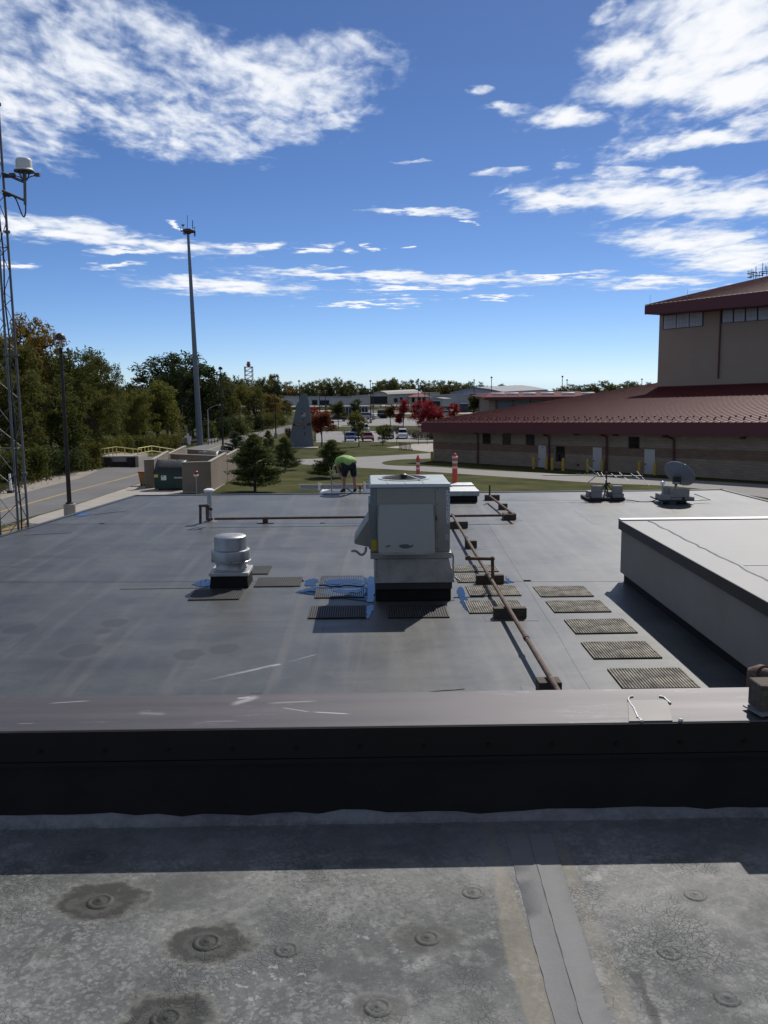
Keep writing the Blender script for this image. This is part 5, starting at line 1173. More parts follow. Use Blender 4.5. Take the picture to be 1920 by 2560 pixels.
def streetlight():
    p = GP(522, 1108); t = thing('cobra_streetlight', 'grey cobra-head streetlight beside the guard rail', 'street light', p)
    q = D(519, 1024, p.y)
    s = MB(); s.tube([p, q], [.13, .09], 8); s.build('pole', galv, t, world=True)
    s = MB(); s.tube([D(*a, p.y) for a in ((519, 1024), (530, 1017), (540, 1013), (548, 1012.5))], .06, 6); s.build('arm', galv, t, world=True)
    s = MB(); s.tube([D(*a, p.y) for a in ((546, 1012.5), (549, 1012), (553, 1014))], [.08, .17, .12], 8); s.build('lamp_head', galv, t, world=True)
    p = GP(562, 1085); t = thing('cobra_streetlight', 'distant cobra-head streetlight arm over the trees right of the monopole', 'street light', p)
    s = MB(); s.tube([p, D(556, 953, p.y)], [.13, .09], 8); s.build('pole', darkbr, t, world=True)
    s = MB(); s.tube([D(*a, p.y) for a in ((556, 953), (562, 952), (568, 953.5), (572, 956))], [.08, .2, .26, .1], 8); s.build('lamp_head', galv, t, world=True)
streetlight()
def guardrail():
    a, b = GP(519, 1112), GP(545, 1106); t = thing('guard_rail', 'short galvanised guard rail at the foot of the monopole', 'guard rail', a)
    u = (b-a).normalized(); s = MB()
    for z0, z1 in ((.45, .58), (.63, .76)): s.hexa([Vector((v.x, v.y, v.z+z)) + Vector((0, o, 0)) for z in (z0, z1) for v, o in ((a, 0), (b, 0), (b, .05), (a, .05))])
    s.build('rail', galv, t, world=True)
    for k in (.05, .35, .65, .95):
        c = a.lerp(b, k); s = MB(); s.box(c.x-.07, c.x+.07, c.y+.06, c.y+.22, c.z-.2, c.z+.75); s.build('post', wood, t, world=True)
guardrail()
# loading dock with yellow rails
def dock():
    a, b = GP(251, 1168), GP(346, 1167); t = thing('loading_dock', 'concrete loading dock with dark bumpers and a side ramp wall by the road', 'loading dock', a)
    h = hz(300, 1141, a.y)-a.z; dz = a.z-.3
    s = MB(); s.box(a.x, b.x, a.y+.25, a.y+4, dz, a.z+h); s.build('platform', concrete, t, world=True)
    for x0, x1 in ((250, 279), (318, 345)):
        s = MB(); s.box(D(x0, 1160, a.y).x, D(x1, 1160, a.y).x, a.y-.1, a.y+.24, a.z, a.z+h-.05); s.build('bumper', mat('dock_dark', (0.035, 0.022, 0.02), .8, 0, .3, 2), t, world=True, bevel=.03)
    s = MB(); s.box(D(279.5, 1160, a.y).x, D(317.5, 1160, a.y).x, a.y+.1, a.y+.24, a.z, a.z+h-.55); s.build('bumper', mat('dock_dark', (0, 0, 0)), t, world=True)
    s = MB(); s.box(D(284, 1150, a.y).x, D(312, 1150, a.y).x, a.y+.12, a.y+.22, a.z+h-.5, a.z+h-.36); s.build('dock_plate', galv, t, world=True)
    p0, p1 = GP(347, 1168), GP(437, 1148); u = (p1-p0); hh = a.z+h
    s = MB(); q1 = D(436, 1140, p1.y)
    nrm = Vector((-u.y, u.x, 0)).normalized()*.3
    s.hexa([p0+Vector((0, 0, -.4)), p1+Vector((0, 0, -.4)), p1+nrm+Vector((0, 0, -.4)), p0+nrm+Vector((0, 0, -.4)), Vector((p0.x, p0.y, hh)), Vector((p1.x, p1.y, p1.z+.25)), Vector((p1.x, p1.y, p1.z+.25))+nrm, Vector((p0.x, p0.y, hh))+nrm])
    s.build('ramp_wall', concrete, t, world=True)
    yrail = mat('rail_yellow', (0.60, 0.50, 0.17), .5)
    def rail(pxs, y0, y1, lbl, low):
        pts = [D(px, py, y0+(y1-y0)*i/(len(pxs)-1)) for i, (px, py) in enumerate(pxs)]
        r_ = thing('railing', lbl, 'railing', (pts[0].x, pts[0].y, pts[0].z-1.05), group='yellow two-rail railings on the loading dock')
        s = MB(); s.tube(pts, .05, 6); s.build('top_rail', yrail, r_, world=True)
        s = MB(); s.tube([p-Vector((0, 0, .5)) for p in pts], .045, 6); s.build('mid_rail', yrail, r_, world=True)
        for i in range(len(pts)-1):
            for k in range(3 if i else 4):
                c = pts[i].lerp(pts[i+1], k/(3 if i else 4)); s = MB(); s.bar(c, c-Vector((0, 0, low)), .045, 6); s.build('post', yrail, r_, world=True)
    rail([(251, 1123), (291, 1117), (352, 1124.5)], a.y+.4, a.y+3.5, 'front yellow railing on the loading dock', 1.0)
    rail([(344, 1121), (379, 1115), (437, 1124)], a.y+1, a.y+11, 'rear yellow railing along the loading dock ramp', 1.0)
dock()
# dumpster enclosure
def enclosure():
    t = thing('dumpster_enclosure', 'tan block wall enclosure round the dumpsters behind the roof', 'enclosure', GP(457, 1231))
    H = 1.95
    def wall(px0, px1, lbl=None, d=.2, h=H, dirn=None):
        a, b = GP(*px0), GP(*px1); u = (b-a); u.z = 0; u.normalize(); n = Vector((-u.y, u.x, 0))*d
        s = MB(); z0 = min(a.z, b.z)-.3; s.hexa([Vector((p.x, p.y, z0)) for p in (a, b, b+n, a+n)]+[Vector((p.x, p.y, a.z+h)) for p in (a, b, b+n, a+n)])
        w_ = s.build('wall', mat('enclosure_block', (0.21, 0.165, 0.12), .9, 0, .14, .8, .2, 8), t, world=True)
        s = MB(); e = .03; s.hexa([Vector((p.x, p.y, a.z+h+.003)) for p in (a-n*.1, b-n*.1, b+n*1.1, a+n*1.1)]+[Vector((p.x, p.y, a.z+h+.06)) for p in (a-n*.1, b-n*.1, b+n*1.1, a+n*1.1)])
        s.build('coping', mat('pale_coping', (0.30, 0.27, 0.22), .8), w_, world=True)
        return a, b
    wall((364, 1221), (387, 1220)); wall((457, 1231), (528, 1229)); wall((529, 1228), (569, 1205)); wall((570, 1204), (600, 1188))
    a1, a2 = GP(387, 1220), GP(440, 1186)
    wall((388, 1219.5), (425, 1198)); wall((426, 1197), (468, 1178))
    # cross walls between bays
    wall((428, 1198), (566, 1203)); wall((470, 1180), (598, 1186))
enclosure()
dgreen = mat('dumpster_green', (0.008, 0.035, 0.022), .5, .1, .2, 3)
def dumpster(px0, px1, py, top, label, sx=1):
    a, b = GP(px0, py), GP(px1, py); w_ = (b-a).length; ht = hz(px0+15, top, a.y)-a.z
    t = thing('dumpster', label, 'dumpster', a); L0 = .62
    s = MB(); d = 1.9
    s.hexa([(0, 0, .12), (w_, 0, .12), (w_, d, .12), (0, d, .12), (-.03, -.02, ht*L0), (w_+.03, -.02, ht*L0), (w_+.03, d+.02, ht*.95), (-.03, d+.02, ht*.95)]); s.build('body', dgreen, t, bevel=.02)
    s = MB(); s.box(-.06, w_+.06, -.05, .02, ht*L0-.1, ht*L0); s.box(.03, .12, -.03, .02, .1, ht*L0-.1); s.box(w_-.12, w_-.03, -.03, .02, .1, ht*L0-.1); s.box(w_*.62, w_*.67, -.03, .02, .1, ht*L0-.1); s.build('rib', dgreen, t)
    s = MB(); s.box(w_*.7, w_*1.0, -.1, -.03, ht*.42, ht*.47); s.build('fork_pocket', galv, t)
    s = MB(); n = 8; vs = []
    rnd = random.Random(int(px0))
    for i in range(n+1):
        x = -.05+(w_+.1)*i/n
        for j, (y, z) in enumerate(((-.06, ht*L0+.02), (.25, ht*.80), (.7, ht*.97), (1.3, ht*1.0), (d, ht*.96))):
            vs.append((x, y, z+rnd.uniform(-.05, .05)*(0 < j < 4)-(.25 if i in (0,) and j in (1, 2) else 0)))
    s.add(vs, [(i*5+j, (i+1)*5+j, (i+1)*5+j+1, i*5+j+1) for i in range(n) for j in range(4)]); lid = s.build('lid', mat('lid_black', (0.012, 0.013, 0.016), .5, 0, .2, 4), t, angle=60)
    sm = lid.modifiers.new('thick', 'SOLIDIFY'); sm.thickness = .04
    s = MB()
    for i in (0, n): 
        k = i*5; s.add([vs[k], vs[k+1], vs[k+2], vs[k+3], vs[k+4], (vs[k][0], d, ht*.94), (vs[k][0], -.02, ht*L0)], [(0, 1, 2, 3, 4, 5, 6)])
    s.build('end_panel', mat('lid_black', (0, 0, 0)), t, angle=None)
    return t, w_, ht
t, w_, ht = dumpster(387, 457, 1226.5, 1154, 'green dumpster with a black sloping lid between the tan block walls')
s = MB(); s.box(w_*.24, w_*.42, -.045, -.03, ht*.36, ht*.52); s.build('notice', mat('notice_white', (.62, .64, .60), .5, 0, .1, 6), t)
s = MB(); s.box(w_*.27, w_*.33, -.05, -.046, ht*.47, ht*.50); s.build('notice_print', blackp, t)
s = MB(); s.box(w_*.0, w_*.14, -.065, -.052, ht*.46, ht*.56); s.build('sticker', mat('sticker_yellow', (.55, .40, .12), .6), t)
for x in (.15, .9): s = MB(); s.tube([(w_*x-.06, .2, .06), (w_*x+.06, .2, .06)], .06, 8); s.build('caster', tyre, t)
dumpster(492, 541, 1200, 1131, 'second dumpster with a black lid showing over the rear block walls')
for i, (px, py, lb) in enumerate(((478, 1160, 'yellow bollard top in the front dumpster bay'), (500, 1146, 'left yellow bollard top in the middle bay'), (527, 1146, 'right yellow bollard top in the middle bay'), (563, 1135, 'yellow bollard top at the rear corner of the block walls'), (541, 1131, 'small yellow bollard top at the right end of the rear dumpster lid'))):
    p = GP(px, py, 1.5); t = thing('bollard', lb, 'bollard', (p.x, p.y, p.z-1.5), group='yellow bollards inside the dumpster enclosure')
    s = MB(); s.lathe([(.11, 0), (.11, 1.35), (.001, 1.35)], 12, cap=False); s.build('post', yellowp, t); s = MB(); s.ball((0, 0, 1.42), .16, 12, 8); s.build('cap', yellowp, t)
p = GP(358, 1214); t = thing('waste_bin', 'orange tapered waste bin beside the left block wall', 'bin', p); hb2 = hz(358, 1180, p.y)-p.z
s = MB(); s.hexa([(-.12, -.3, .08), (.3, -.3, .08), (.3, .3, .08), (-.12, .3, .08), (-.25, -.36, hb2), (.35, -.36, hb2), (.35, .36, hb2), (-.25, .36, hb2)]); s.build('body', mat('bin_orange', (.36, .17, .05), .6, 0, .2, 3), t, bevel=.02)
s = MB(); s.box(-.28, .38, -.4, .4, hb2, hb2+.06); s.build('rim', mat('bin_red', (.28, .06, .03), .6), t)
for x in (-.05, .22): s = MB(); s.tube([(x, -.32, .08), (x, -.26, .08)], .08, 10); s.build('wheel', tyre, t)
p = GP(492, 1236); t = thing('beacon', 'red beacon on a thin pole in front of the block wall', 'beacon', p)
zt2 = hz(492, 1190, p.y)-p.z; s = MB(); s.tube([(0, 0, 0), (0, 0, zt2)], .03, 8); s.build('pole', galv, t)
s = MB(); s.lathe([(.06, zt2-.08), (.17, zt2+.02), (.17, zt2+.08), (.001, zt2+.1)], 14, cap=False); s.build('base', whitep, t)
s = MB(); s.lathe([(.1, zt2+.09), (.1, zt2+.3), (.06, zt2+.33), (.001, zt2+.34)], 12, cap=False); s.build('lens', mat('lens_red', (.35, .015, .015), .25), t)
# fence with a sign, bin at its foot
def fence():
    a, b = GP(444, 1119), GP(480, 1116); t = thing('chain_link_fence', 'dark chain link fence panel with a pale emblem sign at the tree edge', 'fence', a)
    h = hz(470, 1079, a.y)-a.z; steel = mat('fence_wire', (.10, .10, .10), .5, .5)
    for k in (0, .33, .66, 1): c = a.lerp(b, k); s = MB(); s.bar(c, c+Vector((0, 0, h)), .045, 6); s.build('post', steel, t, world=True)
    s = MB(); L_ = (b-a).length; u = (b-a)/L_
    for k in range(-10, 26):
        x0 = k*.22
        for sg in (1, -1):
            p0, p1 = x0, x0+sg*h
            lo, hi = max(0, min(p0, p1)), min(L_, max(p0, p1))
            if hi <= lo: continue
            f = lambda x: (x-p0)/(p1-p0)*h
            s.bar(a+u*lo+Vector((0, 0, f(lo))), a+u*hi+Vector((0, 0, f(hi))), .012, 3)
    o = s.build('mesh_wire', steel, t, world=True); o['kind'] = 'stuff'
    s = MB(); yy = a.y-.12; cx_, cz_ = D(469.5, 1095, yy).x, hz(469.5, 1095, yy)
    s.box(cx_-.13, cx_+.13, yy, yy+.04, cz_-.75, cz_+.65); s.box(cx_-.5, cx_-.135, yy, yy+.04, cz_+.0, cz_+.3); s.box(cx_+.135, cx_+.5, yy, yy+.04, cz_-.35, cz_+.25); s.box(cx_+.05, cx_+.38, yy-.002, yy+.03, cz_-.95, cz_-.36); s.build('sign', whitep, t, world=True)
    p = GP(444, 1119.5); t = thing('utility_box', 'dark utility box standing beside the chain link fence', 'box', p)
    s = MB(); s.box(-.35, .35, 0, .6, 0, hz(444, 1101, p.y)-p.z); s.build('body', darkbr, t, bevel=.02); s = MB(); s.box(-.38, .38, -.03, .63, hz(444, 1101, p.y)-p.z, hz(444, 1100, p.y)-p.z+.05); s.build('lid', blackp, t)
    p = GP(27, 1233); t = thing('marker_post', 'white marker post on a dark base beside the road behind the lattice tower', 'marker post', p)
    s = MB(); s.box(-.22, .12, -.1, .3, 0, .18); s.build('base', blackp, t); s = MB(); s.hexa([(-.06, 0, .18), (.1, 0, .18), (.1, .1, .18), (-.06, .1, .18), (-.07, 0, hz(24, 1185, p.y)-p.z), (.03, 0, hz(24, 1185, p.y)-p.z), (.03, .1, hz(24, 1185, p.y)-p.z), (-.07, .1, hz(24, 1185, p.y)-p.z)]); s.build('post', whitep, t)
fence()
# tail fin monument
def monument():
    p = GP(755, 1120); y = p.y; t = thing('tail_fin_monument', 'grey aircraft tail fin monument with a small flag and a gold lettered black band', 'monument', p)
    out = [(721, 1118), (727, 1080), (731, 1062), (737, 1034), (743, 1006), (747, 1005), (749, 995), (752, 987), (758, 984), (764, 984), (769, 989), (772, 1003), (775, 1020), (777, 1045), (779, 1070), (783, 1105), (785, 1117)]
    P = [D(*q, y) for q in out]; n = len(P); c0 = P[0].z; c1 = P[7].z
    s = MB(); th = lambda z: .42-.25*(z-c0)/(c1-c0)
    def ring(off, ins):
        cx_ = sum((q.x for q in P))/n
        return [Vector((q.x+(cx_-q.x)*ins, q.y+off*th(q.z), q.z)) for q in P]
    rr = [ring(-.35, .12), ring(-.5, .2)][0:0]+[ring(0, 0), ring(.35, .0)]
    s.add(ring(-.5, .08)+ring(-.25, 0)+ring(.25, 0)+ring(.5, .08), [tuple(range(n))]+[tuple(range(4*n-1, 3*n-1, -1))]+[(k*n+i, (k+1)*n+i, (k+1)*n+(i+1) % n, k*n+(i+1) % n) for k in range(3) for i in range(n)])
    gm = mat('fin_grey', (0.115, 0.14, 0.16), .55, 0, .12, .5); s.build('fin', gm, t, world=True, angle=30)
    def face(q): return D(*q, y-.5*th(hz(q[0], q[1], y))-.02)
    s = MB(); s.slab([face((730.5, 1065)), face((778, 1063.5)), face((776.5, 1057.5)), face((732.5, 1058.5))], .1); band_ = s.build('band', blackp, t, world=True, angle=None)
    f0, f1 = face((752.5, 1042)), face((764.5, 1031.5)); fy = min(f0.y, f1.y)
    fw_, fh = f1.x-f0.x, f1.z-f0.z; red_ = mat('flag_red', (.42, .10, .13), .7); blu = mat('flag_blue', (.045, .06, .15), .7)
    s = MB(); s.box(f0.x, f1.x, fy-.02, fy+.05, f0.z, f1.z); fl_ = s.build('flag', mat('flag_white', (.55, .5, .53), .7), t, world=True)
    for k in range(0, 13, 2):
        s = MB(); s.box(f0.x if k < 6 else f0.x, f1.x, fy-.024, fy-.019, f0.z+fh*k/13, f0.z+fh*(k+1)/13); s.build('stripe', red_, fl_, world=True)
    s = MB(); s.box(f0.x, f0.x+fw_*.42, fy-.03, fy-.018, f0.z+fh*6/13, f1.z); s.build('canton', blu, fl_, world=True)
    cu = bpy.data.curves.new('lettering', 'FONT'); cu.body = 'CHARLIE WEST'; cu.align_x = 'CENTER'; cu.align_y = 'CENTER'; cu.size = .34; cu.extrude = .01; cu.offset = .006
    o = bpy.data.objects.new('lettering_cu', cu); COL.objects.link(o); dg = bpy.context.evaluated_depsgraph_get(); me = bpy.data.meshes.new_from_object(o.evaluated_get(dg)); bpy.data.objects.remove(o)
    me.materials.clear(); me.materials.append(mat('letter_gold', (.5, .3, .06), .5)); c = face((753, 1061.2))
    wd = max(v.co.x for v in me.vertices)-min(v.co.x for v in me.vertices); k = (face((769, 1061)).x-face((738, 1061)).x)/wd
    o = add('lettering', me, t, Vector((c.x, c.y-.04, c.z))-t.matrix_basis.translation, (R(90), 0, 0), scale=(k, 1.15, 1))
    for (x0, y0, x1, y1) in ((752.5, 1022, 757.5, 1023.5), (756, 1048, 759.5, 1051), (760.5, 1080, 762.5, 1089), (758, 1068, 764, 1071)):
        s = MB(); s.slab([face((x0, y1)), face((x1, y1)), face((x1, y0)), face((x0, y0))], .06); s.build('marking', mat('marking_dark', (.03, .035, .045), .6), t, world=True, angle=None)
    a, b = GP(716, 1122), GP(795, 1121); s = MB(); s.box(a.x, b.x, a.y-.4, a.y+1.6, a.z-.3, a.z+.14); s.build('plinth', concrete, t, world=True)
monument()

# ------------------------------------------------------------------ red-roofed hall on the right
P1, P2 = GP(1083, 1152), GP(1920, 1204)
_u = (P2-P1); _u.z = 0; WL = _u.length; _u.normalize(); _n = Vector((-_u.y, _u.x, 0))   # _n points away from the camera
if _n.y < 0: _n = -_n
def WP(px, py, off=0.0):
    """point on the vertical plane parallel to the long wall, off metres in front of it"""
    d = ray(px, py); c = P1 - _n*off
    return EYE + d*((c-EYE).dot(_n)/d.dot(_n))
def sabs(p): return (p-P1).dot(_u)
hall = thing('red_roofed_hall', 'tan block hall with a red standing seam roof and a tall windowed upper storey', 'building', (P1.x, P1.y, P1.z))
def wq(name, m, pxs, off, thick=.1, parent=None, bevel=None):
    """slab on the wall plane through photo points given tl, tr, br, bl"""
    tl, tr, br, bl = [WP(*q, off) for q in pxs]; s = MB(); s.hexa([bl, br, br+_n*thick, bl+_n*thick, tl, tr, tr+_n*thick, tl+_n*thick])
    return s.build(name, m, parent or hall, world=True, angle=None, bevel=bevel)
ext = 60.0
def at(s_, off, z): p = P1+_u*s_-_n*off; return Vector((p.x, p.y, z))
OV = 1.3
E0 = WP(1053, 1055.5, OV); E1 = WP(1920, 1055.5, OV); s0, s1 = sabs(E0), sabs(E1); ez = (E1.z-E0.z)/(s1-s0)
eave = lambda s_: E0.z+ez*(s_-s0)
gz_ = lambda s_: P1.z+(P2.z-P1.z)*s_/WL
# wall body
zw = lambda s_: eave(s_)-.15
s = MB(); s.hexa([at(0, 0, gz_(0)-1), at(ext, 0, gz_(ext)-1), at(ext, -60, gz_(ext)-1), at(0, -60, gz_(0)-1), at(0, 0, zw(0)), at(ext, 0, zw(ext)), at(ext, -60, zw(ext)), at(0, -60, zw(0))]); s.build('wall', tanwall, hall, world=True, angle=None)
# brown block band, stands 1 cm proud
b0, b1, b2, b3 = WP(1083, 1104.5, .012), WP(1920, 1128, .012), WP(1920, 1154, .012), WP(1083, 1122, .012)
kz = lambda a, b: (lambda s_: a.z+(b.z-a.z)*(s_-sabs(a))/(sabs(b)-sabs(a)))
bt, bb = kz(b0, b1), kz(b3, b2)
s = MB(); s.hexa([at(-.012, .012, bb(0)), at(ext, .012, bb(ext)), at(ext, -.1, bb(ext)), at(-.012, -20, bb(0)), at(-.012, .012, bt(0)), at(ext, .012, bt(ext)), at(ext, -.1, bt(ext)), at(-.012, -20, bt(0))]); s.build('band', brownband, hall, world=True, angle=None)
# fascia and soffit
f1, f2 = WP(1053, 1081, OV), WP(1920, 1089, OV); fb = kz(f1, f2); sl_ = sabs(f1)
s = MB(); s.hexa([at(sl_, OV, fb(sl_)), at(ext, OV, fb(ext)), at(ext, OV-.12, fb(ext)), at(sl_, OV-.12, fb(sl_)), at(sl_, OV, eave(sl_)-.04), at(ext, OV, eave(ext)-.04), at(ext, OV-.12, eave(ext)-.04), at(sl_, OV-.12, eave(sl_)-.04)]); s.build('fascia', redtrim, hall, world=True, angle=None)
s = MB(); s.hexa([at(sl_, OV-.13, fb(sl_)+.02), at(ext, OV-.13, fb(ext)+.02), at(ext, .0, fb(ext)+.02), at(sl_, .0, fb(sl_)+.02), at(sl_, OV-.13, fb(sl_)+.1), at(ext, OV-.13, fb(ext)+.1), at(ext, 0, fb(ext)+.1), at(sl_, 0, fb(sl_)+.1)]); s.build('soffit', redtrim, hall, world=True, angle=None)
def project(p):
    v = p-EYE; z = v.dot(_F); return 960+FPX*v.dot(_R)/z, 1280-FPX*v.dot(_U)/z
# upper storey plane: distance t behind the eave where the rake line reaches x = 1643
TT = 20.0
for k in range(200):
    TT = 15+k*.2
    if project(E0+_n*TT+Vector((0, 0, .1*TT)))[0] >= 1646: break
TW = TT-7.0
ofT_roof = OV-TT; offT = OV-TW                       # plane of the upper storey wall (negative: behind the long wall)
T0 = WP(1646, 957.5, ofT_roof)
slope = (T0.z-E0.z)/TT
roofz = lambda s_, t: eave(s_)+slope*t
# standing seam panels, one object per panel
pw_ = .60
def seam_panel(sa, sb, t0, t1, zf, off0, name, par, rib=.05, lift=.0):
    s = MB(); a0, a1 = at(sa, off0-t0, zf(sa, t0)), at(sa, off0-t1, zf(sa, t1)); b0_, b1_ = at(sb, off0-t0, zf(sb, t0)), at(sb, off0-t1, zf(sb, t1))
    up = Vector((0, 0, 1)); r0 = .022; ra = _u*r0
    s.add([a0, a0+up*rib, a0+ra+up*rib, a0+ra, b0_, a1, a1+up*rib, a1+ra+up*rib, a1+ra, b1_], [(0, 5, 6, 1)[::-1], (1, 6, 7, 2)[::-1], (2, 7, 8, 3)[::-1], (3, 8, 9, 4)[::-1], (0, 1, 2, 3)])
    s.build(name, redroof, par, world=True, angle=None)
rp = MB(); rt = [at(s0, OV, eave(s0)-.035), at(ext, OV, eave(ext)-.035), at(ext, OV-TT-8, roofz(ext, TT+8)-.035), at(s0, OV-TT-8, roofz(s0, TT+8)-.035)]
rp.slab(rt, .12); roof = rp.build('roof', redtrim, hall, world=True, angle=None)
npan = int((WL+16-s0)/pw_)
for i in range(npan):
    a = s0+i*pw_; seam_panel(a, a+pw_, 0, TT+(6 if a < 26 else .0), roofz, OV, 'roof_panel', roof, .055)
# snow guards: two staggered rows of small cleats on the ribs
s = MB()
for i in range(npan):
    for t in ((1.1,), (2.2, 3.0))[i % 2]:
        c = at(s0+i*pw_+.018, OV-t, roofz(s0+i*pw_, t)+.05); s.cbox(c+Vector((0, 0, .05)), (.13, .05, .10), math.atan2(_u.y, _u.x))
o = s.build('snow_guard', redtrim, roof, world=True, angle=None); o['kind'] = 'stuff'
# windows, doors, downspouts, vents of the long wall
fr_ = mat('window_frame', (.03, .026, .024), .5); wtrim = mat('window_trim', (.22, .19, .16), .8)
def window(x0, y0, x1, y1, sk=0.0):
    f = wq('window', fr_, ((x0-.8, y0-.8), (x1+.8, y0-.8+sk), (x1+.8, y1+.8+sk), (x0-.8, y1+.8)), .05, .06)
    xm = (x0+x1)/2
    wq('pane', glassd, ((x0+.5, y0+.5), (x1-.5, y0+.5+sk), (x1-.5, (y0+y1)/2-.5+sk), (x0+.5, (y0+y1)/2-.5)), .065, .02, f); wq('pane', glassd, ((x0+.5, (y0+y1)/2+.5), (x1-.5, (y0+y1)/2+.5+sk), (x1-.5, y1-.5+sk), (x0+.5, y1-.5)), .06, .02, f)
    wq('jamb', wtrim, ((x0-3.4, y0-.5), (x0-1, y0-.5), (x0-1, y1+.5), (x0-3.4, y1+.5)), .03, .03, f)
    return f
for w_ in ((1207, 1084, 1225, 1109), (1257, 1084.5, 1275, 1111), (1315.5, 1087, 1334.5, 1112), (1572, 1092.5, 1597, 1120.5), (1390, 1116, 1410.5, 1152.5)): window(*w_, .6)
for x0, y0, x1, y1 in ((1346, 1113.5, 1365, 1172), (1482, 1118.5, 1504, 1176), (1611, 1123, 1637, 1187.5)):
    dd_ = wq('door', doorw, ((x0, y0), (x1, y0+1), (x1, y1+1.5), (x0, y1)), .05, .06)
    wq('handle', darkbr, ((x0+1.3, (y0+y1)/2+3), (x0+2.8, (y0+y1)/2+3), (x0+2.8, (y0+y1)/2+7), (x0+1.3, (y0+y1)/2+7)), .10, .05, dd_)
    wq('frame', wtrim, ((x0-1.2, y0-1.2), (x1+1.2, y0-.2), (x1+1.2, y0+.7), (x0-1.2, y0-.2)), .055, .06, dd_)
wq('door_plate', fr_, ((1353.5, 1118.5), (1358.5, 1118.7), (1358.5, 1120), (1353.5, 1119.8)), .056, .01)
for x, yt_, yb in ((1194, 1083, 1162), (1372, 1090, 1174), (1516, 1090, 1181), (1684, 1096, 1193)):
    s = MB(); s.tube([WP(x-14, yt_-3, .6), WP(x-3, yt_, .2), WP(x, yt_+4, .14), WP(x, yb, .14)], .075, 8); s.build('downspout', redtrim, hall, world=True)
for x, y in ((1166, 1079), (1437, 1085), (1535, 1087), (1659, 1091), (1853, 1095)): wq('wall_light', fr_, ((x-5, y-2), (x+6, y-2), (x+6, y+3), (x-5, y+3)), .3, .28, bevel=.02)
wq('wall_plate', wtrim, ((1119, 1107), (1123, 1107), (1123, 1110), (1119, 1110)), .03, .03); wq('wall_plate', wtrim, ((1379, 1117), (1383, 1117), (1383, 1120), (1379, 1120)), .03, .03); wq('hose_tap', fr_, ((1442, 1160), (1446, 1160), (1446, 1165), (1442, 1165)), .08, .08)
# upper storey
ST = sabs(T0)+.0
tw0 = sabs(WP(1643.5, 950, offT)); OT = 3.0
tl_, tr_ = WP(1612, 763, offT+OT), WP(1920, 726.5, offT+OT); te = kz(tl_, tr_); sT = sabs(tl_)
bl_, br_ = WP(1616, 786, offT+OT), WP(1920, 761.5, offT+OT); tb = kz(bl_, br_)
XT = 75.0
s = MB(); z0 = lambda s_: roofz(s_, TW)-1.5
s.hexa([at(tw0, offT, z0(tw0)), at(XT, offT, z0(XT)), at(XT, offT-30, z0(XT)), at(tw0, offT-30, z0(tw0)), at(tw0, offT, tb(tw0)+.05), at(XT, offT, tb(XT)+.05), at(XT, offT-30, tb(XT)+.05), at(tw0, offT-30, tb(tw0)+.05)])
up_ = s.build('upper_wall', mat('tan_panel_wall', (0.33, 0.255, 0.185), .85, 0, .06, .4), hall, world=True, angle=None)
s = MB(); s.hexa([at(tw0, offT+.02, roofz(tw0, TW)-.2), at(XT, offT+.02, roofz(XT, TW)-.2), at(XT, offT-.1, roofz(XT, TW)-.2), at(tw0, offT-.1, roofz(tw0, TW)-.2)]+[at(a, b, roofz(a, TW)+.12) for a, b in ((tw0, offT+.02), (XT, offT+.02), (XT, offT-.1), (tw0, offT-.1))]); s.build('flashing', redtrim, hall, world=True, angle=None)
s = MB(); s.hexa([at(sT, offT+OT, tb(sT)), at(XT, offT+OT, tb(XT)), at(XT, offT+OT-.12, tb(XT)), at(sT, offT+OT-.12, tb(sT)), at(sT, offT+OT, te(sT)-.04), at(XT, offT+OT, te(XT)-.04), at(XT, offT+OT-.12, te(XT)-.04), at(sT, offT+OT-.12, te(sT)-.04)]); s.build('upper_fascia', redtrim, hall, world=True, angle=None)
s = MB(); s.hexa([at(sT+.05, offT+OT-.13, tb(sT)+.02), at(XT, offT+OT-.13, tb(XT)+.02), at(XT, offT-30, tb(XT)+.02), at(sT+.05, offT-30, tb(sT)+.02), at(sT+.05, offT+OT-.13, tb(sT)+.2), at(XT, offT+OT-.13, tb(XT)+.2), at(XT, offT-30, tb(XT)+.2), at(sT+.05, offT-30, tb(sT)+.2)]); s.build('upper_soffit', redtrim, hall, world=True, angle=None)
# slope of the upper roof from the silhouette point (1920, 689)
TT2 = 14.0
for k in range(300):
    tt = 4+k*.1; q = tl_+_n*tt
    if project(q)[0] >= 1919: TT2 = tt; break
sl2 = (WP(1920, 690, offT+OT-TT2).z-tl_.z)/TT2 if TT2 > 0 else .1
uz = lambda s_, t: te(s_)+sl2*t
s = MB(); s.slab([at(sT, offT+OT, te(sT)-.035), at(XT, offT+OT, te(XT)-.035), at(XT, offT+OT-TT2-6, uz(XT, TT2+6)-.035), at(sT, offT+OT-TT2-6, uz(sT, TT2+6)-.035)], .12); uroof = s.build('upper_roof', redtrim, hall, world=True, angle=None)
for i in range(int((WL+12-sT)/pw_)):
    a = sT+i*pw_; seam_panel(a, a+pw_, 0, TT2+6, uz, offT+OT, 'roof_panel', uroof, .055)
pane_m = mat('translucent_pane', (.40, .42, .44), .35, 0, .12, 1.2)
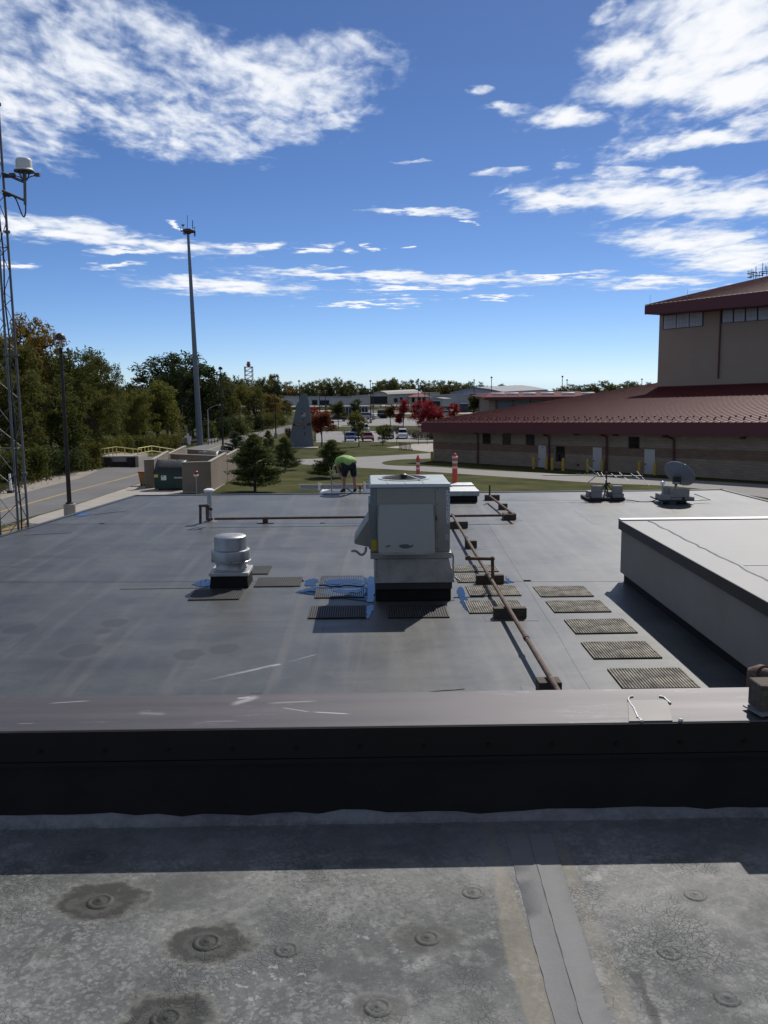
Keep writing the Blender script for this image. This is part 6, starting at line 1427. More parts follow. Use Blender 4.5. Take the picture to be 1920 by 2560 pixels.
def band_window(tl, tr, br, bl, n):
    f = wq('window', fr_, ((tl[0]-1.5, tl[1]-1.5), (tr[0]+1.5, tr[1]-1.5), (br[0]+1.5, br[1]+1.5), (bl[0]-1.5, bl[1]+1.5)), offT+.06, .1)
    A, B, C_, D_ = [WP(*q, offT+.075) for q in (tl, tr, br, bl)]
    for i in range(n):
        k0, k1 = i/n+.012, (i+1)/n-.012
        a, b, c, d = A.lerp(B, k0), A.lerp(B, k1), D_.lerp(C_, k1), D_.lerp(C_, k0)
        s = MB(); s.hexa([d, c, c+_n*.02, d+_n*.02, a, b, b+_n*.02, a+_n*.02]); pn = s.build('pane', pane_m, f, world=True, angle=None)
        s = MB()
        for j in range(1, 4): s.bar(a.lerp(b, j/4)-_n*.012, d.lerp(c, j/4)-_n*.012, .012, 4)
        for j in range(1, 3): s.bar(a.lerp(d, j/3)-_n*.012, b.lerp(c, j/3)-_n*.012, .012, 4)
        s.build('glazing_bar', mat('glazing_grey', (.26, .27, .28), .5), f, world=True)
band_window((1660, 790), (1757, 778), (1756, 814), (1658, 823), 3)
band_window((1805, 772.5), (1990, 752), (1990, 793), (1804, 807), 6)
s = MB(); s.tube([WP(1806, 766, offT+1.2), WP(1803, 776, offT+.2), WP(1802, 782, offT+.16), WP(1795, 946, offT+.16)], .09, 8); s.build('downspout', redtrim, hall, world=True)
for x, y0, y1 in ((1625, 745, 760), (1718, 728, 742)):
    q = at(sabs(WP(x, y1, offT+OT-3)), offT+OT-3, uz(sabs(WP(x, y1, offT+OT-3)), 3)); s = MB(); s.bar(q, q+Vector((0, 0, .9)), .02, 5); s.build('lightning_rod', galv, hall, world=True)
# aerial cluster on the upper roof: a rail frame with many whips
c0 = WP(1868, 700, offT+OT-TT2+.5)
aa = thing('antenna_array', 'cluster of dark whip aerials on rails on the roof of the hall', 'antenna', c0)
YA = c0.y
dq = lambda x, y: D(1860+x*.03617, 640+y*.03617, YA)
s = MB()
for pts in ([(240, 1210), (680, 1270)], [(480, 1150), (900, 1130)], [(1030, 1120), (1300, 1080), (1640, 1050)], [(380, 1400), (1250, 1330)], [(230, 1480), (560, 1500)], [(1200, 1210), (1700, 1180)]): s.tube([dq(*q) for q in pts], .06, 5)
s.build('rail', blackp, aa, world=True)
for pts in ([(285, 1000), (285, 1330)], [(415, 1000), (415, 1560)], [(545, 920), (540, 1530)], [(660, 1040), (660, 1560)], [(830, 720), (810, 1560)], [(890, 1120), (900, 1500)], [(1050, 1130), (1050, 1470)], [(1300, 470), (1260, 1400)], [(1480, 660), (1470, 960)], [(1580, 690), (1570, 1350)], [(1330, 1150), (1290, 1400)], [(1900, 700), (1890, 1350)]):
    s = MB(); s.tube([dq(*q) for q in pts], .045, 5); s.build('whip', blackp, aa, world=True)
# yellow bollards along the wall
byl = 'yellow bollards along the wall of the red-roofed hall'
bl0 = None
for x, yt_, yb, lb in ((1334, 1141.5, 1172, 'yellow bollard left of the first pale door'), (1366, 1143, 1173, 'yellow bollard right of the first pale door by the downspout'), (1380.6, 1144, 1175, 'yellow bollard left of the low dark window'), (1407.7, 1145, 1177, 'yellow bollard right of the low dark window'), (1469, 1147, 1180, 'yellow bollard left of the middle pale door'), (1505.6, 1149, 1179, 'yellow bollard right of the middle pale door'), (1598, 1153, 1186, 'yellow bollard left of the right-hand pale door'), (1637, 1155, 1188, 'yellow bollard right of the right-hand pale door'), (1079.5, 1128.5, 1153, 'yellow bollard at the left corner of the hall by the plaza')):
    p = GP(x, yb); h = hz(x, yt_, p.y)-p.z
    if bl0 is None:
        bl0 = thing('bollard', lb, 'bollard', p, group=byl); s = MB(); s.lathe([(.13, -.3), (.13, .95), (.11, 1.02), (.06, 1.06), (.001, 1.07)], 12, cap=False); s.build('post', yellowp, bl0)
        s = MB(); s.lathe([(.136, .88), (.136, .93)], 12, cap=False); s.build('band', mat('band_yellow', (.5, .3, .02), .5), bl0); bl0.scale = (1, 1, h/1.07)
    else: copy_thing(bl0, p, 0, lb, byl, (1, 1, h/1.07))
# strip of grass at the foot of the wall
drape('grass_strip', None, grassm, .014, pts=[at(-.5, .05, 0), at(17, .05, 0), at(15.5, .8, 0), at(8, 1.3, 0), at(-.5, 2.0, 0)])
drape('grass_strip', None, grassm, .014, pts=[at(30, .05, 0), at(60, .05, 0), at(60, 1.6, 0), at(31, 1.0, 0)])

# ------------------------------------------------------------------ car park and airfield
def car_mesh(kind):
    """unit car, nose towards -y, 1.82 wide, wheels on z = 0; returns the meshes of body, glass, wheels"""
    L_, H, hood, roof0, roof1 = dict(sedan=(4.6, 1.42, .86, 1.75, 3.35), suv=(4.7, 1.75, 1.05, 1.55, 4.35), pickup=(5.5, 1.8, 1.08, 1.85, 3.1))[kind]
    wd = .91; belt = hood+.06
    prof = [(0, .42), (-.02, .62), (.1, hood-.12), (.35, hood-.02), (1.15, hood+.05)]
    cab = [(1.2, belt), (roof0, H-.06), (roof0+.3, H), (roof1-.25, H), (roof1, H-.08), (min(L_-.25, roof1+.55 if kind != 'suv' else roof1+.2), belt+.02)]
    tail = [(L_-.12, hood+.0 if kind != 'pickup' else 1.1), (L_, .7), (L_-.05, .42)]
    if kind == 'pickup': tail = [(roof1+.6, 1.1)]+tail
    low = prof+[(cab[0][0], belt), (cab[-1][0], belt)]+tail
    s = MB(); n = len(low)
    xs = lambda z: wd-(.03 if z < .6 else 0)
    ring = lambda k, sh: [(k*(xs(z)-sh), y, z) for y, z in low]
    s.add(ring(-1, 0)+ring(1, 0), [tuple(range(n)), tuple(range(2*n-1, n-1, -1))]+[(i, n+i, n+(i+1) % n, (i+1) % n) for i in range(n)])
    m = len(cab); ins = lambda z: wd-.05-.22*(z-belt)/(H-belt)
    s.add([(-ins(z), y, z) for y, z in cab]+[(ins(z), y, z) for y, z in cab], [tuple(range(m)), tuple(range(2*m-1, m-1, -1))]+[(i, m+i, m+i+1, i+1) for i in range(m-1)])
    g = MB()
    def pt(side, y, z, o=.008): return (side*(ins(z)+o), y, z)
    ky = lambda f: cab[0][0]+(roof0-cab[0][0])*f
    zz_ = lambda f: belt+(H-.06-belt)*f
    e = .012
    g.quad((-ins(zz_(.1))+.06, ky(.1)-e, zz_(.1)+e), (ins(zz_(.1))-.06, ky(.1)-e, zz_(.1)+e), (ins(zz_(.92))-.06, ky(.92)-e, zz_(.92)+e), (-ins(zz_(.92))+.06, ky(.92)-e, zz_(.92)+e))
    yb0, yb1 = roof1+.02, cab[-1][0]
    g.quad((ins(belt)-.1, yb1+e-.06, belt+.1), (-ins(belt)+.1, yb1+e-.06, belt+.1), (-ins(H)+.08, yb0+e+.02, H-.12), (ins(H)-.08, yb0+e+.02, H-.12))
    for sd in (-1, 1):
        a = [pt(sd, ky(.3)+.1, belt+.06), pt(sd, roof1+.1, belt+.06), pt(sd, roof1-.12, H-.14), pt(sd, roof0+.1, H-.14)]
        g.poly(a if sd < 0 else a[::-1])
    w_ = MB()
    for sd in (-1, 1):
        for y in (.85, L_-.95): w_.lathe([(.16, 0), (.31, 0), (.33, .04), (.33, .2), (.16, .2)], 14, (sd*(wd-.09)-.1, y, .33), Matrix.Rotation(R(90), 3, 'Y'))
    return s, g, w_, L_, hood, H
CARS = {}
def car(px, py, kind, col, label, rz=0.0, rough=.3, metal=.3, grp=None, k=1.0, name='parked_car', cat='car'):
    if kind not in CARS: 
        s, g, w_, L_, hood, H = car_mesh(kind); CARS[kind] = (s.mesh('body', whitep, angle=30), g.mesh('glass', glassd, angle=None), w_.mesh('wheels', tyre), L_, hood, H)
    b, g, w_, L_, hood, H = CARS[kind]; p = GP(px, py)
    t = thing(name, label, cat, p, rz, grp); t.scale = (k, k, k)
    m = mat('paint_%s' % '_'.join('%d' % (c*100) for c in col), col, rough, metal)
    add('body', b, t, mat=m); add('windows', g, t, mat=glassd)
    for sd in (-1, 1):
        for y in (.85, L_-.95):
            if 'wheel' not in CARS: CARS['wheel'] = MB().lathe([(.10, 0.01), (.16, 0), (.31, 0), (.33, .04), (.33, .2), (.16, .2)], 16, (0, 0, 0), Matrix.Rotation(R(90), 3, 'Y')).mesh('wheel', tyre); CARS['rim'] = MB().lathe([(.001, -.01), (.19, -.012), (.19, .212), (.001, .21)], 10, (0, 0, 0), Matrix.Rotation(R(90), 3, 'Y'), cap=False).mesh('rim', alum)
            w1 = add('wheel', CARS['wheel'], t, (sd*.84-.1, y, .33)); add('rim', CARS['rim'], w1)
        if 'lampf' not in CARS: CARS['lampf'] = MB().box(-.17, .17, -.03, .06, -.07, .07).mesh('headlight', mat('headlight', (.7, .72, .75), .1)); CARS['lampr'] = MB().box(-.13, .13, -.05, .03, -.1, .1).mesh('tail_light', mat('tail_light', (.3, .01, .01), .2))
        add('headlight', CARS['lampf'], t, (sd*.66, .06, hood-.2)); add('tail_light', CARS['lampr'], t, (sd*.7, L_-.06, hood-.15))
    return t
g1 = 'cars in the near row of the car park'; g2 = 'vehicles in the far car park'
car(877, 1104, 'sedan', (.02, .05, .16), 'blue car facing the lawn, leftmost of the near row', R(3), grp=g1)
car(892, 1097, 'suv', (.012, .016, .035), 'dark navy car between and behind the blue and the red car', R(3), grp=g1, k=1.05)
car(921, 1104.5, 'sedan', (.14, .012, .02), 'red car facing the lawn beside the slim tree', R(3), grp=g1)
car(912, 1084, 'suv', (.45, .50, .48), 'pale car at the back of the group behind the red car', R(3), grp=g1)
car(971, 1098, 'suv', (.06, .055, .035), 'olive car half behind the small round tree', R(-3), grp=g1, k=.95)
car(1006, 1097.5, 'suv', (.42, .44, .47), 'silver car nearest the hall in the near row', R(-3), grp=g1, k=.92)
car(834, 1064, 'suv', (.015, .017, .022), 'dark estate car seen from the side behind the orange-red tree', R(100), grp=g2, k=1.15)
car(868, 1053, 'pickup', (.012, .012, .014), 'black pickup behind the dark green tree in the far car park', R(95), grp=g2)
car(942, 1048, 'suv', (.40, .42, .45), 'silver car parked left of the dark trailer', R(80), grp=g2)
car(928, 1048, 'sedan', (.10, .11, .13), 'dark grey car parked beside the silver one at the lamp post', R(80), grp=g2)
car(1105, 1042, 'pickup', (.03, .035, .05), 'dark blue pickup right of the big red maple', R(70), grp=g2)
car(1135, 1038, 'sedan', (.35, .36, .38), 'pale car behind the right-hand red maple', R(80), grp=g2)
car(1112, 1046, 'sedan', (.05, .05, .055), 'dark car under the edge of the red roof', R(80), grp=g2)
def boxy(name, cat, label, px0, px1, py, top, dep, m, extra=None, roof=None):
    a, b = GP(px0, py), GP(px1, py); h = hz((px0+px1)/2, top, a.y)-a.z; w_ = b.x-a.x
    t = thing(name, label, cat, a)
    s = MB(); s.box(0, w_, 0, dep, .5 if name == 'box_trailer' else -.3, h); s.build('wall' if cat == 'building' else 'body', m, t, angle=None)
    if roof: s = MB(); s.box(-.3, w_+.3, -.3, dep+.3, h+.003, h+.35); s.build('roof', roof, t, angle=None)
    return t, w_, h
t, w_, h = boxy('box_trailer', 'trailer', 'black box trailer parked in the far car park', 944, 972, 1046, 1025, 3, mat('trailer_black', (.012, .012, .013), .5))
for x in (.3, .5, .7):
    s = MB(); s.tube([(w_*x, -.05, .45), (w_*x, .3, .45)], .45, 12); s.build('wheel', tyre, t)
s = MB(); s.box(w_*.05, w_*.95, -.02, -.004, h*.55, h*.58); s.build('stripe', whitep, t)
navyc = mat('container_blue', (.02, .035, .07), .6)
for px0, px1, tp, lb in ((1085, 1124, 1011, 'left dark blue container behind the red maples'), (1151, 1172, 1009, 'right dark blue container left of the dark round tree')):
    t, w_, h = boxy('container', 'container', lb, px0, px1, 1031, tp, 3, navyc); s = MB()
    for k in range(12): s.box(w_*(k+.2)/12, w_*(k+.7)/12, -.05, -.003, .1, h-.15)
    s.build('corrugation', navyc, t)
# low dark shelter left of the car park: posts, roof, rear fence
t, w_, h = boxy('open_shelter', 'shelter', 'low dark shelter behind the two dark green trees', 856, 920, 1044, 1018, 4, mat('shelter_dark', (.03, .03, .032), .7), roof=mat('shelter_roof', (.30, .30, .31), .6))
for k in range(9): s = MB(); s.box(w_*k/8-.08, w_*k/8+.08, -.16, -.01, 0, h); s.build('post', galv, t)
tanh = mat('hangar_tan', (.42, .38, .31), .6, 0, .08, .1); whth = mat('hangar_white', (.50, .49, .47), .55, 0, .08, .1); bluh = mat('hangar_blue_grey', (.27, .30, .37), .55, 0, .06, .1)
dk = mat('hangar_opening', (.010, .011, .014), .7); wr_ = mat('roof_white', (.36, .36, .35), .7, spec=.2); tr2 = mat('roof_tan', (.30, .28, .25), .7, spec=.2)
def hangar(label, base_px, y, outline, side, wallm, roofm, door=None, dep=40, roofz=1.0):
    """gable end seen from the front: outline of the front in photo points at depth y; side vector = run of the roof away from us"""
    P = [D(*q, y) for q in outline]; gz0 = G(y); t = thing('hangar', label, 'building', (P[0].x, y, gz0))
    n = len(P); back = Vector((side, dep, roofz))
    s = MB(); B_ = [p+back for p in P]; s.add(P+B_, [tuple(range(n)), tuple(range(2*n-1, n-1, -1))]+[(i, n+i, n+(i+1) % n, (i+1) % n) for i in range(n)]); s.build('wall', wallm, t, world=True, angle=None)
    s = MB()
    for i in range(n-1):
        a, b = P[i], P[i+1]
        if abs(b.x-a.x) > .5 and max(a.z, b.z) > gz0+2:
            u = Vector((0, 0, .12)); f_ = Vector((0, -.4, 0)); s.hexa([a+f_+u*.1, b+f_+u*.1, b+back+u*.1, a+back+u*.1, a+f_+u*3, b+f_+u*3, b+back+u*3, a+back+u*3])
    s.build('roof', roofm, t, world=True, angle=None)
    if door:
        for (x0, y0, x1, y1) in door:
            a, b = D(x0, y1, y-.12), D(x1, y0, y-.12); s = MB(); s.box(a.x, b.x, y-.12, y-.02, a.z, b.z); d_ = s.build('door', dk, t, world=True, angle=None)
            s = MB(); s.box(a.x-.4, b.x+.4, y-.25, y-.125, b.z, b.z+.5); s.build('lintel', galv, d_, world=True, angle=None)
            k = max(2, int((x1-x0)/8)); s = MB()
            for i in range(1, k): xx = a.x+(b.x-a.x)*i/k; s.box(xx-.08, xx+.08, y-.2, y-.125, a.z, b.z)
            s.build('door_rail', darkbr, d_, world=True, angle=None)
    return t
YH = 300.0
hangar('long white hangar row behind the tail fin monument', 0, 330.0, [(703, 1014), (703, 996), (712, 992), (795, 993), (795, 1014)], 2, whth, wr_, [(780, 1000, 793, 1012)], 12, -.4)
hangar('long low white hangar with a dark door left of the tan hangar', 0, 325.0, [(795, 1015), (795, 993.5), (880, 993.5), (880, 1015)], 4, whth, wr_, [(799, 1000.5, 823, 1012.5)], 12, -.4)
hangar('plain pale hangar wing joined to the left of the tan hangar', 0, 318.0, [(880, 1014), (880, 992), (920, 989), (926, 990), (926, 1014)], 4, mat('hangar_pale', (.42, .41, .40), .6, 0, .06, .1), wr_, None, 12, -.4)
hangar('tan hangar with a curved roof and wide dark door', 0, 310.0, [(925, 1012), (925, 990), (937, 983), (950, 980), (962, 983), (971, 989), (972, 1012)], 12, tanh, tr2, [(925.5, 990.5, 968, 1010)], 14, .3)
hangar('tan shed with small windows right of the tan hangar', 0, 308.0, [(972, 1011), (972, 988), (1030, 986), (1030, 1011)], 10, tanh, tr2, [(985, 995, 994, 1006), (1000, 993, 1006, 1000)], 10, .2)
hangar('blue-grey hangar with a big dark opening', 0, 290.0, [(1126, 1014), (1126, 984), (1160, 975.5), (1188, 970.5), (1222, 975), (1256, 982), (1256, 1014)], 17, bluh, mat('roof_grey', (.20, .21, .23), .7, spec=.2), [(1160, 985, 1221, 1010.5)], 14, .4)
hangar('small white shelter with a pitched roof left of the blue-grey hangar', 0, 285.0, [(1075, 1012), (1075, 997), (1092, 989.5), (1126, 988), (1126, 1012)], 8, wr_, wr_, [(1112, 996, 1120, 1010)], 6, -.2)
hangar('low white canopy in front of the small white shelter', 0, 262.0, [(1072, 1016), (1072, 999), (1090, 996.5), (1106, 999), (1106, 1016)], 3, wr_, wr_, [(1078, 1003, 1100, 1015)], 5, -.2)
hangar('far pale house roof among the trees behind the hangars', 0, 390.0, [(840, 996), (840, 986), (852, 980), (880, 980), (888, 987), (888, 996)], 6, tanh, tr2, None, 14)
# house with a pink-red roof
def house():
    y = 296.0; gz0 = G(y); a, b = D(1028, 1012, y), D(1072, 1012, y); t = thing('house', 'pale house with a pinkish red hipped roof behind the red maples', 'building', (a.x, y, gz0)); ze, zr_ = hz(1040, 992, y), hz(1050, 983, y)
    s = MB(); s.box(a.x, b.x, y, y+12, gz0, ze); s.build('wall', tanh, t, world=True, angle=None)
    s = MB(); o = .8; l, r_ = a.x-o, b.x+o; m1, m2 = a.x+3, b.x-3
    s.add([(l, y-o, ze), (r_, y-o, ze), (r_, y+12+o, ze), (l, y+12+o, ze), (m1, y+6, zr_), (m2, y+6, zr_)], [(0, 1, 5, 4), (1, 2, 5), (2, 3, 4, 5), (3, 0, 4), (3, 2, 1, 0)]); s.build('roof', mat('pink_roof', (.20, .05, .06), .7, spec=.1), t, world=True, angle=None)
    for px in (1033, 1048, 1060): c = D(px, 1000, y-.06); s = MB(); s.box(c.x-.5, c.x+.5, y-.08, y-.004, c.z-.8, c.z+.8); s.build('window', glassd, t, world=True, angle=None)
house()
# red-roofed garages with skylights
def garages():
    y = 190.0; gz0 = G(y); a, b = D(1222, 1020, y), D(1470, 1020, y); ze, zr_ = hz(1300, 993, y), hz(1300, 979.5, y+12)
    t = thing('garage_block', 'long tan garage block with a red roof and white skylights', 'building', (a.x, y, gz0))
    s = MB(); s.box(a.x, b.x, y, y+24, gz0-.5, ze-.05); s.build('wall', tanwall, t, world=True, angle=None)
    s = MB(); o = 1.0; s.add([(a.x-o, y-o, ze), (b.x+o, y-o, ze), (b.x+o, y+12, zr_), (a.x+2, y+12, zr_), (b.x+o, y+25, ze), (a.x-o, y+25, ze)], [(0, 1, 2, 3), (3, 2, 4, 5), (5, 4, 1, 0), (0, 3, 5), (1, 4, 2)]); roof_ = s.build('roof', mat('garage_roof', (.10, .018, .020), .75, 0, .1, .3, spec=.08), t, world=True, angle=None)
    s = MB(); s.box(a.x-o, b.x+o, y-o-.15, y-o-.01, ze-.5, ze+.1); s.build('gutter', redtrim, t, world=True, angle=None)
    for px in (1246, 1280, 1324, 1369, 1421, 1470):
        c = D(px, 985, y+5.5); f = (5.5+o)/(12+o); z_ = ze+(zr_-ze)*f
        s = MB(); s.cbox((c.x, y+5.5, z_+.15), (2.6, 1.6, .4)); s.build('skylight', whitep, roof_, world=True, bevel=.1)
    for px in (1262, 1304, 1346, 1392): c0_, c1_ = D(px-18, 1010, y-.05), D(px+16, 1003, y-.05); s = MB(); s.box(c0_.x, c1_.x, y-.08, y-.004, gz0, c1_.z); d_ = s.build('door', mat('garage_door', (.10, .12, .14), .5), t, world=True, angle=None)
    for px in (1241, 1283, 1326): c = D(px, 1000, y-.1); s = MB(); s.tube([(c.x, y-.2, gz0), (c.x, y-.2, ze-.1)], .12, 6); s.build('downspout', redtrim, t, world=True)
garages()
def beacon_tower():
    y = 390.0; c = D(622, 935, y); gz0 = G(y); t = thing('radar_tower', 'distant steel lattice tower with a red radar head above the trees', 'tower', (c.x, y, gz0))
    st = mat('far_steel', (.22, .21, .20), .6, .3); zt_ = hz(622, 918, y); hw = 9.0*y/FPX
    s = MB()
    for sx, sy in ((-1, -1), (1, -1), (1, 1), (-1, 1)): s.bar((c.x+sx*hw, y+sy*hw, gz0), (c.x+sx*hw, y+sy*hw, zt_), .16, 4)
    s.build('leg', st, t, world=True); s = MB(); nlev = 9
    for k in range(nlev):
        z0_, z1_ = gz0+(zt_-gz0)*k/nlev, gz0+(zt_-gz0)*(k+1)/nlev
        for (ax, ay), (bx_, by_) in (((-1, -1), (1, -1)), ((1, -1), (1, 1)), ((-1, 1), (1, 1)), ((-1, -1), (-1, 1))):
            s.bar((c.x+ax*hw, y+ay*hw, z0_), (c.x+bx_*hw, y+by_*hw, z1_), .09, 3); s.bar((c.x+ax*hw, y+ay*hw, z1_), (c.x+bx_*hw, y+by_*hw, z1_), .12, 3)
    s.build('bracing', st, t, world=True)
    s = MB(); s.box(c.x-hw*1.15, c.x+hw*1.15, y-hw*1.1, y+hw*1.1, zt_, zt_+.25); s.build('platform', st, t, world=True)
    rd_ = mat('radar_red', (.35, .04, .03), .5); s = MB(); s.lathe([(.4, 0), (.8, .3), (.9, .9), (.6, 1.4), (.3, 1.6), (.001, 1.6)], 12, (c.x, y, zt_+.26), cap=False); s.build('radar_head', rd_, t, world=True)
    s = MB(); s.box(c.x-.6, c.x+.6, y-.5, y+.5, zt_+1.7, zt_+2.3); s.build('lamp', rd_, t, world=True)
    p = D(572, 950, y+30)
beacon_tower()
# bike rack on the plaza
def bike_rack():
    p = GP(998, 1124); q = GP(1030, 1127); t = thing('bike_rack', 'dark red wave-shaped bicycle rack on the plaza', 'bike rack', p)
    h = 1.0; u = (q-p); pts = []
    n = 5
    for i in range(n):
        for f, z in ((0, 0), (0, .75), (.06, .95), (.25, 1.0), (.44, .95), (.5, .75), (.5, .3), (.56, .15), (.75, .1), (.94, .15), (1.0, .3)):
            c = p+u*((i+f)/n); pts.append(Vector((c.x, c.y, c.z+z*h)))
    pts.append(Vector((q.x, q.y, q.z)))
    s = MB(); s.tube(pts, .05, 6); s.build('tube', mat('rack_red', (.10, .03, .02), .5), t, world=True)
    s = MB(); s.box(p.x-.15, p.x+.15, p.y-.15, p.y+.15, p.z, p.z+.03); s.build('base_plate', darkbr, t, world=True)
bike_rack()
# plaza signs
for px, lb in ((992, 'thin sign post at the left of the bicycle rack'), (1046, 'thin sign post on the plaza left of the hall'), (1068, 'thin post close to the left corner of the hall')):
    p = GP(px, 1112); t = thing('sign_post', lb, 'sign post', p); s = MB(); s.tube([(0, 0, 0), (0, 0, 2.1)], .04, 6); s.build('post', darkbr, t); s = MB(); s.box(-.2, .2, -.06, -.04, 1.6, 2.1); s.build('plate', mat('sign_grey', (.12, .12, .11), .5), t)
# light aircraft on the apron
def plane(px, py, label, k=1.0):
    p = GP(px, py); t = thing('light_aircraft', label, 'aircraft', p, R(80)); t.scale = (k, k, k)
    s = MB(); s.tube([(0, -4, 1.3), (0, -3.6, 1.35), (0, -2, 1.5), (0, 0, 1.6), (0, 2.5, 1.5), (0, 4.6, 1.6)], [.15, .45, .6, .6, .3, .1], 10); s.build('fuselage', whitep, t)
    s = MB(); s.cbox((0, -1, 2.15), (11, 1.5, .18)); s.build('wing', whitep, t); s = MB(); s.cbox((0, 4.3, 1.65), (3.4, .9, .1)); s.build('tailplane', whitep, t)
    s = MB(); s.prism([(-.05, 3.6), (.05, 3.6), (.05, 4.8), (-.05, 4.8)], 1.6, 3.0); s.build('fin', whitep, t)
    for x, y in ((-1, -.5), (1, -.5), (0, -3.2)): s = MB(); s.tube([(x, y, .2), (x*.5, y, 1.3)], .05, 5); s.ball((x, y, .22), .22, 8, 5); s.build('wheel_strut', whitep, t)
plane(975, 1012.5, 'white light aircraft in front of the tan hangar door', 1.1); plane(1000, 1012, 'white light aircraft right of the one at the tan hangar', 1.0); plane(905, 1016, 'white light aircraft behind the dark shelter roof', 1.2); plane(1140, 1013, 'white light aircraft left of the blue-grey hangar opening', 1.0)

# ------------------------------------------------------------------ trees and shrubs
WID = {}
def quads_mesh(name, C, A, B):
    n = len(C); v = np.empty((n, 4, 3), np.float32)
    v[:, 0] = C-A; v[:, 1] = C+B*.55-A*.1; v[:, 2] = C+A; v[:, 3] = C-B*.55-A*.1
    me = bpy.data.meshes.new(name); me.vertices.add(n*4); me.vertices.foreach_set('co', v.ravel())
    me.loops.add(n*4); me.loops.foreach_set('vertex_index', np.arange(n*4, dtype=np.int32))
    me.polygons.add(n); me.polygons.foreach_set('loop_start', np.arange(0, n*4, 4, dtype=np.int32))
    me.materials.append(None); me.update(calc_edges=True); return me
def frames(rng, n, up=.3, size=.2, var=.4, asp=.6):
    N = rng.normal(size=(n, 3)); N[:, 2] += up; N /= np.linalg.norm(N, axis=1)[:, None]
    T = rng.normal(size=(n, 3)); A = np.cross(N, T); A /= np.linalg.norm(A, axis=1)[:, None]; B = np.cross(N, A)
    s = size*(1+var*rng.uniform(-1, 1, n))[:, None]
    return A*s, B*s*asp
def trunk_mesh(name, h, r0, limbs, seed, lean=0.0):
    rnd = random.Random(seed); s = MB(); pts = [Vector((0, 0, -.3))]
    for i in range(1, 6): pts.append(Vector((rnd.uniform(-.1, .1)+lean*i, rnd.uniform(-.1, .1), h*i/5)))
    s.tube(pts, [r0*1.25]+[r0*(1-.15*i) for i in range(1, 6)], 7)
    for (p, t, r_) in limbs:
        k = max(1, min(4, int(t*5))); a = pts[k].lerp(pts[k+1], t*5-k) if k < 5 else pts[5]
        b = Vector(p); m = a.lerp(b, .5)+Vector((0, 0, .15*(b-a).length)); s.tube([a, m, b], [r_, r_*.65, r_*.25], 5)
    me = s.mesh(name, bark, angle=80); return me
def decid(seed, K=110, per=70, H=10.0, rx=3.4, z0=2.0, leaf=.17, clump=.75, gap=.25, lobes=7, skew=0.0, tr=.22):
    rng = np.random.default_rng(seed); rnd = random.Random(seed)
    cz, rz = (z0+H)/2, (H-z0)/2
    # several overlapping lobes give the uneven outline
    LB = []
    for i in range(lobes):
        a = rng.uniform(0, 2*math.pi); q = rng.uniform(.25, .7); zf = rng.uniform(-.6, .65)
        LB.append((rx*q*math.cos(a)*math.sqrt(max(.1, 1-zf*zf))+skew*zf, rx*q*math.sin(a)*math.sqrt(max(.1, 1-zf*zf)), cz+rz*zf, rng.uniform(.32, .58)))
    LB.append((0, 0, cz+.45*rz, .55))
    cc = []
    while len(cc) < K:
        l = LB[rng.integers(len(LB))]; d = rng.normal(size=3); d /= np.linalg.norm(d); r_ = rng.uniform(.45, 1.0)**.5
        p = np.array([l[0]+d[0]*rx*l[3]*r_, l[1]+d[1]*rx*l[3]*r_, l[2]+d[2]*rz*l[3]*r_*1.05])
        if p[2] > z0*.7 and p[2] < H: cc.append(p)
    cc = np.array(cc); sz = rng.uniform(.55, 1.25, K)*clump
    idx = rng.integers(0, K, K*per); d = rng.normal(size=(K*per, 3)); d /= np.linalg.norm(d, axis=1)[:, None]
    r_ = rng.uniform(.1, 1, K*per)**.6
    C = cc[idx]+d*(r_*sz[idx])[:, None]*np.array([1, 1, .75])
    stray = rng.normal(scale=.12*clump, size=C.shape); C += stray
    hi = np.percentile(C[:, 2], 99.6); C[:, 2] *= H/hi; cc[:, 2] *= H/hi
    A, B = frames(rng, len(C), .5, leaf)
    crown = quads_mesh('crown', C, A, B); WID[crown.name] = 2*np.percentile(np.abs(C[:, :2]), 98.5)
    limbs = [(tuple(cc[i]), rnd.uniform(.3, .95), tr*rnd.uniform(.25, .5)) for i in range(0, K, max(1, K//18))]
    return crown, trunk_mesh('trunk', H*.72, tr, limbs, seed)
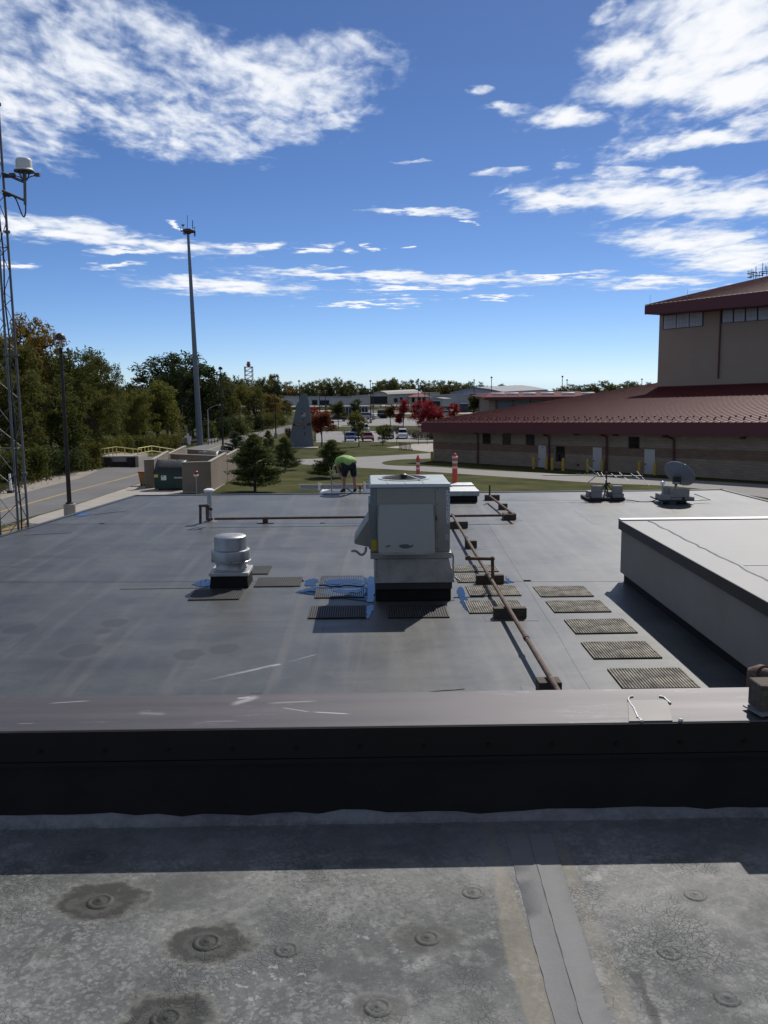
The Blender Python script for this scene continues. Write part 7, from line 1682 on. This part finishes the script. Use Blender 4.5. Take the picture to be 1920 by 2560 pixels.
def pine(seed, H=6.0, rx=2.2, z0=.9, leaf=.13, K=15, per=42, open_=.5, tr=.11):
    rng = np.random.default_rng(seed); rnd = random.Random(seed); Cs, As, Bs = [], [], []; limbs = []
    for w in range(K):
        f = w/(K-1); z = z0+(H-z0-.25)*f; rr = rx*(1-f)**.75*(.8+.4*rnd.random())+.15
        nb = 7 if f < .7 else 5
        for b in range(nb):
            a = rnd.uniform(0, 6.28); ln = rr*rnd.uniform(.65, 1.1); up = (.25+.45*f)*ln*rnd.uniform(.5, 1.2)
            end = np.array([math.cos(a)*ln, math.sin(a)*ln, z+up]); st = np.array([0, 0, z])
            if b < 2: limbs.append((tuple(end*.8+st*.2), min(.95, f*.9+.05), tr*.3*(1-f*.6)))
            n = int(per*(.5+ln/rx)); t = rng.uniform(.18, 1.0, n)**.7; P = st+(end-st)*t[:, None]
            P += rng.normal(scale=.16*open_*2, size=(n, 3))*np.array([1, 1, .55])*(.4+t[:, None]*.6)
            dirv = (end-st)/np.linalg.norm(end-st); N_ = dirv+rng.normal(scale=.65, size=(n, 3))+np.array([0, 0, .35]); N_ /= np.linalg.norm(N_, axis=1)[:, None]
            T_ = rng.normal(size=(n, 3)); B_ = np.cross(N_, T_); B_ /= np.linalg.norm(B_, axis=1)[:, None]
            s = leaf*(1+.4*rng.uniform(-1, 1, n))[:, None]; Cs.append(P); As.append(N_*s); Bs.append(B_*s*.45)
    n = 40; P = np.array([0, 0, H-.5])+rng.normal(scale=.08, size=(n, 3))+np.array([0, 0, 1])*rng.uniform(0, .5, n)[:, None]; A, B = frames(rng, n, 1, leaf, .3, .35); Cs.append(P); As.append(A); Bs.append(B)
    CC = np.concatenate(Cs); CC[:, 2] *= H/CC[:, 2].max(); me = quads_mesh('crown', CC, np.concatenate(As), np.concatenate(Bs)); WID[me.name] = 2*np.percentile(np.abs(CC[:, :2]), 98)
    return me, trunk_mesh('trunk', H*.95, tr, limbs, seed)
def shrub(seed, n=2600, rx=1.6, H=2.0, leaf=.12, K=26):
    rng = np.random.default_rng(seed); cc = np.stack([rng.normal(scale=rx*.45, size=K), rng.normal(scale=rx*.4, size=K), rng.uniform(.15, .8, K)*H], 1)
    idx = rng.integers(0, K, n); C = cc[idx]+rng.normal(scale=.3*rx*.6, size=(n, 3))*np.array([1, 1, .7]); C[:, 2] = np.abs(C[:, 2])
    A, B = frames(rng, n, .6, leaf); return quads_mesh('foliage', C, A, B)

dkgreen = leafmat('leaf_dark_green', (.040, .052, .012), (.12, .125, .030), .42); olive = leafmat('leaf_olive', (.058, .064, .015), (.145, .138, .034), .4); yelgreen = leafmat('leaf_yellow_green', (.085, .096, .02), (.19, .175, .038), .4)
autumn = leafmat('leaf_autumn', (.15, .095, .02), (.26, .18, .04), .4); bronze = leafmat('leaf_bronze', (.085, .04, .018), (.15, .075, .025)); crimson = leafmat('leaf_crimson', (.18, .010, .018), (.33, .025, .035), .42)
scarlet = leafmat('leaf_scarlet', (.13, .028, .014), (.22, .065, .022), .3); pinem = leafmat('needle_green', (.048, .066, .022), (.15, .165, .055), .35); sprucem = leafmat('needle_blue_green', (.028, .046, .026), (.075, .095, .05), .2)
hedge_g = leafmat('leaf_grey', (.12, .10, .07), (.22, .19, .14)); bluegreen = leafmat('leaf_deep', (.018, .034, .011), (.058, .075, .022))
DV = [decid(11, 150, 70, leaf=.16), decid(12, 140, 70, rx=3.8, leaf=.17, z0=1.5), decid(13, 130, 66, rx=3.0, leaf=.15, z0=2.5, skew=.6), decid(14, 160, 64, rx=4.2, z0=1.2, lobes=10, leaf=.17), decid(15, 120, 70, rx=2.6, z0=1.0, lobes=6)]
FV = [decid(31, 42, 34, leaf=.34, clump=1.0, rx=3.6, z0=1.0), decid(32, 46, 30, leaf=.34, clump=1.0, rx=4.2, z0=.8, lobes=9), decid(33, 40, 34, leaf=.32, clump=.9, rx=3.0, z0=1.2)]
SV_ = [decid(41, 60, 60, H=5, rx=1.7, z0=1.5, leaf=.13, clump=.5, lobes=6, tr=.09), decid(42, 55, 60, H=5, rx=1.25, z0=.9, leaf=.13, clump=.5, lobes=5, tr=.08), decid(43, 70, 60, H=5, rx=2.3, z0=.8, leaf=.14, clump=.55, lobes=8, tr=.1), decid(44, 60, 60, H=5, rx=1.0, z0=.6, leaf=.12, clump=.45, lobes=4, tr=.08)]
PV = [pine(51, K=17, per=130, leaf=.15, z0=.6, open_=.6), pine(52, K=16, z0=.4, rx=2.6, open_=.75, per=150, leaf=.15), pine(53, K=18, rx=1.7, leaf=.12, open_=.4, per=80)]
BARE = decid(61, 30, 8, H=5, rx=1.6, z0=1.2, leaf=.08, clump=.4, tr=.07)
SH = [shrub(71), shrub(72), shrub(73, rx=1.9)]
tree_rnd = random.Random(99)
def tree(var, m, px, py, top, wpx, label, name='tree', group=None, H=10.0, wd=None, p=None, cat='tree', rz=None):
    """stands where the photo shows its foot; as tall as its top row; as wide as wpx"""
    p = GP(px, py) if p is None else p
    h = hz(px, top, p.y)-p.z; w = wpx*(p.y/FPX); crown, trunk = var
    t = thing(name, label, cat, p, tree_rnd.uniform(0, 6.28) if rz is None else rz, group)
    sz = h/H; sx = w/WID.get(crown.name, wd)
    sx = max(.4*sz, min(2.6*sz, sx)); t.scale = (sx, sx, sz)
    if trunk: add('trunk', trunk, t, mat=bark)
    add('crown' if trunk else 'foliage', crown, t, mat=m)
    return t
W1 = 7.2
def big(v, m, px, py, top, w, label, name='tree', group=None): return tree(DV[v], m, px, py, top, w, label, name, group, 10.0, (6.9, 7.6, 6.0, 8.4, 5.2)[v])
wood_g = 'broadleaf trees at the edge of the wood left of the road'
big(0, autumn, 84, 1160, 798, 150, 'tallest tree with a yellowing crown behind the lattice tower', group=wood_g)
big(4, autumn, 100, 1152, 803, 120, 'second yellowing tree just right of the tallest one', group=wood_g)
big(2, olive, 25, 1168, 830, 150, 'olive tree at the far left edge behind the lattice tower', group=wood_g)
big(1, dkgreen, 130, 1150, 880, 170, 'dark tree right of the yellowing one behind the nearest lamp', group=wood_g)
big(3, dkgreen, 195, 1158, 876, 160, 'dark broad tree right of the nearest lamp post', group=wood_g)
big(2, dkgreen, 256, 1146, 884, 110, 'dark leafy tree with a ragged top at the right end of the tall trees', group=wood_g)
big(1, olive, 60, 1188, 930, 190, 'shaded lower tree at the wood edge behind the lattice tower', group=wood_g)
big(0, dkgreen, 160, 1175, 940, 150, 'shaded lower tree behind the nearest lamp pole', group=wood_g)
big(3, olive, 232, 1160, 960, 130, 'olive tree at the wood edge left of the loading dock', group=wood_g)
big(4, olive, 290, 1140, 956, 95, 'bushy olive tree behind the left end of the dock railing', group=wood_g)
big(1, yelgreen, 345, 1132, 975, 110, 'yellow-green tree behind the dock railings', group=wood_g)
big(4, yelgreen, 395, 1124, 955, 120, 'bright olive tree in front of the big dark tree', group=wood_g)
big(3, bluegreen, 455, 1108, 886, 215, 'big dark green spreading tree behind the monopole', group=wood_g)
big(1, bluegreen, 420, 1112, 935, 140, 'dark tree at the left foot of the big spreading tree', group=wood_g)
big(0, bluegreen, 505, 1102, 915, 110, 'dark tree right of the monopole behind the cobra streetlight', group=wood_g)
big(2, yelgreen, 432, 1118, 1022, 46, 'small yellow-green tree at the left of the fence sign', group=wood_g)
big(4, olive, 560, 1085, 945, 90, 'olive tree right of the monopole', group=wood_g)
big(2, yelgreen, 600, 1078, 962, 80, 'yellow-green tree above the far road verge', group=wood_g)
big(1, olive, 638, 1070, 965, 80, 'olive tree at the bend of the far road', group=wood_g)
big(4, autumn, 668, 1062, 985, 66, 'orange-tinted tree beside the lamp on the far verge', group=wood_g)
big(0, olive, 700, 1056, 990, 60, 'olive tree left of the tail fin monument', group=wood_g)
big(3, dkgreen, 545, 1075, 985, 90, 'low dark tree behind the guard rail', group=wood_g)
big(0, olive, 320, 1128, 990, 100, 'shaded olive tree in the gap behind the dock', group=wood_g)
for i, (px, py, top, w, m, lb) in enumerate(((-70, 1190, 880, 200, dkgreen, 'dark tree just outside the left of the picture'), (-150, 1200, 860, 220, olive, 'olive tree well left of the lattice tower'), (20, 1150, 880, 160, dkgreen, 'dark tree deep in the wood behind the lattice tower'), (110, 1130, 900, 160, dkgreen, 'dark tree deep in the wood behind the nearest lamp'), (215, 1130, 925, 140, dkgreen, 'dark tree deep in the wood left of the gap'), (480, 1092, 935, 140, dkgreen, 'dark tree deep in the wood behind the monopole'))):
    big(i % 5, m, px, py, top, w, lb, group=wood_g)
def bush(v, m, px, py, top, w, label, name='shrub', group=None): return tree((SH[v], None), m, px, py, top, w, label, name, group, 2.0, 3.4, cat='shrub')
bg_ = 'shrubs along the foot of the wood'
for i, (px, py, top, w, m) in enumerate(((20, 1205, 1120, 130, dkgreen), (85, 1198, 1110, 120, dkgreen), (140, 1186, 1110, 110, bluegreen), (190, 1178, 1095, 110, dkgreen), (232, 1172, 1100, 80, olive), (262, 1160, 1085, 80, yelgreen), (310, 1146, 1080, 90, olive), (360, 1138, 1085, 80, olive), (405, 1130, 1082, 70, olive), (432, 1123, 1085, 44, yelgreen), (520, 1100, 1050, 60, dkgreen), (560, 1092, 1040, 70, bluegreen), (600, 1086, 1040, 70, dkgreen), (640, 1078, 1036, 60, bluegreen), (672, 1070, 1030, 60, olive), (702, 1062, 1025, 50, olive), (-60, 1222, 1110, 150, dkgreen))):
    lbs = ['shaded shrub left of the nearest lamp post', 'dark shrub behind the right leg of the lattice tower', 'dark shrub between the tower and the nearest lamp', 'dark shrub right of the nearest lamp post', 'olive shrub left of the loading dock', 'yellow-green shrub at the left end of the dock railing', 'olive shrub behind the front dock railing', 'olive shrub behind the gap between the dock railings', 'olive shrub behind the rear dock railing', 'small yellow-green shrub left of the fence sign', 'dark shrub behind the guard rail', 'dark shrub on the verge right of the guard rail', 'dark shrub on the verge under the yellow-green tree', 'dark shrub at the bend of the far verge', 'olive shrub near the lamp on the far verge', 'olive shrub left of the tail fin monument', 'shrub at the far left outside the tower']
    bush(i % 3, m, px, py, top, w, lbs[i], group=bg_)
bush(1, bronze, 722, 1097, 1068, 18, 'small brown shrub at the left foot of the tail fin monument')
# evergreens on the lawn
def ever(v, m, px, py, top, w, label, name='pine_tree'): return tree(PV[v], m, px, py, top, w, label, name, 'young evergreens on the lawn', 6.0, (4.6, 4.6, 3.6)[v])
ever(0, pinem, 637, 1229, 1082, 112, 'largest young pine on the lawn left of the worker')
ever(2, sprucem, 590, 1160, 1078, 66, 'bluish spruce behind the largest pine', 'spruce_tree')
ever(1, pinem, 713, 1176, 1090, 66, 'small round young pine between the largest pine and the worker')
ever(1, pinem, 830, 1194, 1098, 92, 'young pine directly behind the worker')
ever(2, pinem, 672, 1160, 1075, 40, 'slim pine top behind the right of the largest pine', 'pine_tree')
def small(v, m, px, py, top, w, label, name='tree', group='young trees round the car park'): return tree(SV_[v], m, px, py, top, w, label, name, group, 5.0, (3.6, 2.8, 4.8, 2.2)[v])
small(1, scarlet, 803, 1116, 1028, 66, 'orange-red maple beside the tail fin monument', 'maple_tree')
small(3, crimson, 788, 1100, 1020, 34, 'slim dark red maple behind the orange-red one', 'maple_tree')
small(1, dkgreen, 845, 1074, 1003, 38, 'dark green conical tree by the black pickup')
small(3, dkgreen, 893, 1062, 998, 30, 'dark narrow tree in front of the shelter')
small(0, yelgreen, 897, 1117, 1028, 46, 'slim yellow-green tree in front of the blue and red cars')
small(2, dkgreen, 957, 1113, 1063, 52, 'small round dark tree in front of the olive car')
tree(BARE, olive, 862, 1106, 1062, 40, 'bare young tree left of the blue car', 'bare_tree', 'young trees round the car park', 5.0, 3.2)
small(1, bronze, 975, 1066, 1014, 36, 'bronze-red tree left of the red maples', 'maple_tree')
small(3, crimson, 1008, 1074, 1000, 36, 'tall narrow crimson maple left of the big one', 'maple_tree')
small(2, crimson, 1058, 1080, 1000, 86, 'big broad crimson maple at the corner of the red roof', 'maple_tree')
small(0, crimson, 1082, 1078, 1022, 50, 'smaller crimson maple at the right of the big one', 'maple_tree')
small(2, crimson, 1135, 1062, 1008, 36, 'round crimson maple above the red roof eave', 'maple_tree')
small(1, dkgreen, 1185, 1060, 990, 36, 'dark green tree in front of the blue-grey hangar')
small(0, olive, 985, 1012, 992, 16, 'small dark round tree in front of the tan hangar', group=None)
for i, (px, py, top, w, m, lb) in enumerate(((990, 1078, 1062, 60, hedge_g, 'pale dry shrub bed under the bronze tree'), (1035, 1096, 1072, 40, hedge_g, 'pale dry shrub right of the silver car'), (1058, 1098, 1072, 44, hedge_g, 'pale dry shrub in the middle of the bed by the hall'), (1082, 1099, 1074, 40, hedge_g, 'pale dry shrub nearest the hall corner'), (962, 1072, 1062, 40, olive, 'low olive shrub on the car park island'), (1100, 1032, 1016, 30, autumn, 'yellowish shrub below the blue container'))):
    bush(i % 3, m, px, py, top, w, lb, group='dry shrubs in the car park beds')
# the far treeline: individuals, few leaves each
far_g = 'trees of the far treeline behind the airfield'
rt = random.Random(5); n = 0
tops = [(220, 962), (300, 964), (400, 962), (540, 968), (565, 950), (590, 944), (620, 950), (650, 952), (672, 942), (690, 940), (706, 948), (725, 964), (742, 970), (765, 955), (780, 953), (800, 962), (815, 950), (835, 948), (860, 952), (880, 956), (900, 958), (915, 972), (930, 968), (955, 952), (975, 950), (990, 950), (1010, 958), (1030, 954), (1060, 956), (1080, 958), (1105, 958), (1125, 955), (1150, 956), (1180, 957), (1210, 962), (1240, 965), (1262, 968), (1290, 972), (1320, 976), (1370, 975), (1410, 968), (1440, 966), (1475, 962), (1490, 960), (1520, 958), (1540, 963), (1580, 956), (1600, 963), (1650, 960)]
def topat(px):
    for (a, b), (c, d) in zip(tops, tops[1:]):
        if a <= px <= c: return b+(d-b)*(px-a)/(c-a)
    return 962
hmats = [dkgreen, dkgreen, bluegreen, olive, olive, yelgreen, autumn, bronze]
for row, (y, step, lift) in enumerate(((352, 13.5, 5), (395, 12.5, -2))):
    px = 225.0
    while px < 1700:
        if 1640 < px: px += 6
        m = rt.choice(hmats[:5] if rt.random() < .7 else hmats)
        pos = D(px, 1000, y); pos.z = G(y)
        tp = topat(px)+lift+rt.uniform(-5, 5)
        tree(FV[n % 3], m, px, 0, tp, rt.uniform(22, 38), 'tree in the long far treeline behind the airfield hangars', 'tree', far_g, 10.0, (7.2, 8.2, 6.4)[n % 3], pos); n += 1
        px += step*rt.uniform(.7, 1.35)
# a low wooded ridge beyond, one mass
def ridge():
    s = MB(); n_ = 90; vs = []; r2 = random.Random(3)
    for i in range(n_+1):
        x = -900+1800*i/n_
        h = 2.2+.8*math.sin(x*.013)+.6*math.sin(x*.05+1)+r2.uniform(-.5, .5)
        for j, (dy, f) in enumerate(((0, 0), (12, .8), (40, 1), (120, .7), (300, 0))): vs.append((x, 430+dy+r2.uniform(-3, 3), G(500)-.5+(h+.5)*f))
    s.add(vs, [(i*5+j, (i+1)*5+j, (i+1)*5+j+1, i*5+j+1) for i in range(n_) for j in range(4)])
    o = s.build('hills', mat('wooded_ridge', (.03, .04, .016), 1, 0, .5, .12, 1, .6, spec=.1)); tag(o, kind='structure')
ridge()
# sides of the wood that the camera cannot see are left open; rough grass along the verge
def grass_tufts():
    rng = np.random.default_rng(3); P = []
    def strip(pts, n, spread):
        Q = [GP(*q) for q in pts]
        for _ in range(n):
            k = rng.integers(len(Q)-1); t = rng.random(); c = Q[k].lerp(Q[k+1], t); P.append((c.x+rng.normal()*spread, c.y+rng.normal()*spread, G(c.y)))
    strip([(-60, 1240), (69, 1204), (127, 1185), (239, 1169)], 2600, .7); strip([(545, 1100), (600, 1088), (735, 1058)], 1500, 1.5)
    C = np.array(P, np.float32); n_ = len(C); h = rng.uniform(.04, .13, n_); A = np.stack([rng.normal(scale=.06, size=n_), rng.normal(scale=.06, size=n_), h], 1); B = np.stack([rng.normal(size=n_), rng.normal(size=n_), np.zeros(n_)], 1)*.06
    me = quads_mesh('grass_tufts', C+np.stack([0*h, 0*h, h*.8], 1), A, B); o = add('grass', me, mat=leafmat('grass_blade', (.06, .065, .02), (.14, .12, .045))); tag(o, kind='stuff')
grass_tufts()
